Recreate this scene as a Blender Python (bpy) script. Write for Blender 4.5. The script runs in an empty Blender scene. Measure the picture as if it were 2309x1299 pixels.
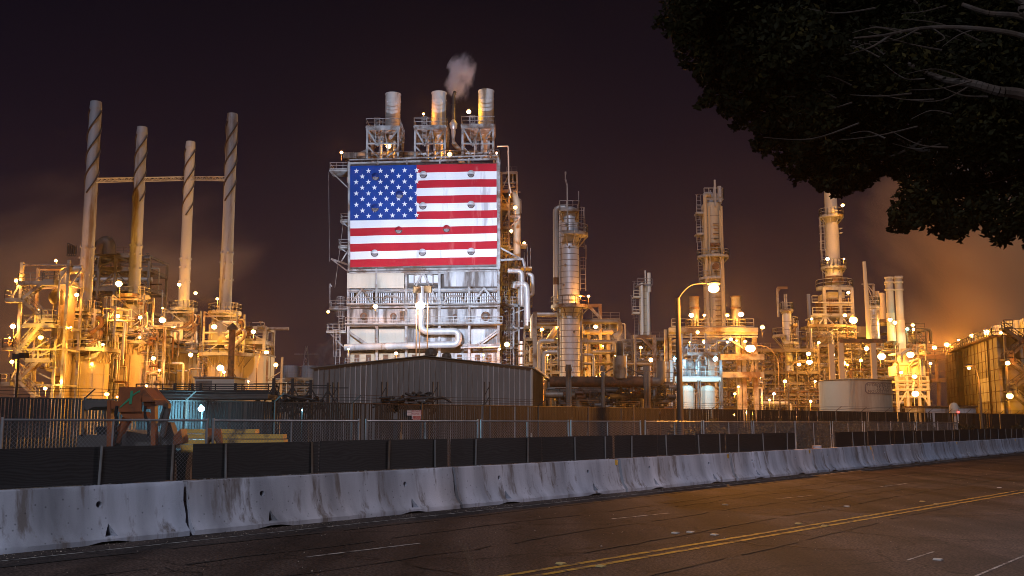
import bpy, bmesh, math, random
from mathutils import Vector, Matrix
R = math.radians
PI = math.pi
sc = bpy.context.scene
col = sc.collection

# ------------------------------------------------------------------ camera
F = 2263.0; PITCH = math.atan(305.0/F)
cam_d = bpy.data.cameras.new('camera'); cam = bpy.data.objects.new('camera', cam_d); col.objects.link(cam)
cam_d.sensor_width = 36; cam_d.lens = F/2309*36; cam_d.clip_start = .1; cam_d.clip_end = 6000
cam.location = (0, 0, 1.71); cam.rotation_euler = (PI/2+PITCH, 0, 0)
sc.camera = cam
# ------------------------------------------------------------------ night sky, added fill sun, exposure
SUN_EL, SUN_AZ = R(42), R(188)          # azimuth measured clockwise from +Y: the light comes from behind the camera
world = bpy.data.worlds.new('World'); sc.world = world; world.use_nodes = True
nt = world.node_tree; nt.nodes.clear()
wo = nt.nodes.new('ShaderNodeOutputWorld'); bg = nt.nodes.new('ShaderNodeBackground')
tc = nt.nodes.new('ShaderNodeTexCoord'); sp = nt.nodes.new('ShaderNodeSeparateXYZ'); cr = nt.nodes.new('ShaderNodeValToRGB')
nt.links.new(tc.outputs['Generated'], sp.inputs[0]); nt.links.new(sp.outputs['Z'], cr.inputs[0])
el = cr.color_ramp.elements
el[0].position = 0.0; el[0].color = (.029, .0150, .0215, 1)
el[1].position = .47; el[1].color = (.0030, .0024, .0052, 1)
for p, c in ((.07, (.027, .0148, .0235, 1)), (.16, (.0165, .0102, .0190, 1)), (.28, (.0088, .0058, .0125, 1))):
    e = el.new(p); e.color = c
nt.links.new(cr.outputs[0], bg.inputs[0]); bg.inputs[1].default_value = .8
nt.links.new(bg.outputs[0], wo.inputs[0])
sun_d = bpy.data.lights.new('fill_sun', 'SUN'); sun_d.energy = .9; sun_d.angle = R(.5); sun_d.color = (.74, .80, 1.0)  # added moonlike fill, standing in for street lighting out of view
sun = bpy.data.objects.new('fill_sun', sun_d); col.objects.link(sun)
sdir = Vector((math.sin(SUN_AZ)*math.cos(SUN_EL), math.cos(SUN_AZ)*math.cos(SUN_EL), math.sin(SUN_EL)))
sun.rotation_euler = (-sdir).to_track_quat('-Z', 'Y').to_euler()
sc.view_settings.view_transform = 'Standard'; sc.view_settings.look = 'None'
sc.view_settings.exposure = 0; sc.view_settings.gamma = 1
sc.render.engine = 'CYCLES'
sc.cycles.use_denoising = True; sc.cycles.pixel_filter_type = 'BLACKMAN_HARRIS'; sc.cycles.filter_width = .95
sc.cycles.max_bounces = 5; sc.cycles.diffuse_bounces = 2; sc.cycles.glossy_bounces = 2
sc.cycles.transparent_max_bounces = 8; sc.cycles.volume_bounces = 2
sc.cycles.sample_clamp_indirect = 3; sc.cycles.use_light_tree = True
sc.cycles.caustics_reflective = False; sc.cycles.caustics_refractive = False

# ------------------------------------------------------------------ helpers
cp, sn = math.cos(PITCH), math.sin(PITCH)
def at(px, py, Y):
    """world point at depth Y seen at photo pixel (px, py)"""
    dx = (px-1154.5)/F; dy = (649.5-py)/F
    t = Y/(cp-dy*sn)
    return Vector((t*dx, Y, 1.71+t*(sn+dy*cp)))
def gnd(px, py):
    dx = (px-1154.5)/F; dy = (649.5-py)/F
    t = -1.71/(sn+dy*cp)
    return Vector((t*dx, t*(cp-dy*sn), 0))
ORG = {}
def tag(o, label=None, cat=None, group=None, kind=None):
    if label: o['label'] = label
    if cat: o['category'] = cat
    if group: o['group'] = group
    if kind: o['kind'] = kind
    return o
def thing(name, loc, label, cat, group=None):
    o = bpy.data.objects.new(name, None); col.objects.link(o); o.empty_display_size = .2
    o.location = loc; ORG[o] = Vector(loc)
    return tag(o, label, cat, group)
def children(o): return [c for c in o.children]
def copy_tree(o, parent=None):
    c = o.copy(); col.objects.link(c)
    if parent is not None:
        c.parent = parent
    for ch in list(o.children): copy_tree(ch, c)
    return c
def V(*a): return Vector(a)
class MB:
    def __init__(s): s.v = []; s.f = []; s.m = []; s.cm = 0
    def add(s, vs, fs):
        n = len(s.v); s.v.extend([Vector(v) for v in vs])
        for f in fs: s.f.append([n+i for i in f]); s.m.append(s.cm)
        return s
    def box(s, c, d, rz=0):
        c = Vector(c); x, y, z = d[0]/2, d[1]/2, d[2]/2
        ca, sa = math.cos(rz), math.sin(rz)
        vs = []
        for i in (-1, 1):
            for j in (-1, 1):
                for k in (-1, 1):
                    a, b = i*x, j*y
                    vs.append(c+V(a*ca-b*sa, a*sa+b*ca, k*z))
        return s.add(vs, [(0,1,3,2),(4,6,7,5),(0,4,5,1),(2,3,7,6),(0,2,6,4),(1,5,7,3)])
    def bar(s, a, b, w, h=None, up=None):
        a = Vector(a); b = Vector(b); h = w if h is None else h
        d = b-a
        if d.length < 1e-5: return s
        d.normalize()
        u = up or (V(0,0,1) if abs(d.z) < .95 else V(0,1,0))
        x = d.cross(u).normalized()*(w/2); y = x.cross(d).normalized()*(h/2)
        vs = [p+i*x+j*y for p in (a, b) for i, j in ((-1,-1),(1,-1),(1,1),(-1,1))]
        return s.add(vs, [(3,2,1,0),(4,5,6,7),(0,1,5,4),(1,2,6,5),(2,3,7,6),(3,0,4,7)])
    def cyl(s, a, b, r0, r1=None, n=12, caps=True):
        a = Vector(a); b = Vector(b); r1 = r0 if r1 is None else r1
        d = (b-a)
        if d.length < 1e-6: return s
        d.normalize()
        u = V(0,0,1) if abs(d.z) < .95 else V(0,1,0)
        x = d.cross(u).normalized(); y = x.cross(d)
        vs = []
        for p, r in ((a, r0), (b, r1)):
            for i in range(n):
                t = 2*PI*i/n; vs.append(p+(x*math.cos(t)+y*math.sin(t))*r)
        fs = [(i, (i+1) % n, n+(i+1) % n, n+i) for i in range(n)]
        if caps: fs += [tuple(range(n))[::-1], tuple(range(n, 2*n))]
        return s.add(vs, fs)
    def tube(s, pts, r, n=8, fil=None, caps=True):
        """round pipe along a polyline with bends of radius fil"""
        pts = [Vector(p) for p in pts]; fil = r*2.2 if fil is None else fil
        P = [pts[0]]
        for i in range(1, len(pts)-1):
            a, b, c = pts[i-1], pts[i], pts[i+1]
            u = (a-b); w = (c-b)
            if u.length < 1e-5 or w.length < 1e-5: continue
            k = min(fil, u.length*.48, w.length*.48)
            u.normalize(); w.normalize()
            if u.dot(w) < -.999: continue
            p0 = b+u*k; p2 = b+w*k
            m = 4
            for j in range(m+1):
                t = j/m; P.append((1-t)**2*p0+2*t*(1-t)*b+t*t*p2)
        P.append(pts[-1])
        rings = []; prev = None
        for i, p in enumerate(P):
            d = (P[min(i+1, len(P)-1)]-P[max(i-1, 0)]).normalized()
            if prev is None:
                u = V(0,0,1) if abs(d.z) < .9 else V(0,1,0)
                x = d.cross(u).normalized()
            else:
                x = (prev-d*prev.dot(d)).normalized()
            prev = x; y = d.cross(x)
            rr = r[i*(len(r)-1)//max(1, len(P)-1)] if isinstance(r, (list, tuple)) else r
            rings.append([p+(x*math.cos(2*PI*k/n)+y*math.sin(2*PI*k/n))*rr for k in range(n)])
        vs = [v for q in rings for v in q]
        fs = []
        for i in range(len(rings)-1):
            for k in range(n):
                fs.append((i*n+k, i*n+(k+1) % n, (i+1)*n+(k+1) % n, (i+1)*n+k))
        if caps: fs += [tuple(range(n))[::-1], tuple(range(len(vs)-n, len(vs)))]
        return s.add(vs, fs)
    def limb(s, pts, r0, r1, n=7):
        """tapering branch through a smoothed polyline"""
        pts = [Vector(p) for p in pts]; P = []
        for i in range(len(pts)-1):
            p0 = pts[max(i-1, 0)]; p1 = pts[i]; p2 = pts[i+1]; p3 = pts[min(i+2, len(pts)-1)]
            for j in range(5):
                t = j/5
                P.append(.5*((2*p1)+(p2-p0)*t+(2*p0-5*p1+4*p2-p3)*t*t+(3*p1-p0-3*p2+p3)*t**3))
        P.append(pts[-1])
        m = len(P)
        for i in range(m-1):
            a = r0+(r1-r0)*i/(m-1); b = r0+(r1-r0)*(i+1)/(m-1)
            s.cyl(P[i], P[i+1], a, b, n, caps=False)
        return s
    def lathe(s, c, prof, n=24, a0=0, a1=2*PI, caps=True):
        c = Vector(c); full = abs(a1-a0-2*PI) < 1e-6; m = n if full else n+1
        vs = []
        for r, z in prof:
            for i in range(m):
                t = a0+(a1-a0)*i/n; vs.append(c+V(r*math.cos(t), r*math.sin(t), z))
        fs = []
        for j in range(len(prof)-1):
            for i in range(n):
                i2 = (i+1) % m
                fs.append((j*m+i, j*m+i2, (j+1)*m+i2, (j+1)*m+i))
        if full and caps:
            if prof[0][0] > 1e-4: fs.append(tuple(range(m))[::-1])
            if prof[-1][0] > 1e-4: fs.append(tuple(range((len(prof)-1)*m, len(prof)*m)))
        return s.add(vs, fs)
    def ring(s, c, r, h, t, n=24, a0=0, a1=2*PI):
        return s.lathe(c, [(r, 0), (r+t, 0), (r+t, h), (r, h), (r, 0)], n, a0, a1, caps=False)
    def sphere(s, c, r, n=10, m=6, sq=1):
        prof = [(r*math.sin(PI*i/m), -r*sq*math.cos(PI*i/m)) for i in range(m+1)]
        prof[0] = (1e-5, -r*sq); prof[-1] = (1e-5, r*sq)
        return s.lathe(c, prof, n)
    def prism(s, poly, d0, d1, fn):
        """closed 2-D outline extruded; fn(u, w, d) -> point"""
        n = len(poly)
        vs = [fn(u, w, d0) for u, w in poly]+[fn(u, w, d1) for u, w in poly]
        return s.add(vs, [tuple(range(n)), tuple(range(n, 2*n))[::-1]]+[(i, n+i, n+(i+1) % n, (i+1) % n) for i in range(n)])
    def build(s, name, mats, parent=None, smooth=True):
        me = bpy.data.meshes.new(name)
        o0 = ORG.get(parent, V(0,0,0)) if parent is not None else V(0,0,0)
        me.from_pydata([v-o0 for v in s.v], [], s.f)
        mats = mats if isinstance(mats, (list, tuple)) else [mats]
        for m in mats: me.materials.append(m)
        if len(mats) > 1: me.polygons.foreach_set('material_index', s.m)
        if smooth:
            me.polygons.foreach_set('use_smooth', [True]*len(me.polygons))
            try: me.set_sharp_from_angle(angle=R(38))
            except Exception: pass
        me.update()
        o = bpy.data.objects.new(name, me); col.objects.link(o)
        if parent is not None: o.parent = parent; ORG[o] = o0
        return o
def solo(mb, name, mats, label, cat, group=None, kind=None, smooth=True):
    return tag(mb.build(name, mats, None, smooth), label, cat, group, kind)

# ------------------------------------------------------------------ materials
MATS = {}
def pm(name, c, rough=.6, metal=0., var=.25, scale=.6, dirt=None, amt=0., dscale=.35, streak=False, bump=0., bscale=30, emit=None, spec=.5):
    m = bpy.data.materials.new(name); m.use_nodes = True; MATS[name] = m
    nt = m.node_tree; b = nt.nodes['Principled BSDF']; L = nt.links.new
    b.inputs['Roughness'].default_value = rough; b.inputs['Metallic'].default_value = metal
    b.inputs['Specular IOR Level'].default_value = spec
    geo = nt.nodes.new('ShaderNodeNewGeometry')
    n1 = nt.nodes.new('ShaderNodeTexNoise'); n1.inputs['Scale'].default_value = scale; n1.inputs['Detail'].default_value = 5
    mp = nt.nodes.new('ShaderNodeMapping'); mp.inputs['Scale'].default_value = (1, 1, .12) if streak else (1, 1, 1)
    L(geo.outputs['Position'], mp.inputs[0]); L(mp.outputs[0], n1.inputs['Vector'])
    r1 = nt.nodes.new('ShaderNodeMapRange'); r1.inputs[1].default_value = .3; r1.inputs[2].default_value = .7
    r1.inputs[3].default_value = 1-var; r1.inputs[4].default_value = 1+var
    L(n1.outputs['Fac'], r1.inputs[0])
    mx = nt.nodes.new('ShaderNodeMix'); mx.data_type = 'RGBA'; mx.blend_type = 'MULTIPLY'; mx.inputs[0].default_value = 1
    mx.inputs[6].default_value = (*c, 1); L(r1.outputs[0], mx.inputs[7])
    out = mx.outputs[2]
    if dirt and amt > 0:
        n2 = nt.nodes.new('ShaderNodeTexNoise'); n2.inputs['Scale'].default_value = dscale; n2.inputs['Detail'].default_value = 8
        n2.inputs['Roughness'].default_value = .65
        L(mp.outputs[0], n2.inputs['Vector'])
        r2 = nt.nodes.new('ShaderNodeMapRange'); r2.inputs[1].default_value = .62-amt*.35; r2.inputs[2].default_value = .70-amt*.25
        L(n2.outputs['Fac'], r2.inputs[0])
        m2 = nt.nodes.new('ShaderNodeMix'); m2.data_type = 'RGBA'; m2.inputs[7].default_value = (*dirt, 1)
        L(r2.outputs[0], m2.inputs[0]); L(out, m2.inputs[6]); out = m2.outputs[2]
    L(out, b.inputs['Base Color'])
    if bump:
        n3 = nt.nodes.new('ShaderNodeTexNoise'); n3.inputs['Scale'].default_value = bscale; n3.inputs['Detail'].default_value = 4
        L(geo.outputs['Position'], n3.inputs['Vector'])
        bp = nt.nodes.new('ShaderNodeBump'); bp.inputs['Strength'].default_value = bump; bp.inputs['Distance'].default_value = .02
        L(n3.outputs['Fac'], bp.inputs['Height']); L(bp.outputs[0], b.inputs['Normal'])
    return m
def em(name, c, s):
    m = bpy.data.materials.new(name); m.use_nodes = True; MATS[name] = m
    b = m.node_tree.nodes['Principled BSDF']; b.inputs['Base Color'].default_value = (.8,.8,.8,1)
    b.inputs['Emission Color'].default_value = (*c, 1); b.inputs['Emission Strength'].default_value = s
    try: m.cycles.emission_sampling = 'NONE'
    except Exception: pass
    return m
pm('white_steel', (.30,.30,.30), .5, 0, .4, .6, (.12,.07,.045), .4)
pm('grey_steel', (.15,.145,.14), .55, 0, .25, .4, (.10,.06,.035), .35)
pm('tan_steel', (.12,.095,.07), .55, 0, .35, .8, (.08,.05,.03), .4)
pm('dark_steel', (.055,.045,.04), .6, 0, .3, .6, (.09,.04,.02), .3)
pm('black_steel', (.012,.012,.014), .6, 0, .2)
pm('stack_paint', (.32,.34,.38), .6, .1, .25, .7, (.17,.13,.09), .22, .5, True)
pm('stack_pale', (.50,.49,.47), .55, .1, .15, .5, (.2,.15,.1), .12, .3, True)
pm('insulation', (.46,.46,.46), .42, .3, .25, .7, (.2,.14,.09), .2, .6, True)
pm('insulation_dull', (.25,.23,.20), .5, .3, .25, .5, (.14,.09,.05), .4, .4)
pm('silver_clad', (.60,.61,.64), .42, .25, .15, .7, (.25,.2,.15), .12, .5, True)
pm('wire', (.22,.22,.24), .5, .4, .2, 3)
pm('galvanized', (.42,.43,.45), .4, .7, .2, 3)
pm('clad_cream', (.52,.48,.40), .6, 0, .12, .3, (.12,.1,.08), .22, .12, True)
pm('clad_dirty', (.44,.44,.45), .6, 0, .35, .5, (.09,.07,.06), .5, .45, True, .3, 3)
pm('clad_yellow', (.44,.36,.25), .6, 0, .14, .3, (.2,.13,.06), .2, .2, True)
pm('tank_white', (.44,.38,.29), .6, 0, .12, .25, (.3,.24,.18), .25, .2, True)
pm('rust', (.13,.06,.03), .8, 0, .4, 1.2, (.05,.03,.02), .4, 1)
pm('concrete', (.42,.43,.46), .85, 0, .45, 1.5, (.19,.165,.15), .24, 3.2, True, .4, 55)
pm('old_concrete', (.27,.23,.17), .9, 0, .2, .25, (.16,.13,.09), .3, .35)
pm('warehouse_clad', (.16,.16,.16), .5, .1, .15, .5, (.12,.10,.09), .15, .5, True)
pm('slat', (.011,.009,.009), .7, 0, .8, 9, streak=True)
pm('wood_pole', (.06,.045,.035), .8, 0, .3, 2)
pm('orange_paint', (.30,.075,.014), .5, 0, .3, 2.5, (.07,.035,.02), .35, 2)
pm('yellow_paint', (.75,.43,.07), .5, 0, .2, 2, (.12,.07,.03), .3, 2)
pm('machine_grey', (.10,.085,.075), .5, .2, .2, 2)
pm('soil', (.05,.038,.028), .95, 0, .35, .3)
pm('kerb_stone', (.28,.26,.24), .9, 0, .2, 2)
pm('rubber', (.012,.012,.012), .8)
pm('green_mark', (.04,.30,.13), .6)
pm('sign_white', (.55,.53,.58), .5, 0, .1, 5)
pm('sign_red', (.30,.035,.05), .5, 0, .1, 5)
pm('letter_dark', (.03,.022,.03), .6)
pm('tank_letter', (.10,.06,.07), .7)
pm('flag_white', (.72,.73,.76), .8, 0, .07, .25, (.42,.42,.45), .08, .3, True, .0, spec=.1)
pm('flag_red', (.40,.012,.028), .8, 0, .12, .25, (.5,.10,.10), .10, .35, True, spec=.1)
pm('flag_blue', (.001,.042,.24), .8, 0, .15, .3, spec=.08)
pm('bark', (.060,.036,.024), .9, 0, .35, 4, (.07,.05,.04), .4, 3, False, .5, 20)
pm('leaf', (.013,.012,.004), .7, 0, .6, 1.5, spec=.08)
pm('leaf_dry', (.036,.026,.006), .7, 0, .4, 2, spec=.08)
pm('bush', (.035,.032,.014), .7, 0, .5, 1.5)
pm('road_yellow', (.50,.28,.03), .7, 0, .15, 6, (.07,.055,.04), .45, 5)
pm('road_white', (.45,.42,.38), .7, 0, .15, 6, (.06,.05,.045), .5, 4)
pm('marker', (.6,.42,.16), .5, 0, .2, 5)
pm('marker_white', (.6,.55,.5), .5, 0, .2, 5)
pm('pebble', (.35,.28,.22), .8)
def asphalt():
    m = pm('asphalt', (.048,.033,.027), .8, 0, .5, .22, (.026,.019,.017), .38, .18, False, .6, 45, spec=.25)
    nt = m.node_tree; L = nt.links.new; b = nt.nodes['Principled BSDF']
    # aggregate speckle, wheel-path wear along the road and fine cracks
    geo = [n for n in nt.nodes if n.bl_idname == 'ShaderNodeNewGeometry'][0]
    base = b.inputs['Base Color'].links[0].from_socket
    mp = nt.nodes.new('ShaderNodeMapping'); mp.inputs['Rotation'].default_value = (0, 0, R(-42)); L(geo.outputs['Position'], mp.inputs[0])
    mp.vector_type = 'TEXTURE'
    mp2 = nt.nodes.new('ShaderNodeMapping'); mp2.inputs['Rotation'].default_value = (0, 0, R(42)); mp2.inputs['Scale'].default_value = (1, .05, 1)
    L(geo.outputs['Position'], mp2.inputs[0])
    n = nt.nodes.new('ShaderNodeTexNoise'); n.inputs['Scale'].default_value = 1.1; n.inputs['Detail'].default_value = 4; L(mp2.outputs[0], n.inputs['Vector'])
    r = nt.nodes.new('ShaderNodeMapRange'); r.inputs[1].default_value = .35; r.inputs[2].default_value = .65; r.inputs[3].default_value = .55; r.inputs[4].default_value = 1.45
    L(n.outputs['Fac'], r.inputs[0])
    mx = nt.nodes.new('ShaderNodeMix'); mx.data_type = 'RGBA'; mx.blend_type = 'MULTIPLY'; mx.inputs[0].default_value = 1
    L(base, mx.inputs[6]); L(r.outputs[0], mx.inputs[7])
    n2 = nt.nodes.new('ShaderNodeTexNoise'); n2.inputs['Scale'].default_value = 28; n2.inputs['Detail'].default_value = 2; L(geo.outputs['Position'], n2.inputs['Vector'])
    r2 = nt.nodes.new('ShaderNodeMapRange'); r2.inputs[1].default_value = .35; r2.inputs[2].default_value = .68; r2.inputs[3].default_value = .35; r2.inputs[4].default_value = 2.1
    L(n2.outputs['Fac'], r2.inputs[0])
    mx2 = nt.nodes.new('ShaderNodeMix'); mx2.data_type = 'RGBA'; mx2.blend_type = 'MULTIPLY'; mx2.inputs[0].default_value = 1
    L(mx.outputs[2], mx2.inputs[6]); L(r2.outputs[0], mx2.inputs[7])
    vo = nt.nodes.new('ShaderNodeTexVoronoi'); vo.feature = 'DISTANCE_TO_EDGE'; vo.inputs['Scale'].default_value = .35
    nz = nt.nodes.new('ShaderNodeTexNoise'); nz.inputs['Scale'].default_value = 1.5; nz.inputs['Detail'].default_value = 5
    L(geo.outputs['Position'], nz.inputs['Vector'])
    va = nt.nodes.new('ShaderNodeVectorMath'); va.operation = 'MULTIPLY_ADD'; va.inputs[1].default_value = (.9,.9,.9)
    L(nz.outputs['Color'], va.inputs[0]); L(geo.outputs['Position'], va.inputs[2]); L(va.outputs[0], vo.inputs['Vector'])
    r3 = nt.nodes.new('ShaderNodeMapRange'); r3.inputs[1].default_value = .002; r3.inputs[2].default_value = .012; r3.inputs[3].default_value = .35; r3.inputs[4].default_value = 1
    L(vo.outputs['Distance'], r3.inputs[0])
    mx3 = nt.nodes.new('ShaderNodeMix'); mx3.data_type = 'RGBA'; mx3.blend_type = 'MULTIPLY'; mx3.inputs[0].default_value = 1
    L(mx2.outputs[2], mx3.inputs[6]); L(r3.outputs[0], mx3.inputs[7])
    L(mx3.outputs[2], b.inputs['Base Color'])
asphalt()
def light_tint_and_pits():
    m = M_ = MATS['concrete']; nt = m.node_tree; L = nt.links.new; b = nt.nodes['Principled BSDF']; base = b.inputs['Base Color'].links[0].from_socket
    oi = nt.nodes.new('ShaderNodeObjectInfo'); r = nt.nodes.new('ShaderNodeValToRGB'); r.color_ramp.elements[0].color = (.78,.86,1.0,1); r.color_ramp.elements[1].color = (1.0,.90,.88,1)  # blue to pink tints of coloured light, put into the concrete's colour
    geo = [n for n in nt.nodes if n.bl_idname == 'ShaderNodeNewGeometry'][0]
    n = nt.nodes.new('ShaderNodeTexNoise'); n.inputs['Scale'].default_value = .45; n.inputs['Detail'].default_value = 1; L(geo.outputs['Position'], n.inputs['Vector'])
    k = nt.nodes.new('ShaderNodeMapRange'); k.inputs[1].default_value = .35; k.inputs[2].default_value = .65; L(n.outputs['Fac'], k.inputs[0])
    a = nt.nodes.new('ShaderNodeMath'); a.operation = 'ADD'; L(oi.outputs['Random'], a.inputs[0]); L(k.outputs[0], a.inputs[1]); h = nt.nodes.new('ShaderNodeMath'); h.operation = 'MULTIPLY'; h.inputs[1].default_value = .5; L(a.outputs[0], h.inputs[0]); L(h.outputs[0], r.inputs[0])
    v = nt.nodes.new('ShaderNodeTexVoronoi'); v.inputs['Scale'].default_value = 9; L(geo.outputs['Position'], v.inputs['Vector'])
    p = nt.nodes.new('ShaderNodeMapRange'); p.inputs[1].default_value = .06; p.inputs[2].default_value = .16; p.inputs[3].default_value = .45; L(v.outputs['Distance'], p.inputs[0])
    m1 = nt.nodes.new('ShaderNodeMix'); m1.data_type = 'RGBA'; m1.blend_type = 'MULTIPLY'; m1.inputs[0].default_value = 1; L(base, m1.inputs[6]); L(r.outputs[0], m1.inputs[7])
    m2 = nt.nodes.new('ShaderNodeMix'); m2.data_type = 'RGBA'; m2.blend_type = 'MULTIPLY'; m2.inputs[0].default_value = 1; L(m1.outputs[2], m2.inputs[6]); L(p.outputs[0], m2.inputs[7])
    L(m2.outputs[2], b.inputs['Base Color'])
light_tint_and_pits()
def plywood():
    m = pm('plywood', (.014,.0135,.0145), .6, 0, .3, .8)
    nt = m.node_tree; L = nt.links.new; b = nt.nodes['Principled BSDF']
    geo = [n for n in nt.nodes if n.bl_idname == 'ShaderNodeNewGeometry'][0]
    base = b.inputs['Base Color'].links[0].from_socket
    mp = nt.nodes.new('ShaderNodeMapping'); mp.inputs['Scale'].default_value = (.45,.45,1.5); L(geo.outputs['Position'], mp.inputs[0])
    w = nt.nodes.new('ShaderNodeTexWave'); w.wave_type = 'BANDS'; w.bands_direction = 'Z'; w.inputs['Scale'].default_value = 4.6
    w.inputs['Distortion'].default_value = 26; w.inputs['Detail'].default_value = 3; w.inputs['Detail Scale'].default_value = .45
    L(mp.outputs[0], w.inputs['Vector'])
    r = nt.nodes.new('ShaderNodeMapRange'); r.inputs[3].default_value = .55; r.inputs[4].default_value = 1.5; L(w.outputs['Fac'], r.inputs[0])
    mx = nt.nodes.new('ShaderNodeMix'); mx.data_type = 'RGBA'; mx.blend_type = 'MULTIPLY'; mx.inputs[0].default_value = 1
    L(base, mx.inputs[6]); L(r.outputs[0], mx.inputs[7]); L(mx.outputs[2], b.inputs['Base Color'])
plywood()
SOD = (1, .36, .045); SODB = (1, .33, .035)
em('sodium_glow', (1, .62, .25), 14); em('amber_glow', (1, .55, .16), 7); em('cool_glow', (.45, .85, 1), 14)
em('peach_glow', (1, .72, .42), 12); em('teal_glow', (.12, 1, .75), 9); em('red_glow', (1, .03, .02), 6); em('white_glow', (1, .86, .66), 30); em('pink_glow', (1,.5,.4), 14)
M = MATS

# ------------------------------------------------------------------ shared builders
def rail(mb, pts, h=1.1, t=.05, step=1.5, mid=True, toe=True):
    pts = [Vector(p) for p in pts]
    up = V(0,0,h)
    for a, b in zip(pts, pts[1:]):
        mb.bar(a+up, b+up, t); 
        if mid: mb.bar(a+up*.55, b+up*.55, t*.8)
        if toe: mb.bar(a+V(0,0,.1), b+V(0,0,.1), t*.6, .2)
        n = max(1, int(round((b-a).length/step)))
        for i in range(n+1):
            p = a.lerp(b, i/n); mb.bar(p, p+up, t)
    return mb
def arc_pts(c, r, a0, a1, n):
    return [Vector(c)+V(r*math.cos(a0+(a1-a0)*i/n), r*math.sin(a0+(a1-a0)*i/n), 0) for i in range(n+1)]
def ring_platform(parent, c, r_in, r_out, t=.06, a0=0, a1=2*PI, h=1.1, mat='white_steel', th=.25, braces=6, name='platform'):
    mb = MB(); c = Vector(c); n = max(6, int(20*(a1-a0)/(2*PI)))
    mb.lathe(c, [(r_in, -th), (r_out, -th), (r_out, 0), (r_in, 0), (r_in, -th)], n, a0, a1, caps=False)
    for i in range(braces):
        a = a0+(a1-a0)*(i+.5)/braces
        d = V(math.cos(a), math.sin(a), 0)
        mb.bar(c+d*(r_out-.1)+V(0,0,-th), c+d*r_in+V(0,0,-th-(r_out-r_in)*1.1), t*1.6)
    p = mb.build(name, M[mat], parent)
    m2 = MB(); rail(m2, arc_pts(c, r_out-.04, a0, a1, n), h, t, 1.4)
    m2.build('railing', M[mat], p, smooth=False)
    return p
def ladder(mb, a, b, w=.5, t=.05, cage=True, out=V(0,-1,0), side=V(1,0,0), cr_=.4):
    a = Vector(a); b = Vector(b)
    mb.bar(a-side*w/2, b-side*w/2, t); mb.bar(a+side*w/2, b+side*w/2, t)
    L_ = (b-a).length; n = int(L_/.6)
    for i in range(n):
        p = a.lerp(b, (i+.5)/n); mb.bar(p-side*w/2, p+side*w/2, t*.6)
    if cage:
        k = int(L_/1.3)
        for i in range(2, k+1):
            p = a.lerp(b, i/k); q = [p+side*(-cr_), p+side*(-cr_)+out*.5, p+out*.85, p+side*cr_+out*.5, p+side*cr_]
            for u, w_ in zip(q, q[1:]): mb.bar(u, w_, t*.7)
        if k >= 2:
            p = a.lerp(b, 2/k)
            for o in (side*(-cr_)+out*.5, out*.85, side*cr_+out*.5): mb.bar(p+o, b+o, t*.6)
    return mb
def stair_flight(mb, a, b, w=.9, t=.06, wdir=V(0,1,0), h=1.0):
    """stair from a (low) to b (high) with stringers, treads and two handrails"""
    a = Vector(a); b = Vector(b); wv = wdir*w/2
    for s in (-1, 1):
        mb.bar(a+wv*s, b+wv*s, t*.8, t*4.5)
        u = V(0,0,h); mb.bar(a+wv*s+u, b+wv*s+u, t); mb.bar(a+wv*s+u*.55, b+wv*s+u*.55, t*.7)
        for k in range(4):
            p = a.lerp(b, k/3)+wv*s; mb.bar(p, p+u, t)
    n = max(3, int(abs(b.z-a.z)/.3))
    for i in range(n):
        p = a.lerp(b, (i+.5)/n); mb.bar(p-wv, p+wv, .26, .05)
    return mb
def frame3(mb, x0, x1, y0, y1, zs, t=.25, nx=1, ny=1, brace=True, seed=0):
    rnd = random.Random(seed)
    xs = [x0+(x1-x0)*i/nx for i in range(nx+1)]; ys = [y0+(y1-y0)*i/ny for i in range(ny+1)]
    for x in xs:
        for y in ys: mb.box(((x), y, (zs[0]+zs[-1])/2), (t, t, zs[-1]-zs[0]))
    for z in zs[1:]:
        for y in ys: mb.box(((x0+x1)/2, y, z-t*.6), (x1-x0, t*.7, t*1.1))
        for x in xs: mb.box((x, (y0+y1)/2, z-t*.6-.01), (t*.7, y1-y0, t*1.1))
    if brace:
        for z0, z1 in zip(zs, zs[1:]):
            for i in range(nx):
                if rnd.random() < .55:
                    a, b = (xs[i], xs[i+1]) if rnd.random() < .5 else (xs[i+1], xs[i])
                    mb.bar((a, ys[0], z0), (b, ys[0], z1-t), t*.5)
    return mb
def chevron(mb, x0, x1, y, z0, z1, t):
    xm = (x0+x1)/2; mb.bar((x0, y, z0), (xm, y, z1), t); mb.bar((x1, y, z0), (xm, y, z1), t)

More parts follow.
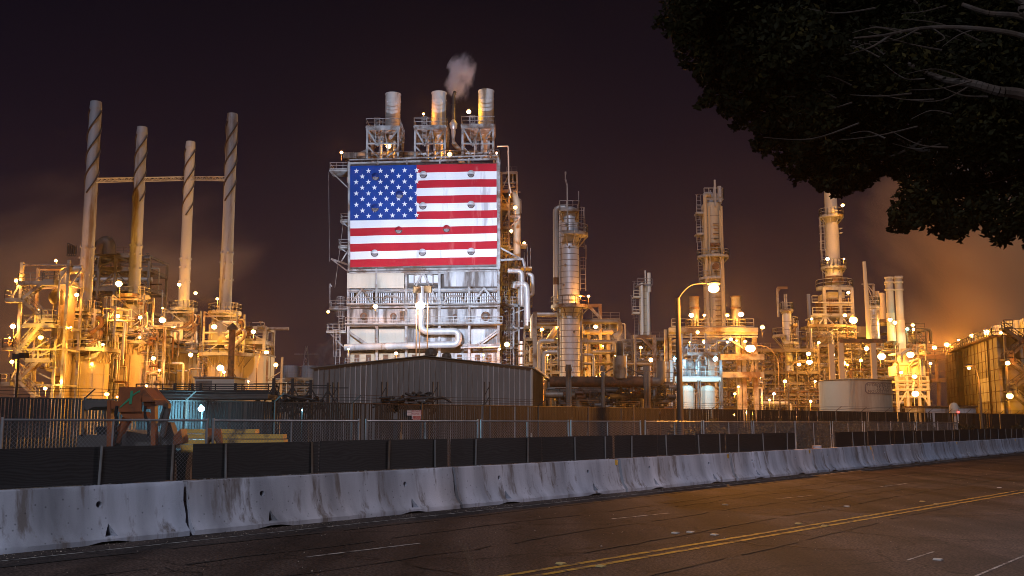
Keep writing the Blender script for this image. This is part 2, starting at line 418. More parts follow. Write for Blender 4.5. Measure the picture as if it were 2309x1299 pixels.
# ------------------------------------------------------------------ lamps
LAMP_N = [0]
LIGHT_SCALE = 1.75
def point(parent, p, power, color, rad=.12, name='light'):
    ld = bpy.data.lights.new(name, 'POINT'); ld.energy = power*LIGHT_SCALE; ld.color = color; ld.shadow_soft_size = rad
    lo = bpy.data.objects.new(name, ld); col.objects.link(lo); lo.parent = parent; lo.location = Vector(p)-ORG[parent]
    return lo
def area_lamp(px, py, Y, r=5, power=450, label='', kind='sodium', pole=2.2, color=None, hood=True, glow=None, group=None, pmat='grey_steel'):
    """floodlit work lamp: short pole, hood and glowing globe; r is the globe's radius in photo pixels"""
    c = at(px, py, Y); rb = r*Y/F*.88*(.62+.8*((LAMP_N[0]*37 % 11)/10.)**1.5)
    if pole == 2.2: pole = (.35,.9,1.6,2.2,.5)[LAMP_N[0] % 5]
    pole = min(pole, c.z-.02)
    t = thing('area_lamp', c-V(0,0,pole), label, 'lamp', group)
    m = MB(); w = max(.04, Y*.00022)
    m.cyl(c-V(0,-rb*.9,pole), c+V(0,rb*.9,rb*.9), w, w*.8, 6); m.cyl(c+V(0,rb*.9,rb*.9), c+V(0,0,rb*1.15), w*.8, w*.8, 6)
    m.build('pole', M[pmat], t)
    h = MB(); h.lathe(c, [(rb*.3, rb*1.35), (rb*.62, rb*.95), (rb*.72, rb*.66), (rb*.5, rb*.8), (rb*.2, rb*1.2)], 10, caps=False)
    h.build('hood', M['grey_steel'], t)
    g = {'sodium':('sodium_glow','sodium_glow','peach_glow','amber_glow')[LAMP_N[0]*7 % 4],'amber':'amber_glow','cool':'cool_glow','teal':'teal_glow','white':'white_glow','pink':'pink_glow'}[glow or kind]
    b = MB(); b.sphere(c, rb, 12, 8, .85); b.build('bulb', M[g], t)
    colr = color or {'sodium':SOD,'amber':SODB,'cool':(.25,.72,1),'teal':(.1,1,.7),'white':(1,.8,.55),'pink':(1,.45,.3)}[kind]
    k_ = (LAMP_N[0]*37 % 11)/10.; power *= .55+.95*k_
    if kind == 'sodium': colr = (1, .33+.11*((LAMP_N[0]*53 % 7)/6.), .02+.04*((LAMP_N[0]*29 % 5)/4.))
    point(t, c+V(0,-rb*1.3-.15,-rb*.5), power, colr, .1)
    LAMP_N[0] += 1
    return t
# ================================================================== GROUND, ROAD, FOREGROUND
D = V(.619, .7856, 0); NB = V(-.7856, .619, 0)      # along the road and away from it
P0 = V(-4.92, 15.8, 0)
BL = 6.30
def RL(s, o, z=0): return P0+D*s+NB*o+V(0,0,z)       # s along the barriers, o behind them
m = MB(); m.add([(-3000,-600,-.02),(3000,-600,-.02),(3000,4000,-.02),(-3000,4000,-.02)], [(0,1,2,3)])
m.build('ground', M['soil'], None, False)['kind'] = 'structure'
m = MB(); m.add([RL(-80,.9,.004-.008), RL(-80,-13.2,.004-.008), RL(240,-13.2,.004-.008), RL(240,.9,.004-.008)], [(0,1,2,3)])
m.build('road', M['asphalt'], None, False)['kind'] = 'structure'
m = MB(); m.prism([(-13.2,-.02),(-13.2,.14),(-16.5,.15),(-16.5,-.02)], -80, 240, lambda u, w, d: RL(d, u, w))
m.build('pavement', M['kerb_stone'], None, False)['kind'] = 'structure'
# painted lines: laid on the road as thin sheets
def stripe(mb, a, b, w, z=.0005):
    a = Vector(a); b = Vector(b); d = (b-a).normalized(); n = V(-d.y, d.x, 0)*w/2; k = V(0,0,z)
    mb.add([a-n+k, b-n+k, b+n+k, a+n+k], [(0,1,2,3)])
ya = gnd(1180, 1297); yb = gnd(2309, 1107); yd = (yb-ya).normalized(); yn = V(-yd.y, yd.x, 0)
m = MB()
for off in (-.13, .13): stripe(m, ya+yn*off-yd*60, ya+yn*off+yd*180, .105)
m.build('road_line', M['road_yellow'], None, False)['kind'] = 'structure'
m = MB(); stripe(m, RL(-60, -.62), RL(200, -.62), .05); 
m.build('road_line', M['road_white'], None, False)['kind'] = 'structure'
m = MB()
for a, b in (((690,1256),(945,1225)), ((1380,1170),(1508,1157)), ((1750,1125),(1835,1117)), ((1985,1098),(2045,1090))):
    stripe(m, gnd(*a), gnd(*b), .07)
for a, b in (((2046,1263),(2105,1244)), ((2200,1299),(2309,1253))): stripe(m, gnd(*a), gnd(*b), .035)
m.build('lane_marking', M['road_white'], None, False)['kind'] = 'structure'
# tar seams and cracks poured along the lanes
rnd = random.Random(12); m = MB()
for s0, o0, L_, w, wob in ((-6,-2.6,60,.05,.12),(2,-5.9,50,.06,.10),(-10,-4.4,30,.04,.2),(8,-3.3,20,.035,.25),(0,-7.6,60,.05,.08),(12,-5.0,24,.05,.2),(-12,-1.2,60,.10,.05)):
    p = RL(s0, o0); n = int(L_/.45); o = o0
    for i in range(n):
        o2 = o+(o0-o)*.1+rnd.uniform(-wob,wob)*.5; q = RL(s0+L_*(i+1)/n, o2)
        if rnd.random() < .86: stripe(m, p, q, w*rnd.uniform(.6,1.5), .0035)
        p = q; o = o2
for k in range(14):
    s0 = rnd.uniform(-8,45); o = rnd.uniform(-7,-2); p = RL(s0,o)
    for i in range(rnd.randint(4,10)):
        s0 += rnd.uniform(-.25,.25); o -= .35; q = RL(s0,o); stripe(m, p, q, .03*rnd.uniform(.5,1.4), .0055); p = q
m.build('road_surface', M['rubber'], None, False)['kind'] = 'structure'
mk = None
for i, (px, py, w) in enumerate([(1265,1271,0),(1355,1277,0),(1801,1181,0),(1860,1186,0),(2080,1131,0),(2112,1137,0),(1523,1202,1),(1557,1200,1),(1611,1206,1),(1635,1138,1),(2115,1262,1),(1909,1142,1),(2253,1100,1)]):
    g = gnd(px, py)
    if mk is None or i == 6:
        m = MB(); m.prism([(-.055,0),(-.03,.018),(.03,.018),(.055,0)], -.05, .05, lambda u, w_, d: V(0,0,-.003)+D*u+NB*d+V(0,0,w_))
        mk = m.build('road_marker', M['marker' if i < 6 else 'marker_white'])
        o = mk
    else:
        o = mk.copy(); col.objects.link(o)
    o.location = g
    tag(o, ('raised amber reflector stuck on the asphalt by the double yellow line' if i < 6 else 'small pale raised marker lying on the dark asphalt lanes'), 'road marker', 'amber reflectors on the road' if i < 6 else 'pale markers on the road')

# ---- concrete barriers
def barrier_mesh(seed):
    rnd = random.Random(seed)
    hp = [(.31,.0),(.31,.07),(.295,.09),(.25,.14),(.205,.21),(.17,.30),(.145,.40),(.125,.52),(.108,.64),(.095,.74),(.088,.80),(.074,.815)]; prof = [(-y, z) for y, z in hp]+hp[::-1]
    n = 26; L_ = BL-.1
    vs = []; fs = []
    k = len(prof)
    for i in range(n+1):
        x = -L_/2+L_*i/n
        for j, (y, z) in enumerate(prof):
            e = .007 if 0 < i < n else .025
            vs.append((x+(rnd.uniform(-.01,.01) if 0 < i < n else rnd.uniform(-.02,.02)), y+rnd.uniform(-e,e)*.35, z+(rnd.uniform(-e,e)*.5 if j not in (0,k-1) else (.035 if (n//5 < i < n//5+3 or 3*n//4 < i < 3*n//4+3) else 0))))
    for i in range(n):
        for j in range(k-1): fs.append((i*k+j, i*k+j+1, (i+1)*k+j+1, (i+1)*k+j))
        fs.append((i*k+k-1, i*k, (i+1)*k, (i+1)*k+k-1))
    fs.append(tuple(range(k))); fs.append(tuple(range(n*k, n*k+k))[::-1])
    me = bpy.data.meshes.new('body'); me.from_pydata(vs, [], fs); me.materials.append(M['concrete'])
    bm = bmesh.new(); bm.from_mesh(me); bmesh.ops.recalc_face_normals(bm, faces=bm.faces); bm.to_mesh(me); bm.free()
    o = bpy.data.objects.new('body', me); col.objects.link(o)
    cut = MB()
    for x in (-1.7, 1.7):
        cut.cyl((x, -.4, .565), (x, .02, .54), .052, .045, 12)
        cut.add([(x+.02,-.34,.10),(x+.24,-.34,.10),(x+.13,-.34,.36),(x+.08,-.04,.10),(x+.18,-.04,.10),(x+.13,-.04,.2)],
                [(0,1,2),(3,5,4),(0,3,4,1),(1,4,5,2),(2,5,3,0)])
    cm_ = bpy.data.meshes.new('c'); cm_.from_pydata(cut.v, [], cut.f)
    bm = bmesh.new(); bm.from_mesh(cm_); bmesh.ops.recalc_face_normals(bm, faces=bm.faces); bm.to_mesh(cm_); bm.free()
    co = bpy.data.objects.new('c', cm_); col.objects.link(co)
    md = o.modifiers.new('b', 'BOOLEAN'); md.object = co; md.operation = 'DIFFERENCE'; md.solver = 'EXACT'
    dg = bpy.context.evaluated_depsgraph_get(); dg.update()
    me2 = bpy.data.meshes.new_from_object(o.evaluated_get(dg)); me2.name = 'body'
    me2.polygons.foreach_set('use_smooth', [True]*len(me2.polygons)); me2.set_sharp_from_angle(angle=R(32))
    bpy.data.objects.remove(o); bpy.data.objects.remove(co)
    return me2
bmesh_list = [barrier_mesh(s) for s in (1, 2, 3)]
yaw = math.atan2(D.y, D.x)
blabels = {-3:'concrete road barrier outside the left of the picture, farther one', -2:'concrete road barrier just outside the left of the picture', -1:'concrete road barrier at the left edge, under the knotty plywood sheet', 0:'long concrete road barrier below the yellow beams, second from the left edge',
 1:'concrete road barrier below the white fence sign, third from the left', 2:'concrete road barrier in front of the tall street lamp base, fourth from left',
 3:'concrete road barrier ending where the plywood row has its gap', 4:'concrete road barrier under the gap in the plywood row',
 5:'concrete road barrier just past the plywood gap, toward the storage tank', 6:'concrete road barrier below the storage tank, second past the plywood gap',
 7:'far concrete road barrier below the cooling tower, third past the plywood gap', 8:'far concrete road barrier, fourth past the plywood gap', 9:'far concrete road barrier, fifth past the plywood gap', 10:'farthest concrete road barrier on the right edge'}
MB_ANCH = MB()
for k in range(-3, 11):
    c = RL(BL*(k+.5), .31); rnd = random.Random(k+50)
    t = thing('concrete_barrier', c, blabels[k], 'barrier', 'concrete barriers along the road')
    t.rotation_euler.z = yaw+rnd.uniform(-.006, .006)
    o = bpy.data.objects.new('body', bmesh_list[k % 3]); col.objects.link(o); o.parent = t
    lb = MB(); lb.tube([(-BL/2+.06,-.02,.62),(-BL/2-.06,-.05,.66),(-BL/2-.06,-.05,.5),(-BL/2+.06,-.02,.5)], .014, 6)
    lo = lb.build('linking_loop', M['rust']); lo.parent = t
    if k in (1, 2, 3, 4, 6, 8):
        mm = MB(); mm.box((BL/2-.15, -.105, .73), (.09, .03, .12)); r_ = mm.build('reflector', M['yellow_paint']); r_.parent = t
# ---- plywood sheets clamped on the barriers with their pipes
plabels = {-3:'black plywood screen outside the left of the picture, farther one', -2:'black plywood screen just outside the left of the picture', -1:'black plywood screen at the left edge with a big wood knot', 0:'black plywood screen under the yellow beams', 1:'black plywood screen below the warehouse front',
 2:'black plywood screen below the warehouse side wall', 3:'weathered plywood screen with wavy grain just before the gap', 4:'short plywood screen right after the gap in the row', 5:'full plywood screen, second past the gap',
 6:'plywood screen below the storage tank, third past the gap', 7:'distant plywood screen, fourth past the gap', 8:'distant plywood screen, fifth past the gap', 9:'distant plywood screen, sixth past the gap', 10:'farthest plywood screen at the right edge'}
for k in range(-3, 11):
    rnd = random.Random(k*7+3)
    c = RL(BL*(k+.5), .35)
    t = thing('plywood_screen', c, plabels[k], 'plywood screen', 'plywood screens on the barriers')
    z0, z1 = .83, 1.39
    cuts = [.008 if k else .03, .5+rnd.uniform(-.1,.1), .994 if k > -1 else .985] if k != 2 else [.008,.35,.7,.994]
    if k == 3: cuts = [.008, .42, .84]
    if k == 4: cuts = [.44, .72, .994]
    for a, b in zip(cuts, cuts[1:]):
        tilt = rnd.uniform(-.012, .012); m = MB()
        A = RL(BL*(k+a)+.02, .36); B = RL(BL*(k+b)-.02, .36); e = V(0,0,1)
        zz = z1+rnd.uniform(-.02,.02)
        m.add([A+e*(z0+tilt), B+e*z0, B+e*zz, A+e*(zz+tilt), A+NB*.018+e*(z0+tilt), B+NB*.018+e*z0, B+NB*.018+e*zz, A+NB*.018+e*(zz+tilt)],
              [(0,1,2,3),(7,6,5,4),(0,4,5,1),(3,2,6,7),(0,3,7,4),(1,5,6,2)])
        m.build('plywood_sheet', M['plywood'], t, False)
    for f in (.13, .42, .72, .93) if k != -1 else (.48, .78, .97):
        if k == 3 and f > .9 or k == 4 and f < .44: continue
        m = MB(); q = RL(BL*(k+f), .33)
        m.cyl(q+V(0,0,.78), q+V(rnd.uniform(-.02,.02),0,1.38), .02, .02, 8); m.build('pipe_post', M['grey_steel'], t)

# ---- chain link fence panels
def fence_panel():
    W = 3.62; t = thing('chain_link_panel', (0,0,0), None, 'fence')
    H = 1.76
    m = MB(); 
    for x in (.05, W-.05): m.cyl((x,0,0), (x,0,H+.04), .022, .022, 8)
    for z in (.12, H): m.cyl((.05,0,z), (W-.05,0,z), .019, .019, 8)
    m.cyl((W/2,0,.12), (W/2,0,H), .016, .016, 8)
    m.build('frame', M['galvanized'], t)
    w = MB(); d = .068; h0, h1 = .14, H-.02; r = .0021
    n = int((W-.1+(h1-h0))/d)
    for i in range(n):
        for s in (1, -1):
            # wire along the diagonal, clipped to the frame
            x0 = .05+i*d-(h1-h0) if s == 1 else .05+i*d
            za, zb = h0, h1; xa = x0; xb = x0+s*(h1-h0)
            lo, hi = .05, W-.05
            if s == -1: xa, xb = .05+i*d, .05+i*d-(h1-h0)
            def clip(xa, za, xb, zb):
                for bound, keep in ((lo, 1), (hi, -1)):
                    if (xa-bound)*keep < 0 and (xb-bound)*keep < 0: return None
                    if (xa-bound)*keep < 0: f = (bound-xa)/(xb-xa); xa, za = bound, za+(zb-za)*f
                    if (xb-bound)*keep < 0: f = (bound-xa)/(xb-xa); xb, zb = bound, za+(zb-za)*f
                return xa, za, xb, zb
            c = clip(xa, za, xb, zb)
            if c: w.cyl((c[0], .004*s, c[1]), (c[2], .004*s, c[3]), r, r, 3, caps=False)
    w.build('wire_mesh', M['wire'], t, False)
    m = MB(); m.box((W+.005, 0, 1.25), (.16, .05, .05)); m.box((.0, 0, .02), (.25, .6, .05)); m.build('clamp', M['galvanized'], t)
    return t
fp = fence_panel()
FY = math.atan2(D.y, D.x)
NF = 15
for i in range(-2, NF):
    o = fp if i == -2 else copy_tree(fp)
    g = RL(-6.0+i*3.68, 1.55); o.location = g; o.rotation_euler.z = FY+random.Random(i).uniform(-.012,.012)
    o.rotation_euler.x = random.Random(i+9).uniform(-.02,.02)
    L_ = ['leftmost chain link panel at the photo edge', 'chain link panel in front of the orange loader', 'chain link panel before the yellow beams', 'chain link panel left of the warning signs',
          'chain link panel under the red warning sign', 'chain link panel below the warehouse doors', 'chain link panel left of the dark lamp pole', 'chain link panel before the dark lamp pole',
          'chain link panel with the first juniper bush behind it', 'chain link panel left of the plywood gap', 'tall chain link panel seen whole in the plywood gap', 'chain link panel just right of the plywood gap',
          'chain link panel in front of the storage tank', 'far chain link panel right of the storage tank', 'farthest chain link panel toward the cooling tower','chain link panel outside the left of the picture, farther one','chain link panel just outside the left of the picture'][i]
    tag(o, 'galvanized '+L_, 'fence', 'chain link panels behind the barriers')

# ---- dark slatted fence round the plant
SA = V(-16.5, 24.4, 0)-V(.721,.693,0)*15.25; SB = V(46, 84.5, 0); SD = (SB-SA).normalized(); SNn = V(-SD.y, SD.x, 0); SL = (SB-SA).length; SH = 2.42
t = thing('slatted_fence', SA, 'tall dark chain link fence with slats and barbed wire round the plant', 'fence')
bay = 3.05; nb = int(SL/bay); rnd = random.Random(4)
arms = MB()
for i in range(nb+1):
    p = SA+SD*(i*bay); m = MB(); m.cyl(p, p+V(0,0,SH+.02), .035, .035, 6); m.bar(p+V(0,0,SH), p+V(0,0,SH)+SNn*-.05+V(.26,-.02,.26), .03); m.build('post', M['dark_steel'], t)
    if i < nb:
        s = MB(); q = 0; gaps = {10:.35, 22:.2, 23:.25, 24:.5, 25:.3, 26:.55, 27:.2, 28:.45, 30:.15}.get(i, .09 if i < 13 else .05)
        if i < 10: gaps = .12
        x = .06
        miss = 0
        while x < bay-.06:
            if miss > 0: miss -= 1
            elif rnd.random() < gaps*.35: miss = rnd.choice((1,1,2,4)) if gaps > .12 else 1
            if miss == 0:
                a = p+SD*x; wdt = .064 if i < 12 else .080
                h = SH-rnd.uniform(.0,.05); lo = .05 if rnd.random() > gaps*.6 else rnd.uniform(.3,1.5)
                s.bar(a+V(0,0,lo), a+SD*rnd.uniform(-.008,.008)+V(0,0,h), wdt, .008, up=SNn)
            x += .092
        s.build('slat_panel', M['slat'], t, False)
m = MB()
for z in (.05, SH-.03): m.cyl(SA+V(0,0,z), SB+V(0,0,z), .02, .02, 6)
m.build('top_rail', M['dark_steel'], t)
m = MB()
for k, (o, z) in enumerate(((.08,.08),(.17,.17),(.25,.26))):
    for i in range(nb):
        a = SA+SD*(i*bay)+V(o, -.02, SH+z); b = SA+SD*((i+1)*bay)+V(o,-.02,SH+z); mid = a.lerp(b,.5)-V(0,0,.02)
        m.cyl(a, mid, .008, .008, 3, False); m.cyl(mid, b, .008, .008, 3, False)
m.build('barbed_wire', M['dark_steel'], t, False)
m = MB()
for i in range(int(SL/.14)):
    for s in (1,-1):
        a = SA+SD*(i*.14)-SNn*.02; b = a+SD*(s*SH)
        if -.1 < (b-SA).dot(SD) < SL+.1: m.cyl(a+V(0,0,.05), b+V(0,0,SH-.03), .0018, .0018, 3, False)
m.build('wire_mesh', M['dark_steel'], t, False)
def on_slat(px):          # distance along the slatted fence where it is seen at pixel column px
    k = (px-1154.5)/F
    s = (k*SA.y-SA.x)/(SD.x-k*SD.y); return SA+SD*s
def text_mesh(mb, txt, size, fn, ext=.004, align='CENTER'):
    cu = bpy.data.curves.new('t', 'FONT'); cu.body = txt; cu.size = size; cu.align_x = align; cu.align_y = 'CENTER'; cu.resolution_u = 2
    o = bpy.data.objects.new('t', cu); col.objects.link(o); dg = bpy.context.evaluated_depsgraph_get(); dg.update()
    me = bpy.data.meshes.new_from_object(o.evaluated_get(dg))
    mb.add([fn(v.co.x, v.co.y, ext) for v in me.vertices], [tuple(p.vertices) for p in me.polygons])
    bpy.data.objects.remove(o)
def fsign(px0, px1, py0, py1, name, label, spec):
    a = on_slat(px0)-SNn*.06; b = on_slat(px1)-SNn*.06; Ym = (a.y+b.y)/2
    z1 = at(px0, py0, Ym).z; z0 = at(px0, py1, Ym).z; w = (b-a).length; c = a.lerp(b, .5)+V(0,0,(z0+z1)/2)
    t = thing(name, c, label, 'sign', 'signs on the slatted fence')
    fn = lambda x, y, d: c+SD*x+V(0,0,y)-SNn*d
    m = MB(); m.prism([(-w/2,-(z1-z0)/2),(w/2,-(z1-z0)/2),(w/2,(z1-z0)/2),(-w/2,(z1-z0)/2)], -.01, 0, fn)
    m.build('panel', M['sign_white'], t, False)
    for (txt, s, y, mat) in spec:
        m = MB()
        if txt is None: m.prism([(-w/2+.02, s), (w/2-.02, s), (w/2-.02, y), (-w/2+.02, y)], 0, .002, fn); m.build('coloured_field', M[mat], t, False)
        else: text_mesh(m, txt, s, lambda x, y_, d, y=y: fn(x, y_+y, d)); m.build('lettering', M[mat], t, False)
fsign(929, 949, 925, 945, 'warning_sign', 'red and white private property sign wired to the slatted fence',
      [('PRIVATE', .12, .115, 'sign_red'), ('PROPERTY', .105, .02, 'sign_red'), (None, -.21, -.045, 'sign_red'), ('NO TRESPASSING', .05, -.09, 'sign_white'), ('VIOLATORS WILL', .045, -.135, 'sign_white'), ('BE PROSECUTED', .045, -.18, 'sign_white')])
fsign(917.5, 928, 925, 937, 'warning_sign', 'small white notice beside the red private property sign', [('NOTICE', .06, .07, 'letter_dark'), ('CAMERAS', .045, .01, 'letter_dark'), ('IN USE', .04, -.05, 'letter_dark')])

# ---- loader between the two fences
def loader():
    Y = 21.5; A = lambda x, y, d=0: at(x, y, Y)+V(0, d, 0)
    t = thing('orange_loader', gnd(300, 1160).lerp(V(A(300,955).x, Y, 0), 1), 'orange wheel loader with raised bucket parked behind the chain link fence', 'loader')
    OP = M['orange_paint']
    m = MB()
    # bucket: folded plate box, wider below, with slanted cheeks
    def bx(pts, d0, d1, mat, name, par=t):
        q = MB(); q.prism(pts, d0, d1, lambda u, w, d: A(u, w)+V(0, d, 0)); return q.build(name, mat, par, False)
    bk = bx([(268,873),(322,873),(318,928),(267,929)], 0, .06, OP, 'bucket')
    bx([(322,873),(344,899),(346,906),(318,906)], .0, .9, OP, 'bucket_cheek', bk); bx([(268,873),(271,873),(268,927),(266,927)], .06, .9, OP, 'bucket_cheek', bk)
    bx([(267,929),(318,928),(330,944),(280,944)], .05, .5, OP, 'bucket_lip', bk)
    q = MB(); mk = lambda u, w, d: A(u, w)+V(0, d, 0)
    q.prism([(295,881),(301,881),(297,911),(291,912)], -.012, -.003, mk)
    q.prism([(300,889),(313,881),(316,880),(316,885),(312,885),(300,893)], -.012, -.003, mk); q.prism([(292,897),(292,903),(272,919),(269,919)], -.012, -.003, mk)
    q.build('painted_mark', M['green_mark'], bk, False)
    for x in (237, 337):
        bx([(x,903),(x+8,901),(x+9,1010),(x-1,1010)], .1, .3, OP, 'lift_arm')
    bx([(245,902),(268,908),(268,920),(246,922)], .12, .28, OP, 'arm_bracket'); bx([(318,906),(338,902),(338,922),(320,922)], .12, .28, OP, 'arm_bracket')
    bx([(345,902),(367,901),(376,911),(375,921),(362,914),(346,914)], .1, .3, OP, 'arm_head')
    q = MB(); q.cyl(A(364,916,.2), A(350,960,.2), .035, .035, 10); q.cyl(A(372,920,.2), A(358,985,.2), .065, .065, 10); q.build('hydraulic_ram', M['machine_grey'], t)
    q = MB(); q.cyl(A(277,944,.25), A(262,975,.25), .11, .09, 12); q.cyl(A(262,975,.25), A(256,1000,.25), .05, .05, 10); q.build('hydraulic_ram', OP, t)
    q = MB(); q.tube([A(262,915,.05), A(258,935,.05), A(262,948,.05), A(254,985,.05)], .035, 8); q.tube([A(325,915,.05), A(325,940,.05), A(334,955,.05), A(333,985,.05)], .03, 8); q.build('hose', M['rubber'], t)
    # engine deck, cab frame and glass
    bx([(160,981),(236,981),(236,1015),(160,1015)], .3, 2.2, M['machine_grey'], 'chassis')
    cab = bx([(171,903),(176,901),(176,985),(169,985)], .3, .42, M['machine_grey'], 'cab')
    bx([(176,901),(236,902),(232,916),(198,917),(184,924),(177,923)], .3, 1.6, M['machine_grey'], 'cab_roof', cab)
    bx([(171,903),(176,901),(176,985),(169,985)], 1.5, 1.62, M['machine_grey'], 'cab_post', cab)
    bx([(195,962),(236,962),(237,982),(196,982)], .5, 1.1, M['rubber'], 'seat')
    bx([(246,970),(338,985),(338,1015),(246,1015)], .6, 2.0, M['machine_grey'], 'engine_cover')
    bx([(345,950),(366,953),(378,990),(378,1012),(345,1012)], .5, .8, M['machine_grey'], 'side_guard')
    bx([(394,984),(411,967),(415,998),(394,1004)], -.1, .3, OP, 'blade_tip')
    for x in (200, 332):
        for d in (.9, 2.6):
            q = MB(); c = V(A(x,955).x, Y+d, .55); q.cyl(c-V(.2,0,0), c+V(.2,0,0), .55, .55, 20); w_ = q.build('wheel', M['rubber'], t)
            q = MB(); q.cyl(c-V(.21,0,0), c+V(.21,0,0), .25, .25, 12); q.build('rim', M['machine_grey'], w_)
loader()
# stacked yellow beams and the small machine among them
def beam_pile():
    Y = 23.0
    rows = [((413,575),969,981),((420,575),982,992),((402,638),980,992),((402,640),993,1005),((402,640),1006,1030)]
    for i, ((x0,x1),y0,y1) in enumerate([((408,575),968,977.5),((408,638),979.5,989),((408,640),991.5,1002),((408,642),1003.5,1020)]):
        a = at(x0, y0, Y); b = at(x1, y1, Y); m = MB()
        m.box(((a.x+b.x)/2, Y+.2, (a.z+b.z)/2), (b.x-a.x, .38, a.z-b.z))
        solo(m, 'yellow_beam', M['yellow_paint'], 'long yellow steel beam, '+['topmost and shortest','second from the top','third from the top','bottom one'][i]+' of the stack behind the fence', 'beam', 'yellow beams stacked behind the fence', smooth=False)
    t = thing('trench_bracket', at(485,1000,22.2), 'orange steel bracket with a hook standing against the yellow beams', 'bracket')
    m = MB(); m.prism([(468,966),(498,967),(500,1004),(490,1004),(488,978),(483,990),(468,1000),(462,1003),(470,985)], 0, .1, lambda u,w,d: at(u,w,22.2)+V(0,d,0)); m.build('body', M['orange_paint'], t, False)
    m = MB(); m.tube([at(466,1004,22.1), at(470,990,22.1), at(480,985,22.1), at(490,990,22.1), at(494,1004,22.1)], .05, 8); m.build('hook', M['rust'], t)
beam_pile()
def bucket_pail():
    c = at(1842, 1010, 37); t = thing('paint_pail', V(c.x, c.y, 0), 'small red and white pail seen through the plywood gap', 'pail')
    m = MB(); m.lathe(V(c.x,c.y,c.z-.25), [(.14,0),(.17,.33),(.18,.34),(.16,.34)], 16); m.build('body', M['sign_white'], t)
    m = MB(); m.ring(V(c.x,c.y,c.z-.1), .165, .1, .012, 16); m.build('band', M['sign_red'], t)
bucket_pail()

# ---- juniper bushes along the slatted fence
def leaf_blob(mb, c, r, n, size, rnd, flat=.7, aspect=.5, zsq=1):
    for _ in range(n):
        d = V(rnd.gauss(0,1), rnd.gauss(0,1), rnd.gauss(0,1)).normalized()*(r*rnd.random()**.45)
        d.z *= zsq
        p = c+d; a = V(rnd.gauss(0,1), rnd.gauss(0,1), rnd.gauss(0,.8)).normalized(); b = a.cross(V(rnd.gauss(0,1),rnd.gauss(0,1),rnd.gauss(0,1))).normalized()
        s = size*rnd.uniform(.6,1.3); a = a*s; b = b*s*aspect
        mb.add([p-a*.5, p+b*.5-a*.05, p+a*.5, p-b*.5+a*.05], [(0,1,2,3)])
rnd = random.Random(77)
bl = [(1475,30,34),(1545,46,30),(1620,30,31),(1668,45,34),(1700,38,30),(1745,40,33),(1800,40,31),(1838,50,34),(1875,34,32),(1925,36,33),(1965,42,36),(2010,60,37),(2045,34,35),(2120,30,38),(2170,28,38),(2215,30,38),(2262,30,38),(2300,30,38)]
for i, (px, ph, _) in enumerate(bl):
    q = on_slat(px)-SNn*1.6; Y = q.y; H = 1.05+ph/60.
    t = thing('juniper_bush', q, 'dark shaggy juniper bush in front of the slatted fence, number word pending', 'bush', 'juniper bushes along the slatted fence')
    n = 5; m = MB(); st = MB()
    for k in range(n):
        a = 2*PI*k/n+rnd.random(); rr = rnd.uniform(.2,.7)
        tip = q+V(math.cos(a)*rr*1.1, math.sin(a)*rr*.6, H*rnd.uniform(.65,1.0))
        st.limb([q, q.lerp(tip,.5)+V(rnd.uniform(-.1,.1),0,0), tip], .04, .012, 5)
        leaf_blob(m, q.lerp(tip,.7), .52, 330, .2, rnd, aspect=.28); leaf_blob(m, tip, .2, 70, .2, rnd, aspect=.25, zsq=1.6); leaf_blob(m, q.lerp(tip,.3), .6, 160, .2, rnd, aspect=.3, zsq=.6)
    m.build('foliage', M['bush'], t, False); st.build('stem', M['bark'], t)
    t['label'] = 'dark shaggy juniper bush, ' + ['the small one left of the dark lamp pole','just right of the dark lamp pole','below the blue lit platform','under the steel gantry','left of the slim curved street lamp','beside the slim curved street lamp','between the two curved street lamps','with a tall pointed tip left of the storage tank','at the left edge of the storage tank','below the middle of the storage tank','below the sign on the storage tank','the big one right of the storage tank','next right after the big one','below the hopper unit','below the middle of the cooling tower','below the cooling tower corner','second from the right edge','at the right edge'][i]

# ---- grit and small litter along the foot of the barriers and the gutter
rnd = random.Random(31); m = MB()
for i in range(2600):
    s0 = rnd.uniform(-14, 45); o = -abs(rnd.gauss(0,.35))-.02 if rnd.random() < .75 else -rnd.uniform(0,9)
    p = RL(s0, o, .002); r = rnd.uniform(.004,.013)*(1.8 if rnd.random() < .06 else 1); a = rnd.random()*3
    m.add([p+V(math.cos(a)*r,math.sin(a)*r,0), p+V(math.cos(a+2)*r*.8,math.sin(a+2)*r*.8,0), p+V(math.cos(a+4)*r,math.sin(a+4)*r,0), p+V(0,0,r*.9)], [(0,1,3),(1,2,3),(2,0,3)])
tag(m.build('grit', M['pebble'], None, False), 'fine gravel and grit swept against the barrier foot and over the asphalt', 'grit', kind='stuff')
# ================================================================== THE PLANT
def sx(n, Y): return n*Y/F          # n photo pixels as metres at depth Y
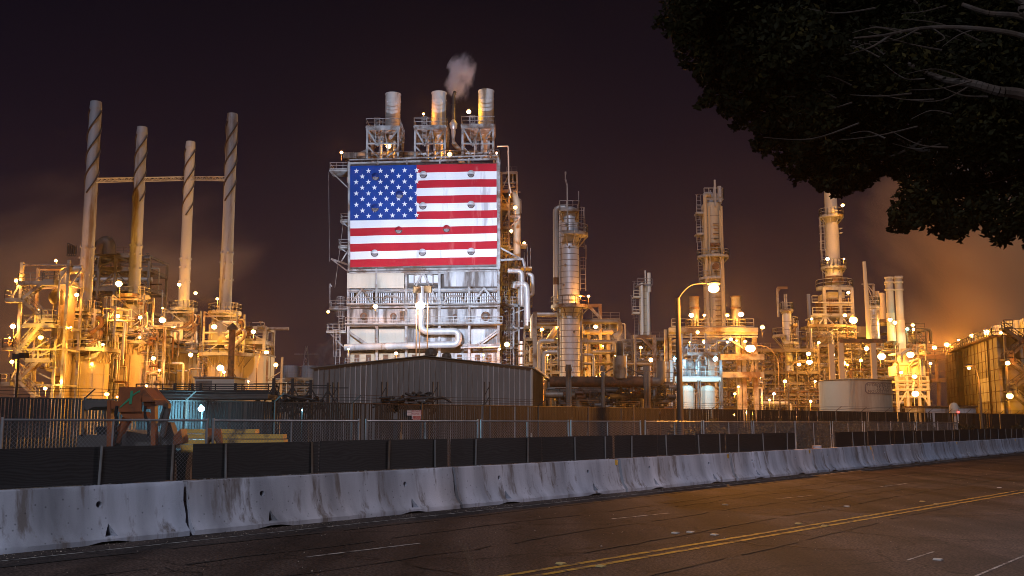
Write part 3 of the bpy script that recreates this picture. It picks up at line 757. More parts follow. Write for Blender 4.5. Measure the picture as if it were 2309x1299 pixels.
# ---------------------------------------------------------------- four fired heaters with tall stacks
HST = []
def heater(Y, spx, spy, stop, ringpy, ring_hw, box, bcx, bhw, btop, lab, pale, bw):
    X = at(spx, spy, Y).x; rs = bw*Y/F/2
    base = V(X, Y, 0)
    t = thing('fired_heater', base, lab, 'heater', 'fired heaters with tall stacks')
    bx_ = at(bcx, 840, Y).x; rb = sx(bhw, Y); zt = at(bcx, btop, Y).z; zr = at(spx, ringpy, Y).z; ztop = at(spx, stop, Y).z
    zb0 = at(spx, box[3], Y).z; zb1 = at(spx, box[2], Y).z
    bc = V(bx_, Y+rb*.3, 0)
    m = MB(); m.lathe(bc, [(rb,0),(rb,zt)], 36)
    for z in (zt*.05, zt*.38, zt*.72, zt*.86): m.ring(bc+V(0,0,z), rb-.02, .12, .09, 36)
    for k in range(30):
        a = 2*PI*k/30; m.bar(bc+V(math.cos(a)*(rb+.05), math.sin(a)*(rb+.05), zt*.86), bc+V(math.cos(a)*(rb+.05), math.sin(a)*(rb+.05), zt), .12)
    for k in range(6):
        a = PI+PI*k/6+.2; m.cyl(bc+V(math.cos(a)*(rb+.1), math.sin(a)*(rb+.1), 0), bc+V(math.cos(a)*(rb+.1), math.sin(a)*(rb+.1), zt*.86), .05, .05, 6)
    sh = m.build('furnace_shell', M['tank_white'], t)
    m = MB(); q = bc+V(math.cos(-1.75)*rb, math.sin(-1.75)*rb-.05, zt*.60); m.box(q, (1.1,.3,1.1)); m.box(q-V(0,.17,0), (.8,.1,.8)); m.build('access_door', M['clad_cream'], sh)
    m = MB(); m.lathe(bc, [(rb+.05, zt+.003),(rb*.55, zt+1.3),(rb*.5, zt+1.32)], 30); m.build('furnace_roof', M['grey_steel'], t)
    ring_platform(t, bc+V(0,0,zt), rb+.1, rb+1.35, .055, a0=PI*.95, a1=PI*2.05, braces=7)
    # convection section: bright clad box, pipework and header beside it
    xa, xb = at(box[0], box[3], Y-rb*.4).x, at(box[1], box[3], Y-rb*.4).x
    m = MB(); m.box(((xa+xb)/2, Y-rb*.1, (zb0+zb1)/2), (xb-xa, rb*1.1, zb1-zb0))
    for f in (.02, .5, .98): m.box(((xa+xb)/2, Y-rb*.65-.05, zb0+(zb1-zb0)*f), (xb-xa+.1, .1, .14))
    for f in (0, .5, 1): m.box((xa+(xb-xa)*f, Y-rb*.65-.055, (zb0+zb1)/2), (.1, .12, zb1-zb0))
    m.build('convection_box', M['clad_cream'], t, False)
    m = MB(); m.lathe(V(X,Y,0), [(rs*2.6, zt+1.2),(rs*2.6, zb1-.3),(rs*1.9, zb1+.4),(rs*1.25, zr-.5)], 16); m.build('flue_hood', M['grey_steel'], t)
    rr = random.Random(int(Y))
    for k in range(9):
        z = zt+.8+(zr-zt-1.5)*rr.random(); x = X+rs*rr.uniform(1, 3.2); d = rr.uniform(.12,.28)
        m = MB(); m.tube([V(x-1.4*rr.random(),Y-rs*2,z), V(x+.8,Y-rs*2.2,z), V(x+.8,Y-rs*2.2,z-rr.uniform(.8,2)), V(x-.5,Y-rs*2.6,z-2)], d, 8)
        m.build('pipe', M[rr.choice(('insulation','insulation_dull','grey_steel','rust'))], t)
    m = MB()
    for sgn in (-1, 1):
        for dy in (-1, 1): m.box((X+sgn*rs*2.8, Y+dy*rs*2.4, (zt+zr)/2), (.22,.22,zr-zt))
    for z in (zt+1.6, (zt+zr)/2, zr-.6):
        m.box((X, Y-rs*2.4, z), (rs*5.6,.18,.22)); m.box((X, Y+rs*2.4, z), (rs*5.6,.18,.22))
    m.bar((X-rs*2.8,Y-rs*2.42,zt),(X+rs*2.8,Y-rs*2.42,(zt+zr)/2),.12); m.bar((X+rs*2.8,Y-rs*2.42,(zt+zr)/2),(X-rs*2.8,Y-rs*2.42,zr),.12)
    m.build('support_frame', M['white_steel'], t, False)
    ring_platform(t, V(X,Y,zr), rs+.1, sx(ring_hw, Y), .055, braces=8)
    lm = MB(); ladder(lm, (X+sx(ring_hw,Y)*.8, Y-sx(ring_hw,Y)*.7, zt), (X+sx(ring_hw,Y)*.8, Y-sx(ring_hw,Y)*.7, zr+1.1), t=.07); lm.build('ladder', M['white_steel'], t, False)
    # stack with helical strakes
    m = MB(); h0 = zr-.5
    prof = [(rs*1.08,h0),(rs*1.06,h0+(ztop-h0)*.3),(rs*1.1,h0+(ztop-h0)*.3),(rs*1.1,h0+(ztop-h0)*.3+.15),(rs*1.02,h0+(ztop-h0)*.3+.15),(rs*.95,ztop-.9),(rs*1.0,ztop-.9),(rs*.9,ztop),(rs*.8,ztop),(rs*.8,ztop-2)]
    m.lathe(V(X,Y,0), prof, 28, caps=False)
    for z in (h0+(ztop-h0)*.18, h0+(ztop-h0)*.26, h0+(ztop-h0)*.31):
        for k in range(6):
            a = k*PI/3+z; m.box((X+math.cos(a)*rs*1.12, Y+math.sin(a)*rs*1.12, z), (.2,.2,.25))
    st = m.build('stack', M['stack_pale' if pale else 'stack_paint'], t)
    m = MB(); zs = ztop-(ztop-h0)*.44; n = 90
    for k in range(3):
        m = MB(); P_ = []
        for i in range(n+1):
            z = zs+(ztop-1.2-zs)*i/n; a = -(ztop-1.2-z)/(rs*11)*2*PI+k*2*PI/3+2; r = rs*(1.0+.06)
            P_.append(V(X+math.cos(a)*r, Y+math.sin(a)*r, z))
        for a_, b_ in zip(P_, P_[1:]): m.bar(a_, b_, .13, .15)
        m.build('helical_strake', M['dark_steel'], st, False)
    HST.append((X, Y, rs))
    return t
heater(125, 198, 560, 230, 701, 36, (160,200,725,766), 186, 50, 790, 'leftmost fired heater with the tallest tan stack beside the stair tower', False, 28)
heater(136, 307, 560, 287, 669, 36, (257,300,700,740), 296, 46, 774, 'second fired heater from the left with a blotchy rusted stack', False, 25)
heater(143, 421, 520, 320, 698, 31, (373,415,729,768), 410, 45, 795, 'third fired heater from the left with the shortest, smoothest stack', True, 23)
heater(130, 515, 500, 257, 706, 37, (481,503,729,766), 506, 39, 800, 'fourth fired heater from the left, rightmost of the tall stacks', False, 26)
def truss_bridge():
    t = thing('truss_bridge', V(HST[0][0], HST[0][1], at(198,404,125).z), 'thin horizontal lattice truss tying the four tall stacks together', 'truss')
    for (a, pa), (b, pb) in zip([(0,404),(1,402),(2,400)], [(1,402),(2,400),(3,400)]):
        A = V(HST[a][0]+HST[a][2]*.9, HST[a][1]-HST[a][2]*.5, at(200,pa,HST[a][1]).z); B = V(HST[b][0]-HST[b][2]*.9, HST[b][1]-HST[b][2]*.5, at(400,pb,HST[b][1]).z)
        m = MB(); m.bar(A,B,.14); m.bar(A-V(0,0,.55),B-V(0,0,.55),.12); m.bar(A+V(0,.7,-.2),B+V(0,.7,-.2),.12)
        n = 10
        for i in range(n):
            p, q = A.lerp(B,i/n), A.lerp(B,(i+1)/n); dn = V(0,0,.55)
            m.bar(p, q-dn, .07) if i % 2 else m.bar(p-dn, q, .07); m.bar(p, q+V(0,.7,-.2), .06)
        m.build('truss_span', M['stack_pale'], t, False)
truss_bridge()

# ---------------------------------------------------------------- steel stair tower at the far left
def stair_tower():
    Y = 118; W = lambda px, py, d=0: at(px, py, Y)+V(0,d,0)
    t = thing('stair_tower', V(W(90,890).x, Y, 0), 'white steel tower with zigzag stairs and balconies at the left edge', 'stair tower')
    ST = M['white_steel']; m = MB()
    xl, xl2, xr = W(50,600).x, W(38,880).x, W(155,600).x
    zt = W(50,592).z
    m.bar((xl2,Y,0),(xl,Y,zt),.35); m.bar((xr,Y,0),(xr,Y,zt+.3),.3); m.bar((W(130,700).x,Y,0),(W(130,700).x,Y,W(130,632).z),.25)
    m.bar((xl2,Y+4,0),(xl,Y+4,zt),.3); m.bar((xr,Y+4,0),(xr,Y+4,zt),.3)
    for py in (597, 640, 738, 788, 868):
        m.bar((W(48,py).x,Y,W(0,py).z),(xr,Y,W(0,py).z),.18); m.bar((W(48,py).x,Y+4,W(0,py).z),(xr,Y+4,W(0,py).z),.2); m.bar((xr,Y,W(0,py).z),(xr,Y+4,W(0,py).z),.2)
    for a, b in (((45,640),(25,675)),((50,645),(72,668)),((80,706),(42,742)),((45,742),(22,780)),((118,760),(60,800)),((155,600),(135,632)),((185,605),(157,645)),((38,830),(22,862)),((45,820),(72,840)),((150,770),(70,815)),((85,840),(115,855))):
        m.bar(W(*a), W(*b), .17)
    m.build('frame', ST, t, False)
    def plat(x0,x1,py,back=False,r=True):
        q = MB(); a, b = W(x0,py), W(x1,py); q.box(((a.x+b.x)/2, Y-.3 if not back else Y+1.5, a.z-.12), (b.x-a.x, 1.4, .28)); p = q.build('landing', ST, t, False)
        if r: q = MB(); yy = Y-1 if not back else Y+.8; rail(q, [(a.x,yy+1.4,a.z),(a.x,yy,a.z),(b.x,yy,b.z),(b.x,yy+1.4,b.z)], 1.15, .07); q.build('railing', ST, p, False)
    for x0,x1,py in ((20,58,678),(102,128,723),(50,130,640),(15,38,786),(65,122,813),(10,32,866),(105,130,636),(60,130,735)): plat(x0,x1,py)
    for a, b in (((58,676),(108,638)),((105,722),(58,678)),((52,788),(108,726)),((65,812),(38,786)),((45,862),(95,815)),((88,896),(42,852))):
        q = MB(); lo, hi = (a, b) if a[1] > b[1] else (b, a); stair_flight(q, W(*lo)+V(0,-.5,0), W(*hi)+V(0,-.5,0), .9, .08); q.build('stair_flight', ST, t, False)
    rr = random.Random(3)
    for k in range(7):
        q = MB(); x = rr.uniform(60,125); y0 = rr.uniform(700,860); q.tube([W(x,y0,1.5), W(x,y0+40,1.5), W(x+20,y0+40,1.5)], rr.uniform(.1,.3), 8); q.build('pipe', M[rr.choice(('insulation_dull','tank_white','rust'))], t)
    q = MB(); c = W(112,665,2.2); q.sphere(c, 1.05, 20, 12, 1); q.cyl(c+V(0,0,-5), c, .5, .5, 12); q.build('vessel', M['clad_cream'], t)
    q = MB(); q.tube([W(132,640,1),W(132,608,1),W(178,604,1)], .5, 12); q.build('duct', M['insulation'], t)
stair_tower()
def clad_shaft():
    Y = 121; a = at(132, 632, Y); b = at(156, 632, Y)
    t = thing('clad_shaft', V((a.x+b.x)/2, Y, 0), 'narrow yellow lit clad shaft between the stair tower and the first heater', 'shaft')
    m = MB(); m.box(((a.x+b.x)/2, Y+1.2, a.z/2), (b.x-a.x, 2.4, a.z))
    for k in range(9): m.box(((a.x+b.x)/2, Y-.02, a.z*k/9+.4), (b.x-a.x+.04, .06, .07))
    m.build('body', M['clad_yellow'], t, False)
    m = MB(); ladder(m, (a.x+.4, Y-.3, a.z*.38), (a.x+.4, Y-.3, a.z*.66), t=.06); m.build('ladder', M['grey_steel'], t, False)
    m = MB(); m.cyl((a.x-.1,Y-.1,0),(a.x-.1,Y-.1,a.z),.09,.09,6); m.cyl((b.x+.15,Y-.1,0),(b.x+.15,Y-.1,a.z*.6),.12,.12,6); m.build('pipe', M['insulation'], t)
clad_shaft()
# ---------------------------------------------------------------- generic process modules
PIPES = ('insulation','insulation_dull','grey_steel','insulation','rust','white_steel','clad_cream','tan_steel','insulation_dull')
def module(label, px0, px1, Y, dep, levels, seed, npipe=10, nvert=6, nves=2, nx=3, mat='white_steel', cat='pipe rack', name='pipe_rack', group=None, rails=True, t_=.2, ladders=1, nval=6):
    rr = random.Random(seed)
    x0, x1 = at(px0, levels[-1], Y).x, at(px1, levels[-1], Y).x; zs = [0]+[at(px0, p, Y).z for p in sorted(levels, reverse=True)]
    t = thing(name, V((x0+x1)/2, Y, 0), label, cat, group)
    m = MB(); frame3(m, x0, x1, Y, Y+dep, zs, t_, nx, 1, True, seed); m.build('steel_frame', M[mat], t, False)
    # deck plates with rails on some levels
    for z in zs[1:]:
        if rr.random() < .75:
            a = x0+(x1-x0)*rr.choice((0,0,.33,.5)); b = x1-(x1-x0)*rr.choice((0,0,.25)); 
            if b-a < 2: a, b = x0, x1
            q = MB(); q.box(((a+b)/2, Y+dep/2-.3, z+.06), (b-a+.3, dep-.8, .1)); p = q.build('walkway', M['grey_steel'], t, False)
            if rails: q = MB(); rail(q, [(a,Y+.15,z+.1),(b,Y+.15,z+.1)], 1.1, .05); q.build('railing', M[mat], p, False)
    for k in range(npipe):
        zi = rr.randrange(len(zs)-1); z = zs[zi]+(zs[zi+1]-zs[zi])*rr.random()+.3; r = rr.choice((.06,.08,.1,.12,.12,.18,.25,.34)); y = Y+rr.uniform(-.3,dep*.8)
        a = x0-rr.uniform(0,1.5) if rr.random() < .6 else x0+(x1-x0)*rr.random()*.6; b = x1+rr.uniform(0,1) if rr.random() < .5 else a+(x1-a)*rr.uniform(.4,1)
        if b-a < 1.5: b = a+3
        pts = [V(a,y,z),V(b,y,z)]
        if rr.random() < .6: pts.append(V(b,y,max(.2,z-rr.uniform(1.5,6))))
        if rr.random() < .4: pts.insert(0, V(a,y,max(.2,z-rr.uniform(1.5,6))))
        q = MB(); q.tube(pts, r, 8 if r < .2 else 12)
        if r >= .18:
            n = int((b-a)/1.2)
            for i in range(1, n): q.cyl(V(a+(b-a)*i/n-.03,y,z), V(a+(b-a)*i/n+.03,y,z), r*1.05, r*1.05, 12)
        q.build('pipe', M[rr.choice(PIPES)], t)
    for k in range(nvert):
        x = x0+(x1-x0)*rr.random(); y = Y+rr.uniform(-.5,dep*.6); r = rr.choice((.07,.1,.14,.22)); zt = zs[-1]*rr.uniform(.4,1.05); zb = zs[-1]*rr.uniform(0,.3)
        q = MB(); pts = [V(x,y,zb),V(x,y,zt)]
        if rr.random() < .6: pts.append(V(x+rr.choice((-1,1))*rr.uniform(1,3),y,zt))
        q.tube(pts, r, 8); q.build('pipe', M[rr.choice(PIPES)], t)
    for k in range(nves):
        zi = rr.randrange(len(zs)-1); zb = zs[zi]+.2; hh = zs[zi+1]-zs[zi]
        x = x0+(x1-x0)*rr.uniform(.1,.9); r = rr.uniform(.5,1.0); y = Y+dep*rr.uniform(.3,.6); q = MB()
        if rr.random() < .55:
            h = hh*rr.uniform(.6,1.15); q.lathe(V(x,y,zb), [(r*.1,0),(r*.8,.15),(r,.5),(r,h-.5),(r*.8,h-.15),(r*.1,h)], 18)
        else:
            L_ = rr.uniform(2.5,5); zc = zb+r+.3; q.cyl(V(x-L_/2,y,zc),V(x+L_/2,y,zc),r,r,18); q.cyl(V(x-L_/2-r*.4,y,zc),V(x-L_/2,y,zc),r*.5,r,18); q.cyl(V(x+L_/2,y,zc),V(x+L_/2+r*.4,y,zc),r,r*.5,18)
            for s in (-1,1): q.box((x+s*L_*.3,y,zb+.3),(.3,r*1.4,.9))
        q.build('vessel', M[rr.choice(('tank_white','insulation','insulation_dull','clad_cream'))], t)
    for k in range(ladders):
        x = x0+(x1-x0)*rr.random(); q = MB(); i = rr.randrange(len(zs)-1); ladder(q, (x,Y-.35,zs[i]+.1), (x,Y-.35,zs[i+1]+1.1), t=.065); q.build('ladder', M[mat], t, False)
    for k in range(nval):
        x = x0+(x1-x0)*rr.random(); z = zs[-1]*rr.uniform(.1,1); y = Y-rr.uniform(.1,.5); q = MB()
        q.cyl((x,y,z),(x,y,z+.7),.05,.05,6); q.cyl((x-.35,y,z),(x+.35,y,z),.2,.2,8); q.ring((x,y,z+.7),.2,.05,.05,10); q.cyl((x-.4,y,z),(x-.33,y,z),.28,.28,10); q.cyl((x+.33,y,z),(x+.4,y,z),.28,.28,10)
        q.build('valve', M[rr.choice(('dark_steel','grey_steel','rust'))], t)
    return t
module('crowded upper equipment deck behind the two left stacks', 172, 325, 152, 8, (575,606,650,700,760,830), 11, 14, 10, 3, 4, 'grey_steel', 'equipment deck', 'equipment_deck', t_=.35)
module('pipe rack between the first and second heaters', 222, 252, 128, 4, (690,750,805,860), 12, 9, 5, 1, 1)
module('pipe rack between the second and third heaters', 330, 368, 134, 5, (738,775,835,870), 13, 14, 6, 2, 2)
module('narrow pipe rack between the third and fourth heaters', 448, 470, 133, 5, (775,815,850), 14, 9, 4, 0, 1)
module('open steel gantry and piping right of the fourth heater', 538, 595, 134, 5, (735,768,800), 15, 7, 5, 1, 1, t_=.4)
module('far pipe racks glimpsed between the left heaters and the warehouse', 612, 705, 170, 6, (855,872,888), 16, 16, 6, 1, 5, 'grey_steel', t_=.2)
def upper_gear():
    Y = 150
    t = thing('fan_housing', at(235,565,Y), 'dark curved duct housing on top of the left equipment deck', 'duct')
    m = MB(); m.tube([at(222,575,Y), at(224,556,Y), at(240,545,Y), at(246,552,Y), at(247,575,Y)], 1.0, 12, 2.5); m.build('duct', M['dark_steel'], t)
    m = MB(); a, b = at(153,548,Y), at(171,577,Y)
    for k in range(5): x = a.x+(b.x-a.x)*k/4; m.bar((x,Y,a.z-k*.15),(x,Y,b.z),.12)
    m.bar(a,(b.x,Y,a.z-.6),.12); m.bar((a.x,Y,b.z),b,.12); m.box(((a.x+b.x)/2,Y+.2,(a.z+b.z)/2),(b.x-a.x,.05,a.z-b.z-.7))
    m.build('screen', M['dark_steel'], t, False)
upper_gear()
def clad_building():
    Y = 131; a = at(543, 800, Y); b = at(592, 890, Y)
    t = thing('clad_building', V((a.x+b.x)/2, Y, 0), 'tall cream corrugated box building right of the fourth heater', 'building')
    m = MB(); x0, x1 = a.x, b.x; m.box(((x0+x1)/2, Y+3, a.z/2), (x1-x0, 6, a.z)); 
    n = 24
    for k in range(n): m.box((x0+(x1-x0)*(k+.5)/n, Y-.03, a.z/2), (.05, .06, a.z-.1))
    m.build('walls', M['clad_cream'], t, False)
    m = MB(); m.box(((x0+x1)/2, Y+3, a.z+.1), (x1-x0+.3, 6.3, .2)); m.build('roof', M['grey_steel'], t, False)
    m = MB(); xr = x1+.5; 
    for dx in (0, 1.9):
        m.box((xr+dx, Y, at(600,805,Y).z/2), (.25,.25,at(600,805,Y).z))
    for k in range(6):
        z = 1+k*1.25; m.bar((xr,Y,z),(xr+1.9,Y,z+.0),.1); m.bar((xr,Y,z),(xr+1.9,Y,z+1.2),.1)
    m.build('lattice_mast', M['white_steel'], t, False)
clad_building()
def guyed_vent():
    Y = 112; X = at(522, 800, Y).x; zt = at(522,742,Y).z; zb = 0
    t = thing('vent_stack', V(X,Y,0), 'slim dark vent pipe with conical cap and guy rods before the fourth heater', 'vent')
    m = MB(); m.cyl((X,Y,0),(X,Y,zt),.36,.36,16); m.cyl((X,Y,zt*.62),(X,Y,zt*.62+.1),.45,.45,16); m.build('pipe', M['rust'], t)
    m = MB(); m.cyl((X,Y,zt-.1),(X,Y,zt+.15),.62,.62,16); m.cyl((X,Y,zt+.15),(X,Y,zt+.7),.6,.05,16); m.build('cap', M['dark_steel'], t)
    m = MB()
    for dx, dy in ((7.2,-3),(3,-2),(-3.4,-2.5),(-3,4)): m.bar((X,Y,zt*.62),(X+dx,Y+dy,.0),.09)
    m.build('guy_rods', M['dark_steel'], t, False)
guyed_vent()
def shed():
    Y = 100; a = at(440, 852, Y); b = at(480, 890, Y); c = at(528, 855, Y)
    t = thing('equipment_shed', V(c.x,Y,0), 'small pale flat roofed shed with one dark wall in front of the heaters', 'shed')
    m = MB(); m.box(((a.x+c.x)/2,Y+2,a.z/2),(c.x-a.x,4,a.z)); m.build('walls', M['clad_cream'], t, False)
    m = MB(); m.box(((a.x+b.x)/2,Y-.03,a.z/2-.1),(b.x-a.x-.25,.05,a.z-.35)); m.build('door', M['grey_steel'], t, False)
    m = MB(); m.box(((a.x+c.x)/2,Y+2,a.z+.06),(c.x-a.x+.3,4.3,.12)); m.build('roof', M['grey_steel'], t, False)
shed()
def railed_deck():
    Y = 48; A = lambda x, y: at(x, y, Y)
    t = thing('loading_deck', V(A(470,890).x,Y,0), 'dark railed loading deck standing above the slatted fence', 'platform')
    m = MB(); a, b = A(300,889), A(604,889); m.box(((a.x+b.x)/2,Y+1.2,a.z-.12),(b.x-a.x,2.4,.24)); m.box(((a.x+b.x)/2,Y+1.2,a.z/2-.15),(b.x-a.x-.4,2.2,a.z-.35)); m.build('deck', M['machine_grey'], t, False)
    m = MB(); z = a.z; rail(m, [(A(305,880).x,Y+.1,z),(A(604,880).x,Y+.1,z)], A(0,866).z-z, .05, 1.3); rail(m, [(A(360,880).x,Y+2.2,z),(A(604,880).x,Y+2.2,z)], A(0,868).z-z, .05, 1.7)
    for x in (393,433,452,530): m.box((A(x,870).x,Y+.1,z+.25),(.12,.12,.55))
    m.build('railing', M['black_steel'], t, False)
railed_deck()
def rack_post(px, top, label, kind, Y=50):
    X = at(px, 880, Y).x; z = at(px, top, Y).z
    t = thing('storage_rack', V(X,Y,0), label, 'rack', 'black rack uprights behind the slatted fence'); m = MB()
    if kind == 0:
        m.box((X,Y,z/2),(.14,.14,z)); m.bar((X,Y,z*.9),(X-.9,Y,z*.5),.07); m.bar((X,Y,z*.9),(X+.9,Y,z*.5),.07); m.bar((X-1,Y,z*.93),(X+1,Y,z*.93),.05)
    else:
        for d in (-.12,.12): m.box((X+d,Y,z/2),(.07,.1,z)); 
        for k in range(5): m.bar((X-.12,Y,z*(.3+.13*k)),(X+.12,Y,z*(.42+.13*k)),.04)
    m.build('upright', M['black_steel'], t, False)
for px, top, lab, kd in ((617,853,'black braced rack post right of the loading deck',0),(660,853,'second black braced rack post right of the loading deck',0),(701,857,'black braced post at the left corner of the warehouse',0),(740,863,'black braced post before the warehouse left end',0),
    (756,862,'black perforated twin upright at the left part of the warehouse front',1),(866,861,'black perforated twin upright left of the rubble pile',1),(981,861,'black perforated twin upright left of the warehouse middle',1),(1098,861,'black perforated twin upright right of the warehouse middle',1)):
    rack_post(px, top, lab, kd)
rnd = random.Random(5)
for i, (px, w) in enumerate(((670,60),(890,30),(950,42))):
    c = at(px, 905, 50); m = MB()
    for k in range(26): 
        p = c+V(rnd.gauss(0,1)*w*50/F*.45, rnd.uniform(-.5,.5), rnd.uniform(-.5,.12+.3*(i==2))); m.limb([p, p+V(rnd.uniform(-.5,.5),rnd.uniform(-.2,.2),rnd.uniform(-.1,.25)), p+V(rnd.uniform(-.9,.9),0,rnd.uniform(-.2,.2))], .09, .05, 6)
    m.box((c.x, c.y, .95), (w*50/F, 1.2, 1.9))
    solo(m, 'scrap_pile', M['black_steel'], ['black heap of hoses left of the warehouse','small low black heap before the warehouse','taller black heap before the middle of the warehouse'][i], 'scrap pile', 'dark heaps before the warehouse')

# ---------------------------------------------------------------- warehouse
def warehouse():
    Yf = 88.; 
    L0 = at(707,830,Yf); R0 = at(1196,829,Yf); pk = at(958,806,Yf)
    ze = (L0.z+R0.z)/2; zp = pk.z
    Lb = V(6.9-(R0.x-L0.x), 146, 0); Rb = V(7.3, 146, 0)
    Lf = V(L0.x, Yf, 0); Rf = V(R0.x, Yf, 0); Pf = V(pk.x, Yf, zp); Pb = V((Lb.x+Rb.x)/2, 146, zp)
    t = thing('warehouse', (Lf+Rf)/2, 'long grey corrugated metal warehouse with a low gable roof before the flag', 'warehouse')
    u = V(0,0,ze)
    m = MB(); m.add([Lf,Rf,Rf+u,Pf,Lf+u, Lb,Rb,Rb+u,Pb,Lb+u], [(0,1,2,3,4),(9,8,7,6,5),(1,6,7,2),(5,0,4,9)])
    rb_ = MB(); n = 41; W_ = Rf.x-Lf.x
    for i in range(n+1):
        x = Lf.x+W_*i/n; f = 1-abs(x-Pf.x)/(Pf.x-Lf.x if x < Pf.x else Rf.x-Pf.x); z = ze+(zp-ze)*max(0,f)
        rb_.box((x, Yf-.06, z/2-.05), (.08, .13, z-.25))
    m.build('walls', M['warehouse_clad'], t, False); rb_.build('wall_seam', M['clad_dirty'], t, False)  # front ribs paler than the wall: the lamplight they catch, put into colour
    m = MB(); n = 60
    for i in range(n):
        a = Rf.lerp(Rb, i/n); m.box((a.x+.03, a.y, ze/2), (.06,.12,ze-.2))
    m.build('wall_seam', M['warehouse_clad'], t, False)
    m = MB(); o = .25
    m.add([Lf+u+V(-.3,-.3,-.05), Pf+V(0,-.3,.12), Pb+V(0,.3,.12), Lb+u+V(-.3,.3,-.05), Rf+u+V(.3,-.3,-.05), Rb+u+V(.3,.3,-.05),
           Lf+u+V(-.3,-.3,.03), Pf+V(0,-.3,.17), Pb+V(0,.3,.26), Lb+u+V(-.3,.3,.08), Rf+u+V(.3,-.3,.03), Rb+u+V(.3,.3,.08)],
          [(6,7,8,9),(7,10,11,8),(0,3,2,1),(1,2,5,4),(0,1,7,6),(1,4,10,7),(3,9,8,2),(2,8,11,5),(0,6,9,3),(4,5,11,10)])
    m.build('roof', M['warehouse_clad'], t, False)
    m = MB(); m.bar(Rf+u+V(.34,-.3,0), Rb+u+V(.34,.3,0), .16, .2); m.build('gutter', M['clad_cream'], t, False)
    m = MB(); q = Rf+V(.12,-.12,0); m.bar(q, q+V(0,0,ze), .12, .1); m.build('downpipe', M['clad_cream'], t, False)
    for f0, f1 in ((.24,.33),(.42,.52),(.64,.74)):
        m = MB(); a = Rf.lerp(Rb, f0); b = Rf.lerp(Rb, f1)
        m.add([a+V(.09,0,.02), b+V(.09,0,.02), b+V(.09,0,ze-.3), a+V(.09,0,ze-.3)], [(0,1,2,3)]); d_ = m.build('door', M['rust'], t, False)
        m = MB(); m.bar(a+V(.12,0,0),a+V(.12,0,ze-.3),.12); m.bar(b+V(.12,0,0),b+V(.12,0,ze-.3),.12); m.bar(a+V(.12,0,ze-.3),b+V(.12,0,ze-.3),.12); m.build('frame', M['clad_cream'], d_, False)
    for px, r, dy in ((972,.52,3),(1007,.46,9)):
        c = V(at(px,800,Yf+dy).x, Yf+dy, zp-.1); q = MB()
        q.cyl(c, c+V(0,0,.35), r*.6, r*.6, 14)
        prof = [(r*.62,.35),(r*.95,.5),(r*1.0,.75),(r*.8,1.0),(r*.35,1.12),(.01,1.14)]
        q.lathe(c, prof, 22)
        for k in range(22):
            a = 2*PI*k/22; dd = V(math.cos(a),math.sin(a),0)
            for (r0,z0),(r1,z1) in zip(prof[:-1],prof[1:-1]): q.bar(c+dd*r0*1.03+V(0,0,z0), c+dd*r1*1.03+V(0,0,z1), .05)
        q.build('turbine_vent', M['dark_steel'], t)
warehouse()
# ================================================================== FLAG STRUCTURE
def FY_(px): return 201.5-.0106*(px-792)
def FP(px, py, d=0): p = at(px, py, FY_(px)); return p+V(0,d,0)
FT = thing('flag_structure', V(FP(955,900).x, 199.8, 0), 'huge white steel catalytic unit that carries the flag, braced frame and stained panels', 'industrial building')
WS = M['white_steel']
def fbox(px0, px1, py0, py1, d0, d1, mat, name, parent=FT, ribs=0, rib_h=False):
    m = MB(); a = FP(px0,py0); b = FP(px1,py0); za = FP(px0,py0).z; zb = FP(px0,py1).z; za2 = FP(px1,py0).z; zb2 = FP(px1,py1).z
    x0, x1 = FP(px0,(py0+py1)/2).x, FP(px1,(py0+py1)/2).x; y0, y1 = FY_(px0), FY_(px1)
    vs = [(x0,y0+d0,zb),(x1,y1+d0,zb2),(x1,y1+d0,za2),(x0,y0+d0,za),(x0,y0+d1,zb),(x1,y1+d1,zb2),(x1,y1+d1,za2),(x0,y0+d1,za)]
    m.add(vs, [(0,1,2,3),(7,6,5,4),(0,4,5,1),(3,2,6,7),(0,3,7,4),(1,5,6,2)])
    for i in range(ribs):
        f = (i+.5)/ribs; x = x0+(x1-x0)*f; y = y0+(y1-y0)*f+d0
        m.box((x, y-.03, (za+zb)/2), (.06, .07, abs(za-zb)-.05))
    return m.build(name, mat if isinstance(mat, bpy.types.Material) else M[mat], parent, False)
def fbar(m, a, b, w, d=0, h=None): m.bar(FP(*a, d), FP(*b, d), w, h)
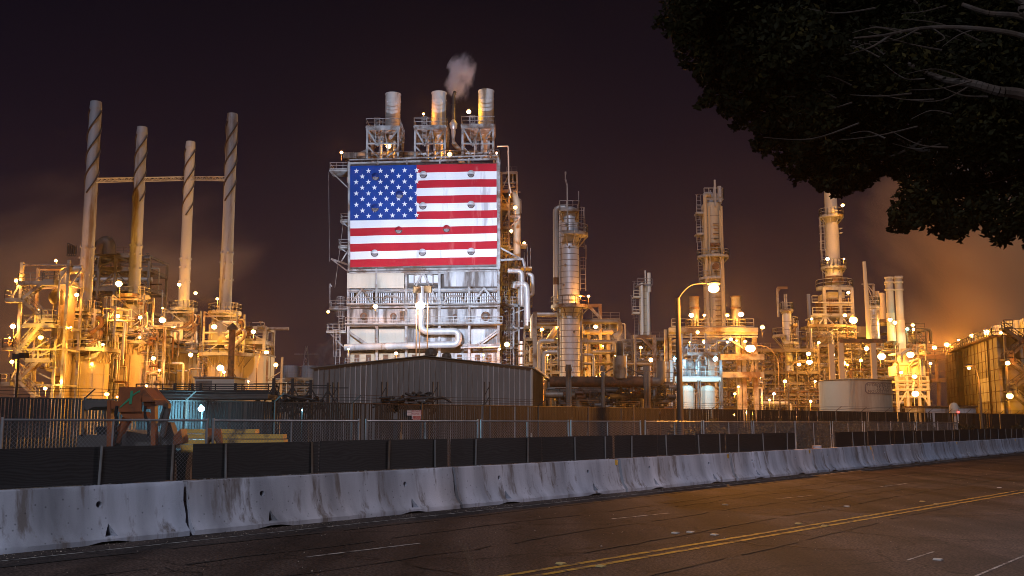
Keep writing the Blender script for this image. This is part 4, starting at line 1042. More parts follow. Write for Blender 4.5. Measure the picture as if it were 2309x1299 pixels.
# ---- flag
def flag():
    t = thing('american_flag', FP(957,604,-1.2), 'giant American flag of stars and stripes stretched across the tower front', 'flag')
    x0, x1 = 792., 1121.; nX, nZ = 44, 26
    # a gently rippled sheet; colours set per face from the flag's own layout
    top = lambda u: 378-5.5*u; bot = lambda u: 605-6.5*u
    rr = random.Random(2)
    def P(u, v, d=0):
        px = x0+(x1-x0)*u; py = top(u)+(bot(u)-top(u))*v
        # cloth relief: sag folds under the anchor rows
        rip = .10*math.sin(u*9+v*3)*math.sin(v*7)+.07*math.sin(u*23+v*5)+.09*abs(math.sin(v*PI*2+.4))+.05*math.sin(u*3-v*31)
        return FP(px, py, -1.25-rip*1.15-d)
    vs = []; fs = []; mi = []
    us = [i/nX for i in range(nX+1)]; cu = .452; us = sorted(set([u for u in us if abs(u-cu) > .008]+[cu]))
    vsn = []
    for s in range(13):
        for k in range(2): vsn.append((s+k/2)/13)
    vsn.append(1.0)
    for v in vsn:
        for u in us: vs.append(P(u, v))
    n = len(us)
    for j in range(len(vsn)-1):
        for i in range(n-1):
            fs.append((j*n+i, (j+1)*n+i, (j+1)*n+i+1, j*n+i+1))
            s = int((vsn[j]+.01)*13); red = s % 2 == 0; can = us[i] < cu-.001 and s < 7
            mi.append(2 if can else (1 if red else 0))
    me = bpy.data.meshes.new('cloth'); me.from_pydata([Vector(v)-ORG[t] for v in vs], [], fs)
    for k in ('flag_white','flag_red','flag_blue'): me.materials.append(M[k])
    me.polygons.foreach_set('material_index', mi); me.polygons.foreach_set('use_smooth', [True]*len(fs)); me.update()
    o = bpy.data.objects.new('cloth', me); col.objects.link(o); o.parent = t
    st = MB()
    W_, H_ = (x1-x0), 227.
    for row in range(9):
        for c in range(6 if row % 2 == 0 else 5):
            cx = (8+ (27.*c if row % 2 == 0 else 13.5+27*c))/W_+.018; cy = (12+row*12.6)/H_
            pts = []
            for k in range(10):
                a = PI/2+k*PI/5; r = 6.3 if k % 2 == 0 else 2.45
                pts.append((cx+math.cos(a)*r/W_, cy-math.sin(a)*r/H_))
            ctr = P(cx, cy, .06); n0 = len(st.v)
            st.add([ctr]+[P(u, v, .06) for u, v in pts], [(0, i+1, (i+1) % 10+1) for i in range(10)])
    st.build('stars', M['flag_white'], t, False)
    # half-round wind vents cut in the cloth: dark pocket with a bulging hood
    for px, py in ((849,403),(903,443),(848,473),(956,398),(1063,396),(955,468),(1063,465),(901,522),(1008,519),(847,574),(954,572),(1063,570)):
        c = FP(px, py, -1.5); r = sx(8.5, 200)
        m = MB(); m.lathe(V(0,0,0), [(r,0),(r*.97,.06)], 20, caps=False)
        m = MB(); n = 14; arc = [(math.cos(PI+PI*k/n)*r, math.sin(PI+PI*k/n)*r) for k in range(n+1)]
        m.add([c+V(u,-.02,w) for u, w in arc], [tuple(range(n+1))])
        po = m.build('vent_pocket', M['dark_steel'], t, False)
        m = MB(); rows = 5
        vv = []; arc2 = [(math.cos(PI*k/n)*r, math.sin(PI*k/n)*r) for k in range(n+1)]
        for j in range(rows+1):
            f = j/rows
            for (u, w) in arc2: vv.append(c+V(u*(1-.0*f), -.05-.75*math.sin(f*PI/2)*(1-(u/r)**2), w*(1-f)-.18*r*f*(1-(u/r)**2)))
        m.add(vv, [(j*(n+1)+i, j*(n+1)+i+1, (j+1)*(n+1)+i+1, (j+1)*(n+1)+i) for j in range(rows) for i in range(n)])
        inc = px < 940 and py < 500
        m.build('vent_hood', M['flag_blue' if inc else ('flag_red' if (py in (522,519)) else 'flag_white')], po)
        if not inc: m = MB(); 
        m = MB()
        for q in range(5): m.bar(c+V((q-2)*r*.33,-.06,0), c+V((q-2)*r*.2,-.08,-r*.85*math.sqrt(max(0,1-((q-2)*.3)**2))), .05)
        m.build('vent_strap', M['sign_white'], po, False)
flag()
# ---- carcass of the unit
fbox(787,1123,366,615, .3, 26, 'grey_steel', 'upper_block')
fbox(786,1122,612,832, 3.2, 27, 'dark_steel', 'lower_block')
m = MB()   # pipe frame round the flag
fbar(m,(790,371),(1124,361),.35,-.9); fbar(m,(790,366),(1124,356),.22,-1.9); fbar(m,(789,369),(789,612),.5,-.9); fbar(m,(1125,362),(1125,606),.55,-.9); fbar(m,(1121,362),(1121,604),.2,-1.2)
for px in (790,854,919,993,1058,1124): fbar(m,(px,359+ (1124-px)*.03),(px,377-(px-790)*.017),.3,-1.6)
fbar(m,(789,611),(1128,606),.4,-.9); fbar(m,(790,617),(1126,612),.3,-1.1)
m.build('flag_frame', WS, FT, False)
# ---- main columns and beams of the lower face
m = MB()
for px in (786,850,916,991,1058,1124): fbar(m,(px,607),(px,835),.48,-.2)
for py in (618,656,694,735,781): fbar(m,(783,py),(1128,py-3),.3,-.25,.34)
fbar(m,(850,607),(850,700),.3,-1)
for x0,x1,y0,y1 in ((788,848,692,652),(918,990,690,614),(1062,1122,690,650)):
    xm = (x0+x1)/2; fbar(m,(x0,y0),(xm,y1),.36,-.5); fbar(m,(x1,y0),(xm,y1),.36,-.5)
for x0,x1 in ((855,914),(994,1056)):
    fbar(m,(x0,692),(x0+18,668),.3,-.5); fbar(m,(x0+18,668),(x1-18,668),.3,-.5); fbar(m,(x1-18,668),(x1,692),.3,-.5)
fbar(m,(935,643),(935,622),.25,-.6); fbar(m,(935,622),(955,616),.25,-.6); fbar(m,(955,616),(976,622),.25,-.6); fbar(m,(976,622),(976,643),.25,-.6)
for a, b in (((788,748),(832,778)),((1120,746),(1070,782)),((790,752),(830,781)),((1122,750),(1074,785))): fbar(m,a,b,.3,-.4)
m.build('steel_frame', WS, FT, False)
fbox(784,912,617,651,-.75,-.55,'clad_cream','cladding_panel',ribs=44); fbox(1001,1121,613,647,-.75,-.55,'clad_dirty','cladding_panel',ribs=40)
fbox(918,988,617,640,1.2,2,'grey_steel','window_band')
for k in range(5): fbox(921+k*14,932+k*14,619,636,.9,1.1,'flag_white','window')
# tube banks
for x0,x1 in ((789,848),(853,914),(918,989),(994,1056),(1061,1121)):
    m = MB(); n = int((x1-x0)/3.9)
    for i in range(n):
        px = x0+(x1-x0)*(i+.5)/n
        if (i*7+int(x0)) % 11 == 0: continue
        fbar(m,(px,660),(px,687),.17,.9)
    m.build('tube_bank', M['flag_white'], FT, False)
m = MB(); m.cyl(FP(788,655,.8), FP(1120,652,.8), .42, .42, 12)
for k in range(28): a = FP(788,655,.8).lerp(FP(1120,652,.8),k/28); m.cyl(a-V(.05,0,0), a+V(.05,0,0), .46, .46, 12)
m.build('header_pipe', M['insulation'], FT)
# stained burner panels
rr = random.Random(8)
for x0,x1,port in ((788,847,(820,.8)),(853,913,(887,.7)),(918,988,None),(994,1055,(1026,.5)),(1061,1121,(1095,1.0))):
    fbox(x0,x1,697,733,.2,1.2,'clad_dirty','burner_panel',ribs=5)
    if port:
        c = FP(port[0],713,.1); q = MB(); r = .95*port[1]
        q.lathe(V(0,0,0),[(.01,0)],3) if False else None
        q.cyl(c, c-V(0,.12,0), r, r*.9, 12); b_ = q.build('burner_port', M['rust'], FT); q = MB(); q.cyl(c-V(0,.1,0), c-V(0,.35,0), r*.55, r*.5, 10); q.box(c-V(0,.4,.2),(.5,.3,.6)); q.build('burner', M['dark_steel'], b_)
fbox(902,912,701,723,-.05,.15,'rust','panel_door')
# lower rows
for x0,x1 in ((788,847),(853,914),(918,989),(994,1056),(1061,1121)):
    fbox(x0,x1,742,779,.6,1.5,'clad_dirty' if x0 > 900 else 'clad_cream','wall_panel',ribs=4)
    fbox(x0,x1,796,832,.9,1.8,'clad_yellow' if x0 < 950 else 'clad_dirty','wall_panel',ribs=6)
    for k in range(2):
        a = x0+10+k*26; fbox(a,a+11,799,816,.75,.88,'rust','window')
# walkways
for py, x0, x1, d in ((735,783,1133,-2.0),(690,786,1128,-1.4),(826,783,1130,-2.0)):
    m = MB(); a, b = FP(x0,py,d), FP(x1,py-2,d); m.bar(a, b, 1.2, .16); p = m.build('walkway', M['grey_steel'], FT, False)
    m = MB(); rail(m, [a+V(0,-.75,.1), b+V(0,-.75,.1)], 1.35, .085, 2.4); m.build('railing', WS, p, False)
# the big looped pipe
def banded(m, pts, r, fil, step=1.4, n=16):
    m.tube(pts, r, n, fil)
    pts = [Vector(p) for p in pts]
    for a, b in zip(pts, pts[1:]):
        L_ = (b-a).length; d = (b-a).normalized(); k = int((L_-2*fil)/step) if L_ > 2*fil else 0
        for i in range(k+1):
            p = a+d*(fil+(L_-2*fil)*(i/max(1,k))); m.cyl(p-d*.05, p+d*.05, r*1.05, r*1.05, n)
    return m
m = MB(); banded(m, [FP(952,650,-3), FP(952,751,-3), FP(1036,750,-3), FP(1036,779,-3), FP(783,786,-3)], .68, 1.6); m.build('looped_pipe', M['insulation'], FT)
m = MB(); m.cyl(FP(1040,785,-1.5), FP(1128,783,-1.5), .2, .2, 8); m.build('pipe', M['insulation'], FT)
# left hanging balconies
def balcony(px0, px1, py, d=-.5, dep=2.5, brace=None, lad=None, h=1.4, mat='white_steel'):
    m = MB(); a, b = FP(px0,py,d), FP(px1,py,d); m.box((a+b)/2+V(0,dep/2,-.15), (b.x-a.x, dep, .35))
    if brace: fbar(m, brace[0], brace[1], .22, d+.5)
    p = m.build('balcony', M[mat], FT, False)
    m = MB(); rail(m, [a+V(0,dep,.1), a+V(0,.05,.1), b+V(0,.05,.1)], h, .09, 1.4); m.build('railing', M[mat], p, False)
balcony(744,789,384,-.5,5,((789,428),(748,388)))
balcony(768,788,499,-.5,3,((788,514),(770,500))); balcony(764,786,557,-.5,3,((786,572),(768,560)))
balcony(743,783,695); balcony(737,780,748,brace=((745,752),(782,790)))
m = MB(); fbar(m,(748,585),(786,598),.35,-.6); fbar(m,(748,585),(784,612),.25,-.6); fbar(m,(770,592),(786,566),.2,-.6); m.build('bracket', WS, FT, False)
m = MB(); fbar(m,(1128,560),(1180,588),.3,-.6); fbar(m,(1128,588),(1180,585),.4,-.6); fbar(m,(1178,585),(1182,602),.3,-.6); m.build('bracket', WS, FT, False)
m = MB()
for py0, py1, px in ((835,745,763),(745,672,771)): ladder(m, FP(px,py0,-1.2), FP(px,py1,-1.2), .8, .09, cr_=.7)
m.build('ladder', WS, FT, False)
m = MB(); fbar(m,(744,640),(744,700),.15,0); fbar(m,(744,640),(748,646),.2,0); fbar(m,(741,395),(743,590),.05,0); m.build('mast', WS, FT, False)
m = MB(); fbar(m,(743,390),(745,570),.05,-1); fbar(m,(776,505),(757,650),.08,-1); m.build('cable', M['grey_steel'], FT, False)
# ---- top: three stacks on braced platforms
def roof_stack(cx, wtop, top, ftop, fl, fr, lab, deep=8):
    t = thing('roof_stack', V(FP(cx,360,deep).x, FY_(cx)+deep, FP(cx,360).z), lab, 'stack', 'stacks on top of the flag structure')
    c = V(at(cx,300,FY_(cx)+deep).x, FY_(cx)+deep, 0); Z = lambda py: at(cx,py,FY_(cx)+deep).z; r = sx(wtop/2., 206)
    m = MB(); prof = [(r*.62,Z(358)),(r*.75,Z(345)),(r*.55,Z(338)),(r*.5,Z(318)),(r*.62,Z(305)),(r*.98,Z(286)),(r,Z(top)),(r*1.06,Z(top)),(r*1.06,Z(top)+.25),(r*.92,Z(top)+.25),(r*.92,Z(top)-3)]
    m.lathe(c, prof, 32, caps=False)
    z = Z(278)
    while z < Z(top)-.5: m.ring(c+V(0,0,z), r-.01, .06, .035, 32); z += 1.0
    m.build('stack', M['stack_pale'], t)
    m = MB(); 
    for k in range(5): a = k*1.25+.3; m.box(c+V(math.cos(a)*r*1.03, math.sin(a)*r*1.03, Z(top)-1.3-k*.2), (.15,.15,.3))
    m.build('bracket', M['sign_white'], t, False)
    # frame
    y0 = FY_(cx)+1.5; X0, X1 = at(fl,320,y0).x, at(fr,320,y0).x; zT = at(cx,ftop,y0).z; zB = at(cx,358,y0).z; zM = at(cx,324,y0).z
    m = MB()
    for x in (X0, X1):
        for y in (y0, y0+9): m.box((x,y,(zT+zB)/2),(.42,.42,zT-zB))
    for y in (y0, y0+9): m.box(((X0+X1)/2,y,zT-.25),(X1-X0+.6,.5,.6)); m.box(((X0+X1)/2,y,zM),(X1-X0,.3,.3))
    for x in (X0, X1): m.box((x,y0+4.5,zT-.26),(.5,9,.6)); m.bar((x,y0,zT),(x,y0+9,zM),.25); m.bar((x,y0+9,zM),(x,y0,zB),.25)
    xm = (X0+X1)/2
    m.bar((X0,y0,zT-.4),(xm-1,y0,zM-.5),.32); m.bar((xm-1,y0,zM-.5),(xm+.3,y0,zT-.4),.26); m.bar((xm+.3,y0,zT-.4),(xm+1.2,y0,zM-1.5),.26); m.bar((X1,y0,zT-.4),(xm+1.6,y0,zM+1),.3)
    m.bar((X0,y0,zM-.5),(xm-.6,y0,zB),.26); m.bar((X1,y0,zM-1),(xm+.4,y0,zB),.26)
    m.build('support_frame', WS, t, False)
    m = MB(); m.box((xm,y0+4.5,zT+.12),(X1-X0+.8,9.4,.2)); p = m.build('platform', WS, t, False)
    m = MB(); rail(m, [(X0-.3,y0+9,zT+.2),(X0-.3,y0-.2,zT+.2),(X1+.3,y0-.2,zT+.2),(X1+.3,y0+9,zT+.2)], 1.7, .1, 1.6); m.build('railing', WS, p, False)
    m = MB(); ladder(m, (xm-1.1,y0-.4,zM-.5), (xm-1.1,y0-.4,zT+1.9), .7, .08, cr_=.55); ladder(m, (xm-.3,y0-.4,zB), (xm-.3,y0-.4,zM+1.2), .7, .08, cr_=.55); m.build('ladder', WS, t, False)
    m = MB()
    for dx in (-1.4,0,1.4): m.cyl((xm+dx+.8,y0+2.2,zT-2),(xm+dx+.8,y0+2.2,zB+.5),.28,.28,10)
    m.tube([(X0+.4,y0+3,zM-1.3),(X1-.4,y0+3,zM-1.3)],.35,10); m.build('pipe', M['insulation'], t)
    return t
roof_stack(885,36,215,288,828,898,'left one of the three pale stacks above the flag')
roof_stack(989,34,212,287,936,1003,'middle one of the three pale stacks, beside the black flare pipe')
roof_stack(1096,36,208,284,1043,1112,'right one of the three pale stacks above the flag')
def top_duct():
    d = 11
    t = thing('exhaust_duct', FP(940,330,d), 'long rusty flue duct running behind the three roof stacks', 'duct')
    m = MB(); a, b = FP(758,322,d), FP(1124,318,d); m.bar(a,b,2.6,1.25); n = 16
    for k in range(n+1): q = a.lerp(b,k/n); m.box(q,(.15,2.75,1.4))
    m.build('duct', M['clad_dirty'], t, False)
    m = MB(); m.bar(FP(790,316,d),FP(830,298,d),.5); m.bar(FP(757,316,d),FP(795,315,d),1.2,.35); m.bar(FP(765,325,d),FP(765,384,d),.35)
    for px in (824,912,1012,1038,1118): m.bar(FP(px,325,d),FP(px,362,d),.45)
    m.build('duct_support', WS, t, False)
    for px in (803,926,1033): m = MB(); m.ring(FP(px,322,d-1.4)-V(0,0,.6),1.3,.9,.12,20,PI,2*PI); m.build('expansion_joint', M['clad_cream'], t)
    m = MB(); m.tube([FP(1120,312,6),FP(1146,311,6),FP(1147,395,6),FP(1152,420,6)],.16,8); m.build('riser_pipe', M['clad_cream'], t)
    m = MB(); rail(m, [FP(795,358,2),FP(1124,352,2)], 1.9,.09,2.4); m.build('railing', M['dark_steel'], t, False)
    m = MB(); m.cyl(FP(1036,322,9),FP(1036,362,9),.75,.75,14); m.build('column_pipe', M['clad_yellow'], t)
top_duct()
def silencer():
    d = 7; P_ = lambda x, y: FP(x, y, d)
    t = thing('flare_pipe', P_(1019,330), 'thin black flare pipe with a shiny silencer between the middle and right roof stacks', 'flare')
    X = P_(1018,260).x; Y = P_(1018,260).y; Z = lambda py: P_(1018,py).z
    m = MB(); m.cyl((X,Y,Z(246)),(X,Y,Z(212)),.38,.36,12); m.cyl((X,Y,Z(212)),(X,Y,Z(211)),.55,.55,12); m.tube([(X,Y,Z(211)),(X,Y,Z(190)),(X+.3,Y-.6,Z(184))],.34,12); m.build('pipe', M['black_steel'], t)
    m = MB(); m.lathe((X,Y,0),[(.3,Z(304)),(.35,Z(290)),(.5,Z(276)),(.45,Z(270)),(.75,Z(266)),(.85,Z(256)),(.6,Z(252)),(.3,Z(247))],20,caps=False); m.build('silencer', M['galvanized'], t)
    m = MB(); m.tube([(X,Y,Z(300)),(X+.4,Y,Z(306)),(X+3,Y+2,Z(330)),(X+4,Y+3,Z(360))],.5,12,1); m.build('feed_pipe', M['insulation_dull'], t)
silencer()
m = MB(); c = FP(848,258,6); m.cyl(c-V(0,0,2.2),c,.07,.07,6); m.lathe(c,[(.15,-.2),(.5,.1),(.55,.35),(.1,.6)],12)
tag(m.build('siren', M['grey_steel']), 'small round siren on a pole above the left roof stack platform', 'siren')
# ---------------------------------------------------------------- side pipe tower right of the flag
t = module('dark pipe tower hugging the right side of the flag structure', 1130, 1166, 216, 9, (388,430,470,512,560,600,640,690,735,780), 31, 22, 12, 3, 2, 'grey_steel', 'pipe tower', 'pipe_tower', t_=.4, ladders=4, nval=14)
def side_tower():
    Y = 207; P_ = lambda x, y, d=0: at(x, y, Y)+V(0,d,0)
    t = thing('side_platforms', V(P_(1160,700).x,Y,0), 'balconies and caged ladders stacked right of the flag', 'platform')
    m = MB()
    for px, y0, y1 in ((1138,526,700),(1152,700,780),(1146,735,830)): ladder(m, P_(px,y1), P_(px,y0), .9, .1, cr_=.8)
    m.build('ladder', WS, t, False)
    m = MB(); 
    for px in (1126,1183): m.bar(P_(px,835),P_(px,590) ,.35)
    m.bar(P_(1170,600),P_(1170,835),.3); m.bar(P_(1158,835),P_(1158,690),.3)
    for py in (690,740,785): m.bar(P_(1124,py),P_(1185,py),.3)
    m.build('steel_frame', WS, t, False)
    for x0,x1,py,dep in ((1150,1173,489,5),(1128,1152,556,3),(1124,1165,688,3),(1128,1170,742,3),(1140,1200,690,3),(1128,1150,830,2)):
        q = MB(); a, b = P_(x0,py), P_(x1,py); q.box((a+b)/2+V(0,dep/2,0),(b.x-a.x,dep,.3)); q.bar(b+V(0,0,-.1),(a.x,a.y,a.z-2.2),.22); p = q.build('balcony', WS, t, False)
        q = MB(); rail(q,[a+V(0,0,.1),b+V(0,0,.1),b+V(0,dep,.1)],1.6,.1,1.5); q.build('railing', WS, p, False)
    m = MB(); m.bar(P_(1175,720,4),P_(1200,722,4),.3)
    for x0,x1,py in ((1163,1188,548),(1175,1200,600)): q = MB(); a,b = P_(x0,py,4),P_(x1,py,4); q.box((a+b)/2,(b.x-a.x,4,.35)); q.build('catwalk', M['clad_yellow'], t, False)
    for x, y0, y1 in ((1190,540,640),(1197,550,650),(1183,560,640),(1165,410,440)): m.bar(P_(x,y0,5),P_(x,y1,5),.14)
    m.build('scaffold', M['grey_steel'], t, False)
side_tower()
def silver_pipes():
    Y = 203; P_ = lambda x, y, d=0: at(x, y, Y)+V(0,d,0)
    data = [('looped silver pipe bend nearest the flag corner', [P_(1145,611),P_(1177,611),P_(1177,640),P_(1177,690)], .5),
     ('long silver pipe that arches over and drops right of the flag structure', [P_(1158,650),P_(1160,641),P_(1187,640),P_(1189,660),P_(1190,740),P_(1196,745)], .62),
     ('outermost short silver pipe loop right of the flag structure', [P_(1186,614,3),P_(1201,614,3),P_(1202,660,3),P_(1194,663,3)], .42),
     ('upper insulated downpipe beside the lit balconies', [P_(1150,426,6),P_(1158,425,6),P_(1166,440,6),P_(1166,470,6),P_(1166,575,6)], .8),
     ('straight silver riser right of the flag base', [P_(1176,770),P_(1176,835)], .62)]
    for lab, pts, r in data:
        t = thing('insulated_pipe', pts[0], lab, 'pipe', 'silver pipes right of the flag'); m = MB(); banded(m, pts, r, r*1.9); m.build('pipe', M['insulation' if r != .8 else 'clad_yellow'], t)
silver_pipes()
# ================================================================== COLUMNS AND UNITS RIGHT OF THE FLAG
def column(name, Y, px, pym, hw, top, bot, label, mat='insulation', bands=.8, cat='column', group=None, taper=1., dome=True):
    X = at(px, pym, Y).x; r = sx(hw, Y)
    zt = at(px, top, Y).z; zb = max(0, at(px, bot, Y).z) if bot else 0
    t = thing(name, V(X, Y, zb), label, cat, group)
    m = MB(); sb = MB(); c = V(X,Y,0)
    prof = [(r, zb),(r*taper, zt)]+([(r*taper*.85, zt+r*.3),(r*taper*.4, zt+r*.5),(.01, zt+r*.52)] if dome else [(r*taper*.85,zt),(r*taper*.85,zt-2)])
    m.lathe(c, prof, 32, caps=False)
    if bands:
        z = zb+.4
        while z < zt-.2:
            rr_ = r+(r*taper-r)*(z-zb)/(zt-zb); sb.ring(c+V(0,0,z), rr_-.01, .07, .03, 32); z += bands
    sh = m.build('shell', M[mat], t)
    if sb.v: sb.build('seam_band', M['grey_steel'], sh)
    return t, X, r, zt
def zat(px, py, Y): return at(px, py, Y).z
# --- silver column
def silver_column():
    Y = 135; t, X, r, zt = column('silver_column', Y, 1284, 650, 22.5, 478, 0, 'silver banded distillation column right of the flag with ring platforms', 'silver_clad')
    c = V(X,Y,0); Z = lambda py: zat(1284,py,Y); q = sx(1,Y)
    ring_platform(t, c+V(0,0,Z(692)), r+.05, sx(43,Y), .07, a0=PI*.92, a1=PI*2.02, h=1.25, braces=6, mat='white_steel')
    ring_platform(t, c+V(0,0,Z(530)), r+.05, sx(44,Y), .07, a0=PI*1.35, a1=PI*2.15, h=1.25, braces=5, mat='white_steel')
    m = MB(); m.box((X,Y-.3,Z(480)),(q*44,3.2,.2)); 
    for s in (-1,1): m.bar((X+s*q*20,Y-1.6,Z(480)),(X+s*q*14,Y-1.2,Z(500)),.2)
    p = m.build('top_platform', WS, t, False)
    m = MB(); rail(m,[(X-q*22,Y+1.2,Z(480)),(X-q*22,Y-1.9,Z(480)),(X+q*22,Y-1.9,Z(480)),(X+q*22,Y+1.2,Z(480))],1.3,.08,1.0); m.build('railing', WS, p, False)
    m = MB(); m.bar((X-q*5,Y-1.9,Z(515)),(X-q*5,Y-1.9,Z(425)),.18); m.bar((X-q*5,Y-1.9,Z(425)),(X-q*9,Y-1.9,Z(412)),.2); m.bar((X-q*9,Y-1.9,Z(412)),(X-q*9,Y-1.9,Z(395)),.14); m.cyl((X-q*10.5,Y-1.9,Z(398)),(X-q*7,Y-1.9,Z(398)),.2,.2,8)
    m.bar((X+q*21,Y-1.6,Z(480)),(X+q*21,Y-1.6,Z(437)),.13); m.build('mast', WS, t, False)
    m = MB(); x0 = X-q*31; m.tube([(x0,Y-.4,Z(700)),(x0,Y-.4,Z(470)),(X-q*8,Y-.4,Z(470))], sx(6,Y), 14, .8)
    z = Z(695)
    while z < Z(480): m.cyl((x0,Y-.4,z),(x0,Y-.4,z+.05),sx(6.3,Y),sx(6.3,Y),14); z += 1.1
    m.build('overhead_pipe', M['insulation'], t)
    m = MB(); m.cyl((x0,Y-.4,Z(643)),(x0,Y-.4,Z(627)),sx(6.5,Y),sx(6.5,Y),14); m.build('pipe_clamp', M['rust'], t)
    m = MB(); ladder(m,(X+q*30,Y-.8,Z(657)),(X+q*30,Y-.8,Z(585)),.75,.08,out=V(0,-1,0)); ladder(m,(X+q*29,Y+.5,Z(560)),(X+q*29,Y+.5,Z(468)),.7,.07); ladder(m,(X+q*33,Y-.8,Z(835)),(X+q*33,Y-.8,Z(765)),.75,.08); m.build('ladder', WS, t, False)
    m = MB(); 
    for dx, y0, y1 in ((-25,835,505),(-27.5,835,545),(27,835,700),(24.5,835,700),(38,585,553),(36,530,498)): m.cyl((X+q*dx,Y-.3,Z(y0)),(X+q*dx,Y-.3,Z(y1)),.07,.07,6)
    m.build('conduit', M['white_steel'], t)
    m = MB(); 
    for py, a in ((510,-1.9),(560,-1.6),(600,-2.0),(645,-2.2),(750,-1.2)): m.cyl((X+math.cos(a)*(r-.05),Y+math.sin(a)*(r-.05),Z(py)),(X+math.cos(a)*(r+.15),Y+math.sin(a)*(r+.15),Z(py)),.14,.14,8)
    m.build('nozzle', M['grey_steel'], t)
silver_column()
# --- big pipes round the silver column
def bigpipes():
    Y = 140; P_ = lambda x, y, d=0: at(x, y, Y)+V(0,d,0)
    for lab, pts, hw, mat in (
      ('upper horizontal silver pipe left of the silver column', [P_(1202,760,2),P_(1202,706,2),P_(1262,706,2)], 5.5,'insulation'),
      ('second horizontal silver pipe left of the silver column', [P_(1192,726,3),P_(1262,726,3)], 5,'insulation_dull'),
      ('thick silver pipe that bends down left of the silver column', [P_(1215,840),P_(1215,769),P_(1264,769)], 5.5,'insulation'),
      ('lower thick silver pipe elbow left of the silver column', [P_(1226,845),P_(1226,794),P_(1264,794)], 5.5,'insulation'),
      ('big brown pipe ending in a silver elbow right of the silver column', [P_(1306,724,1),P_(1400,724,1),P_(1400,750,1),P_(1386,757,1)], 5.5,'insulation_dull'),
      ('long horizontal pipe with pale elbow halfway up, right of the silver column', [P_(1306,768,2),P_(1388,769,2),P_(1389,792,2),P_(1340,792,2)], 5,'insulation_dull'),
      ('dim pipe run above the lower racks right of the silver column', [P_(1306,816,4),P_(1500,818,4)], 3,'insulation_dull'),
      ('slim silver downpipe bend right of the silver column foot', [P_(1306,801,-2),P_(1336,803,-2),P_(1336,850,-2)], 3.2,'insulation'),
      ('diagonal yellow lit pipe left of the silver column', [P_(1240,760,6),P_(1262,728,6)], 7,'clad_yellow'),
      ('shiny curved pipe left of the blue lit platform', [P_(1487,885,-20),P_(1484,830,-20),P_(1492,808,-20),P_(1497,815,-20)], 7,'galvanized'),
      ('arched silver pipe rising by the dark lamp pole', [P_(1478,925,-22),P_(1482,905,-22),P_(1497,893,-22),P_(1520,890,-22)], 3,'insulation')):
        t = thing('large_pipe', pts[0], lab, 'pipe', 'large pipes round the silver column'); m = MB(); banded(m, pts, sx(hw,Y), sx(hw*1.9,Y), .8); m.build('pipe', M[mat], t)
    t = thing('pipe_column', V(P_(1203,800).x,Y,0), 'white square post left of the silver column', 'post'); m = MB(); m.box((P_(1206,800).x,Y-1,P_(0,705).z/2),(.55,.5,P_(0,705).z)); m.build('post', M['white_steel'], t, False)
bigpipes()
module('pipe racks between the flag structure and the silver column', 1183, 1262, 158, 10, (738,765,792,815,840), 41, 22, 12, 3, 4, 'grey_steel', ladders=2, nval=10)
module('dense pipe racks just right of the silver column', 1308, 1400, 156, 12, (722,745,768,792,815,840,870), 42, 34, 16, 5, 4, 'grey_steel', ladders=3, nval=14)
module('pipe racks beneath the far twin ribbed column', 1400, 1508, 164, 12, (765,792,815,840,870,890), 43, 34, 16, 5, 4, 'grey_steel', ladders=3, nval=14)
module('low pump alley behind the fence right of the warehouse', 1262, 1400, 100, 6, (880,905), 44, 16, 16, 5, 6, 'dark_steel', ladders=1, nval=16, t_=.2)
module('low piping left of the dark lamp pole', 1400, 1520, 98, 6, (868,900), 45, 18, 16, 3, 6, 'dark_steel', ladders=1, nval=14, t_=.2)
def white_portal(px0, px1, pyt, pyb, Y, lab):
    a, b = at(px0,pyt,Y), at(px1,pyt,Y); zb = 0
    t = thing('portal_frame', V(b.x,Y,0), lab, 'steel frame', 'white right-angled portal frames'); m = MB(); m.box((b.x,Y,b.z/2),(.45,.45,b.z)); m.box(((a.x+b.x)/2,Y,a.z+.05),(b.x-a.x+.45,.5,.5)); m.bar((b.x-1.6,Y,b.z-.1),(b.x,Y,b.z-1.8),.4); m.box((a.x,Y,a.z/2),(.3,.3,a.z)); m.build('frame', M['white_steel'], t, False)
white_portal(1311,1353,690,760,150,'white portal frame sticking up right of the silver column')
white_portal(1432,1475,760,822,138,'white portal frame below the far ribbed column')
def horizontal_drum():
    Y = 152; a, b = at(1318,749,Y), at(1380,749,Y); t = thing('horizontal_drum', a.lerp(b,.5), 'yellow lit horizontal drum behind the big brown pipe elbow', 'vessel')
    r = sx(5,Y)*1.2; m = MB(); m.cyl(a,b,r,r,20); m.cyl(b,b+V(r*.5,0,0),r,r*.4,20); m.cyl(a-V(r*.5,0,0),a,r*.4,r,20); m.build('drum', M['clad_yellow'], t)
    m = MB(); 
    for f in (.15,.85): q = a.lerp(b,f); m.box((q.x,Y,q.z/2),(.5,r*1.4,q.z))
    m.build('saddle', M['grey_steel'], t, False)
horizontal_drum()
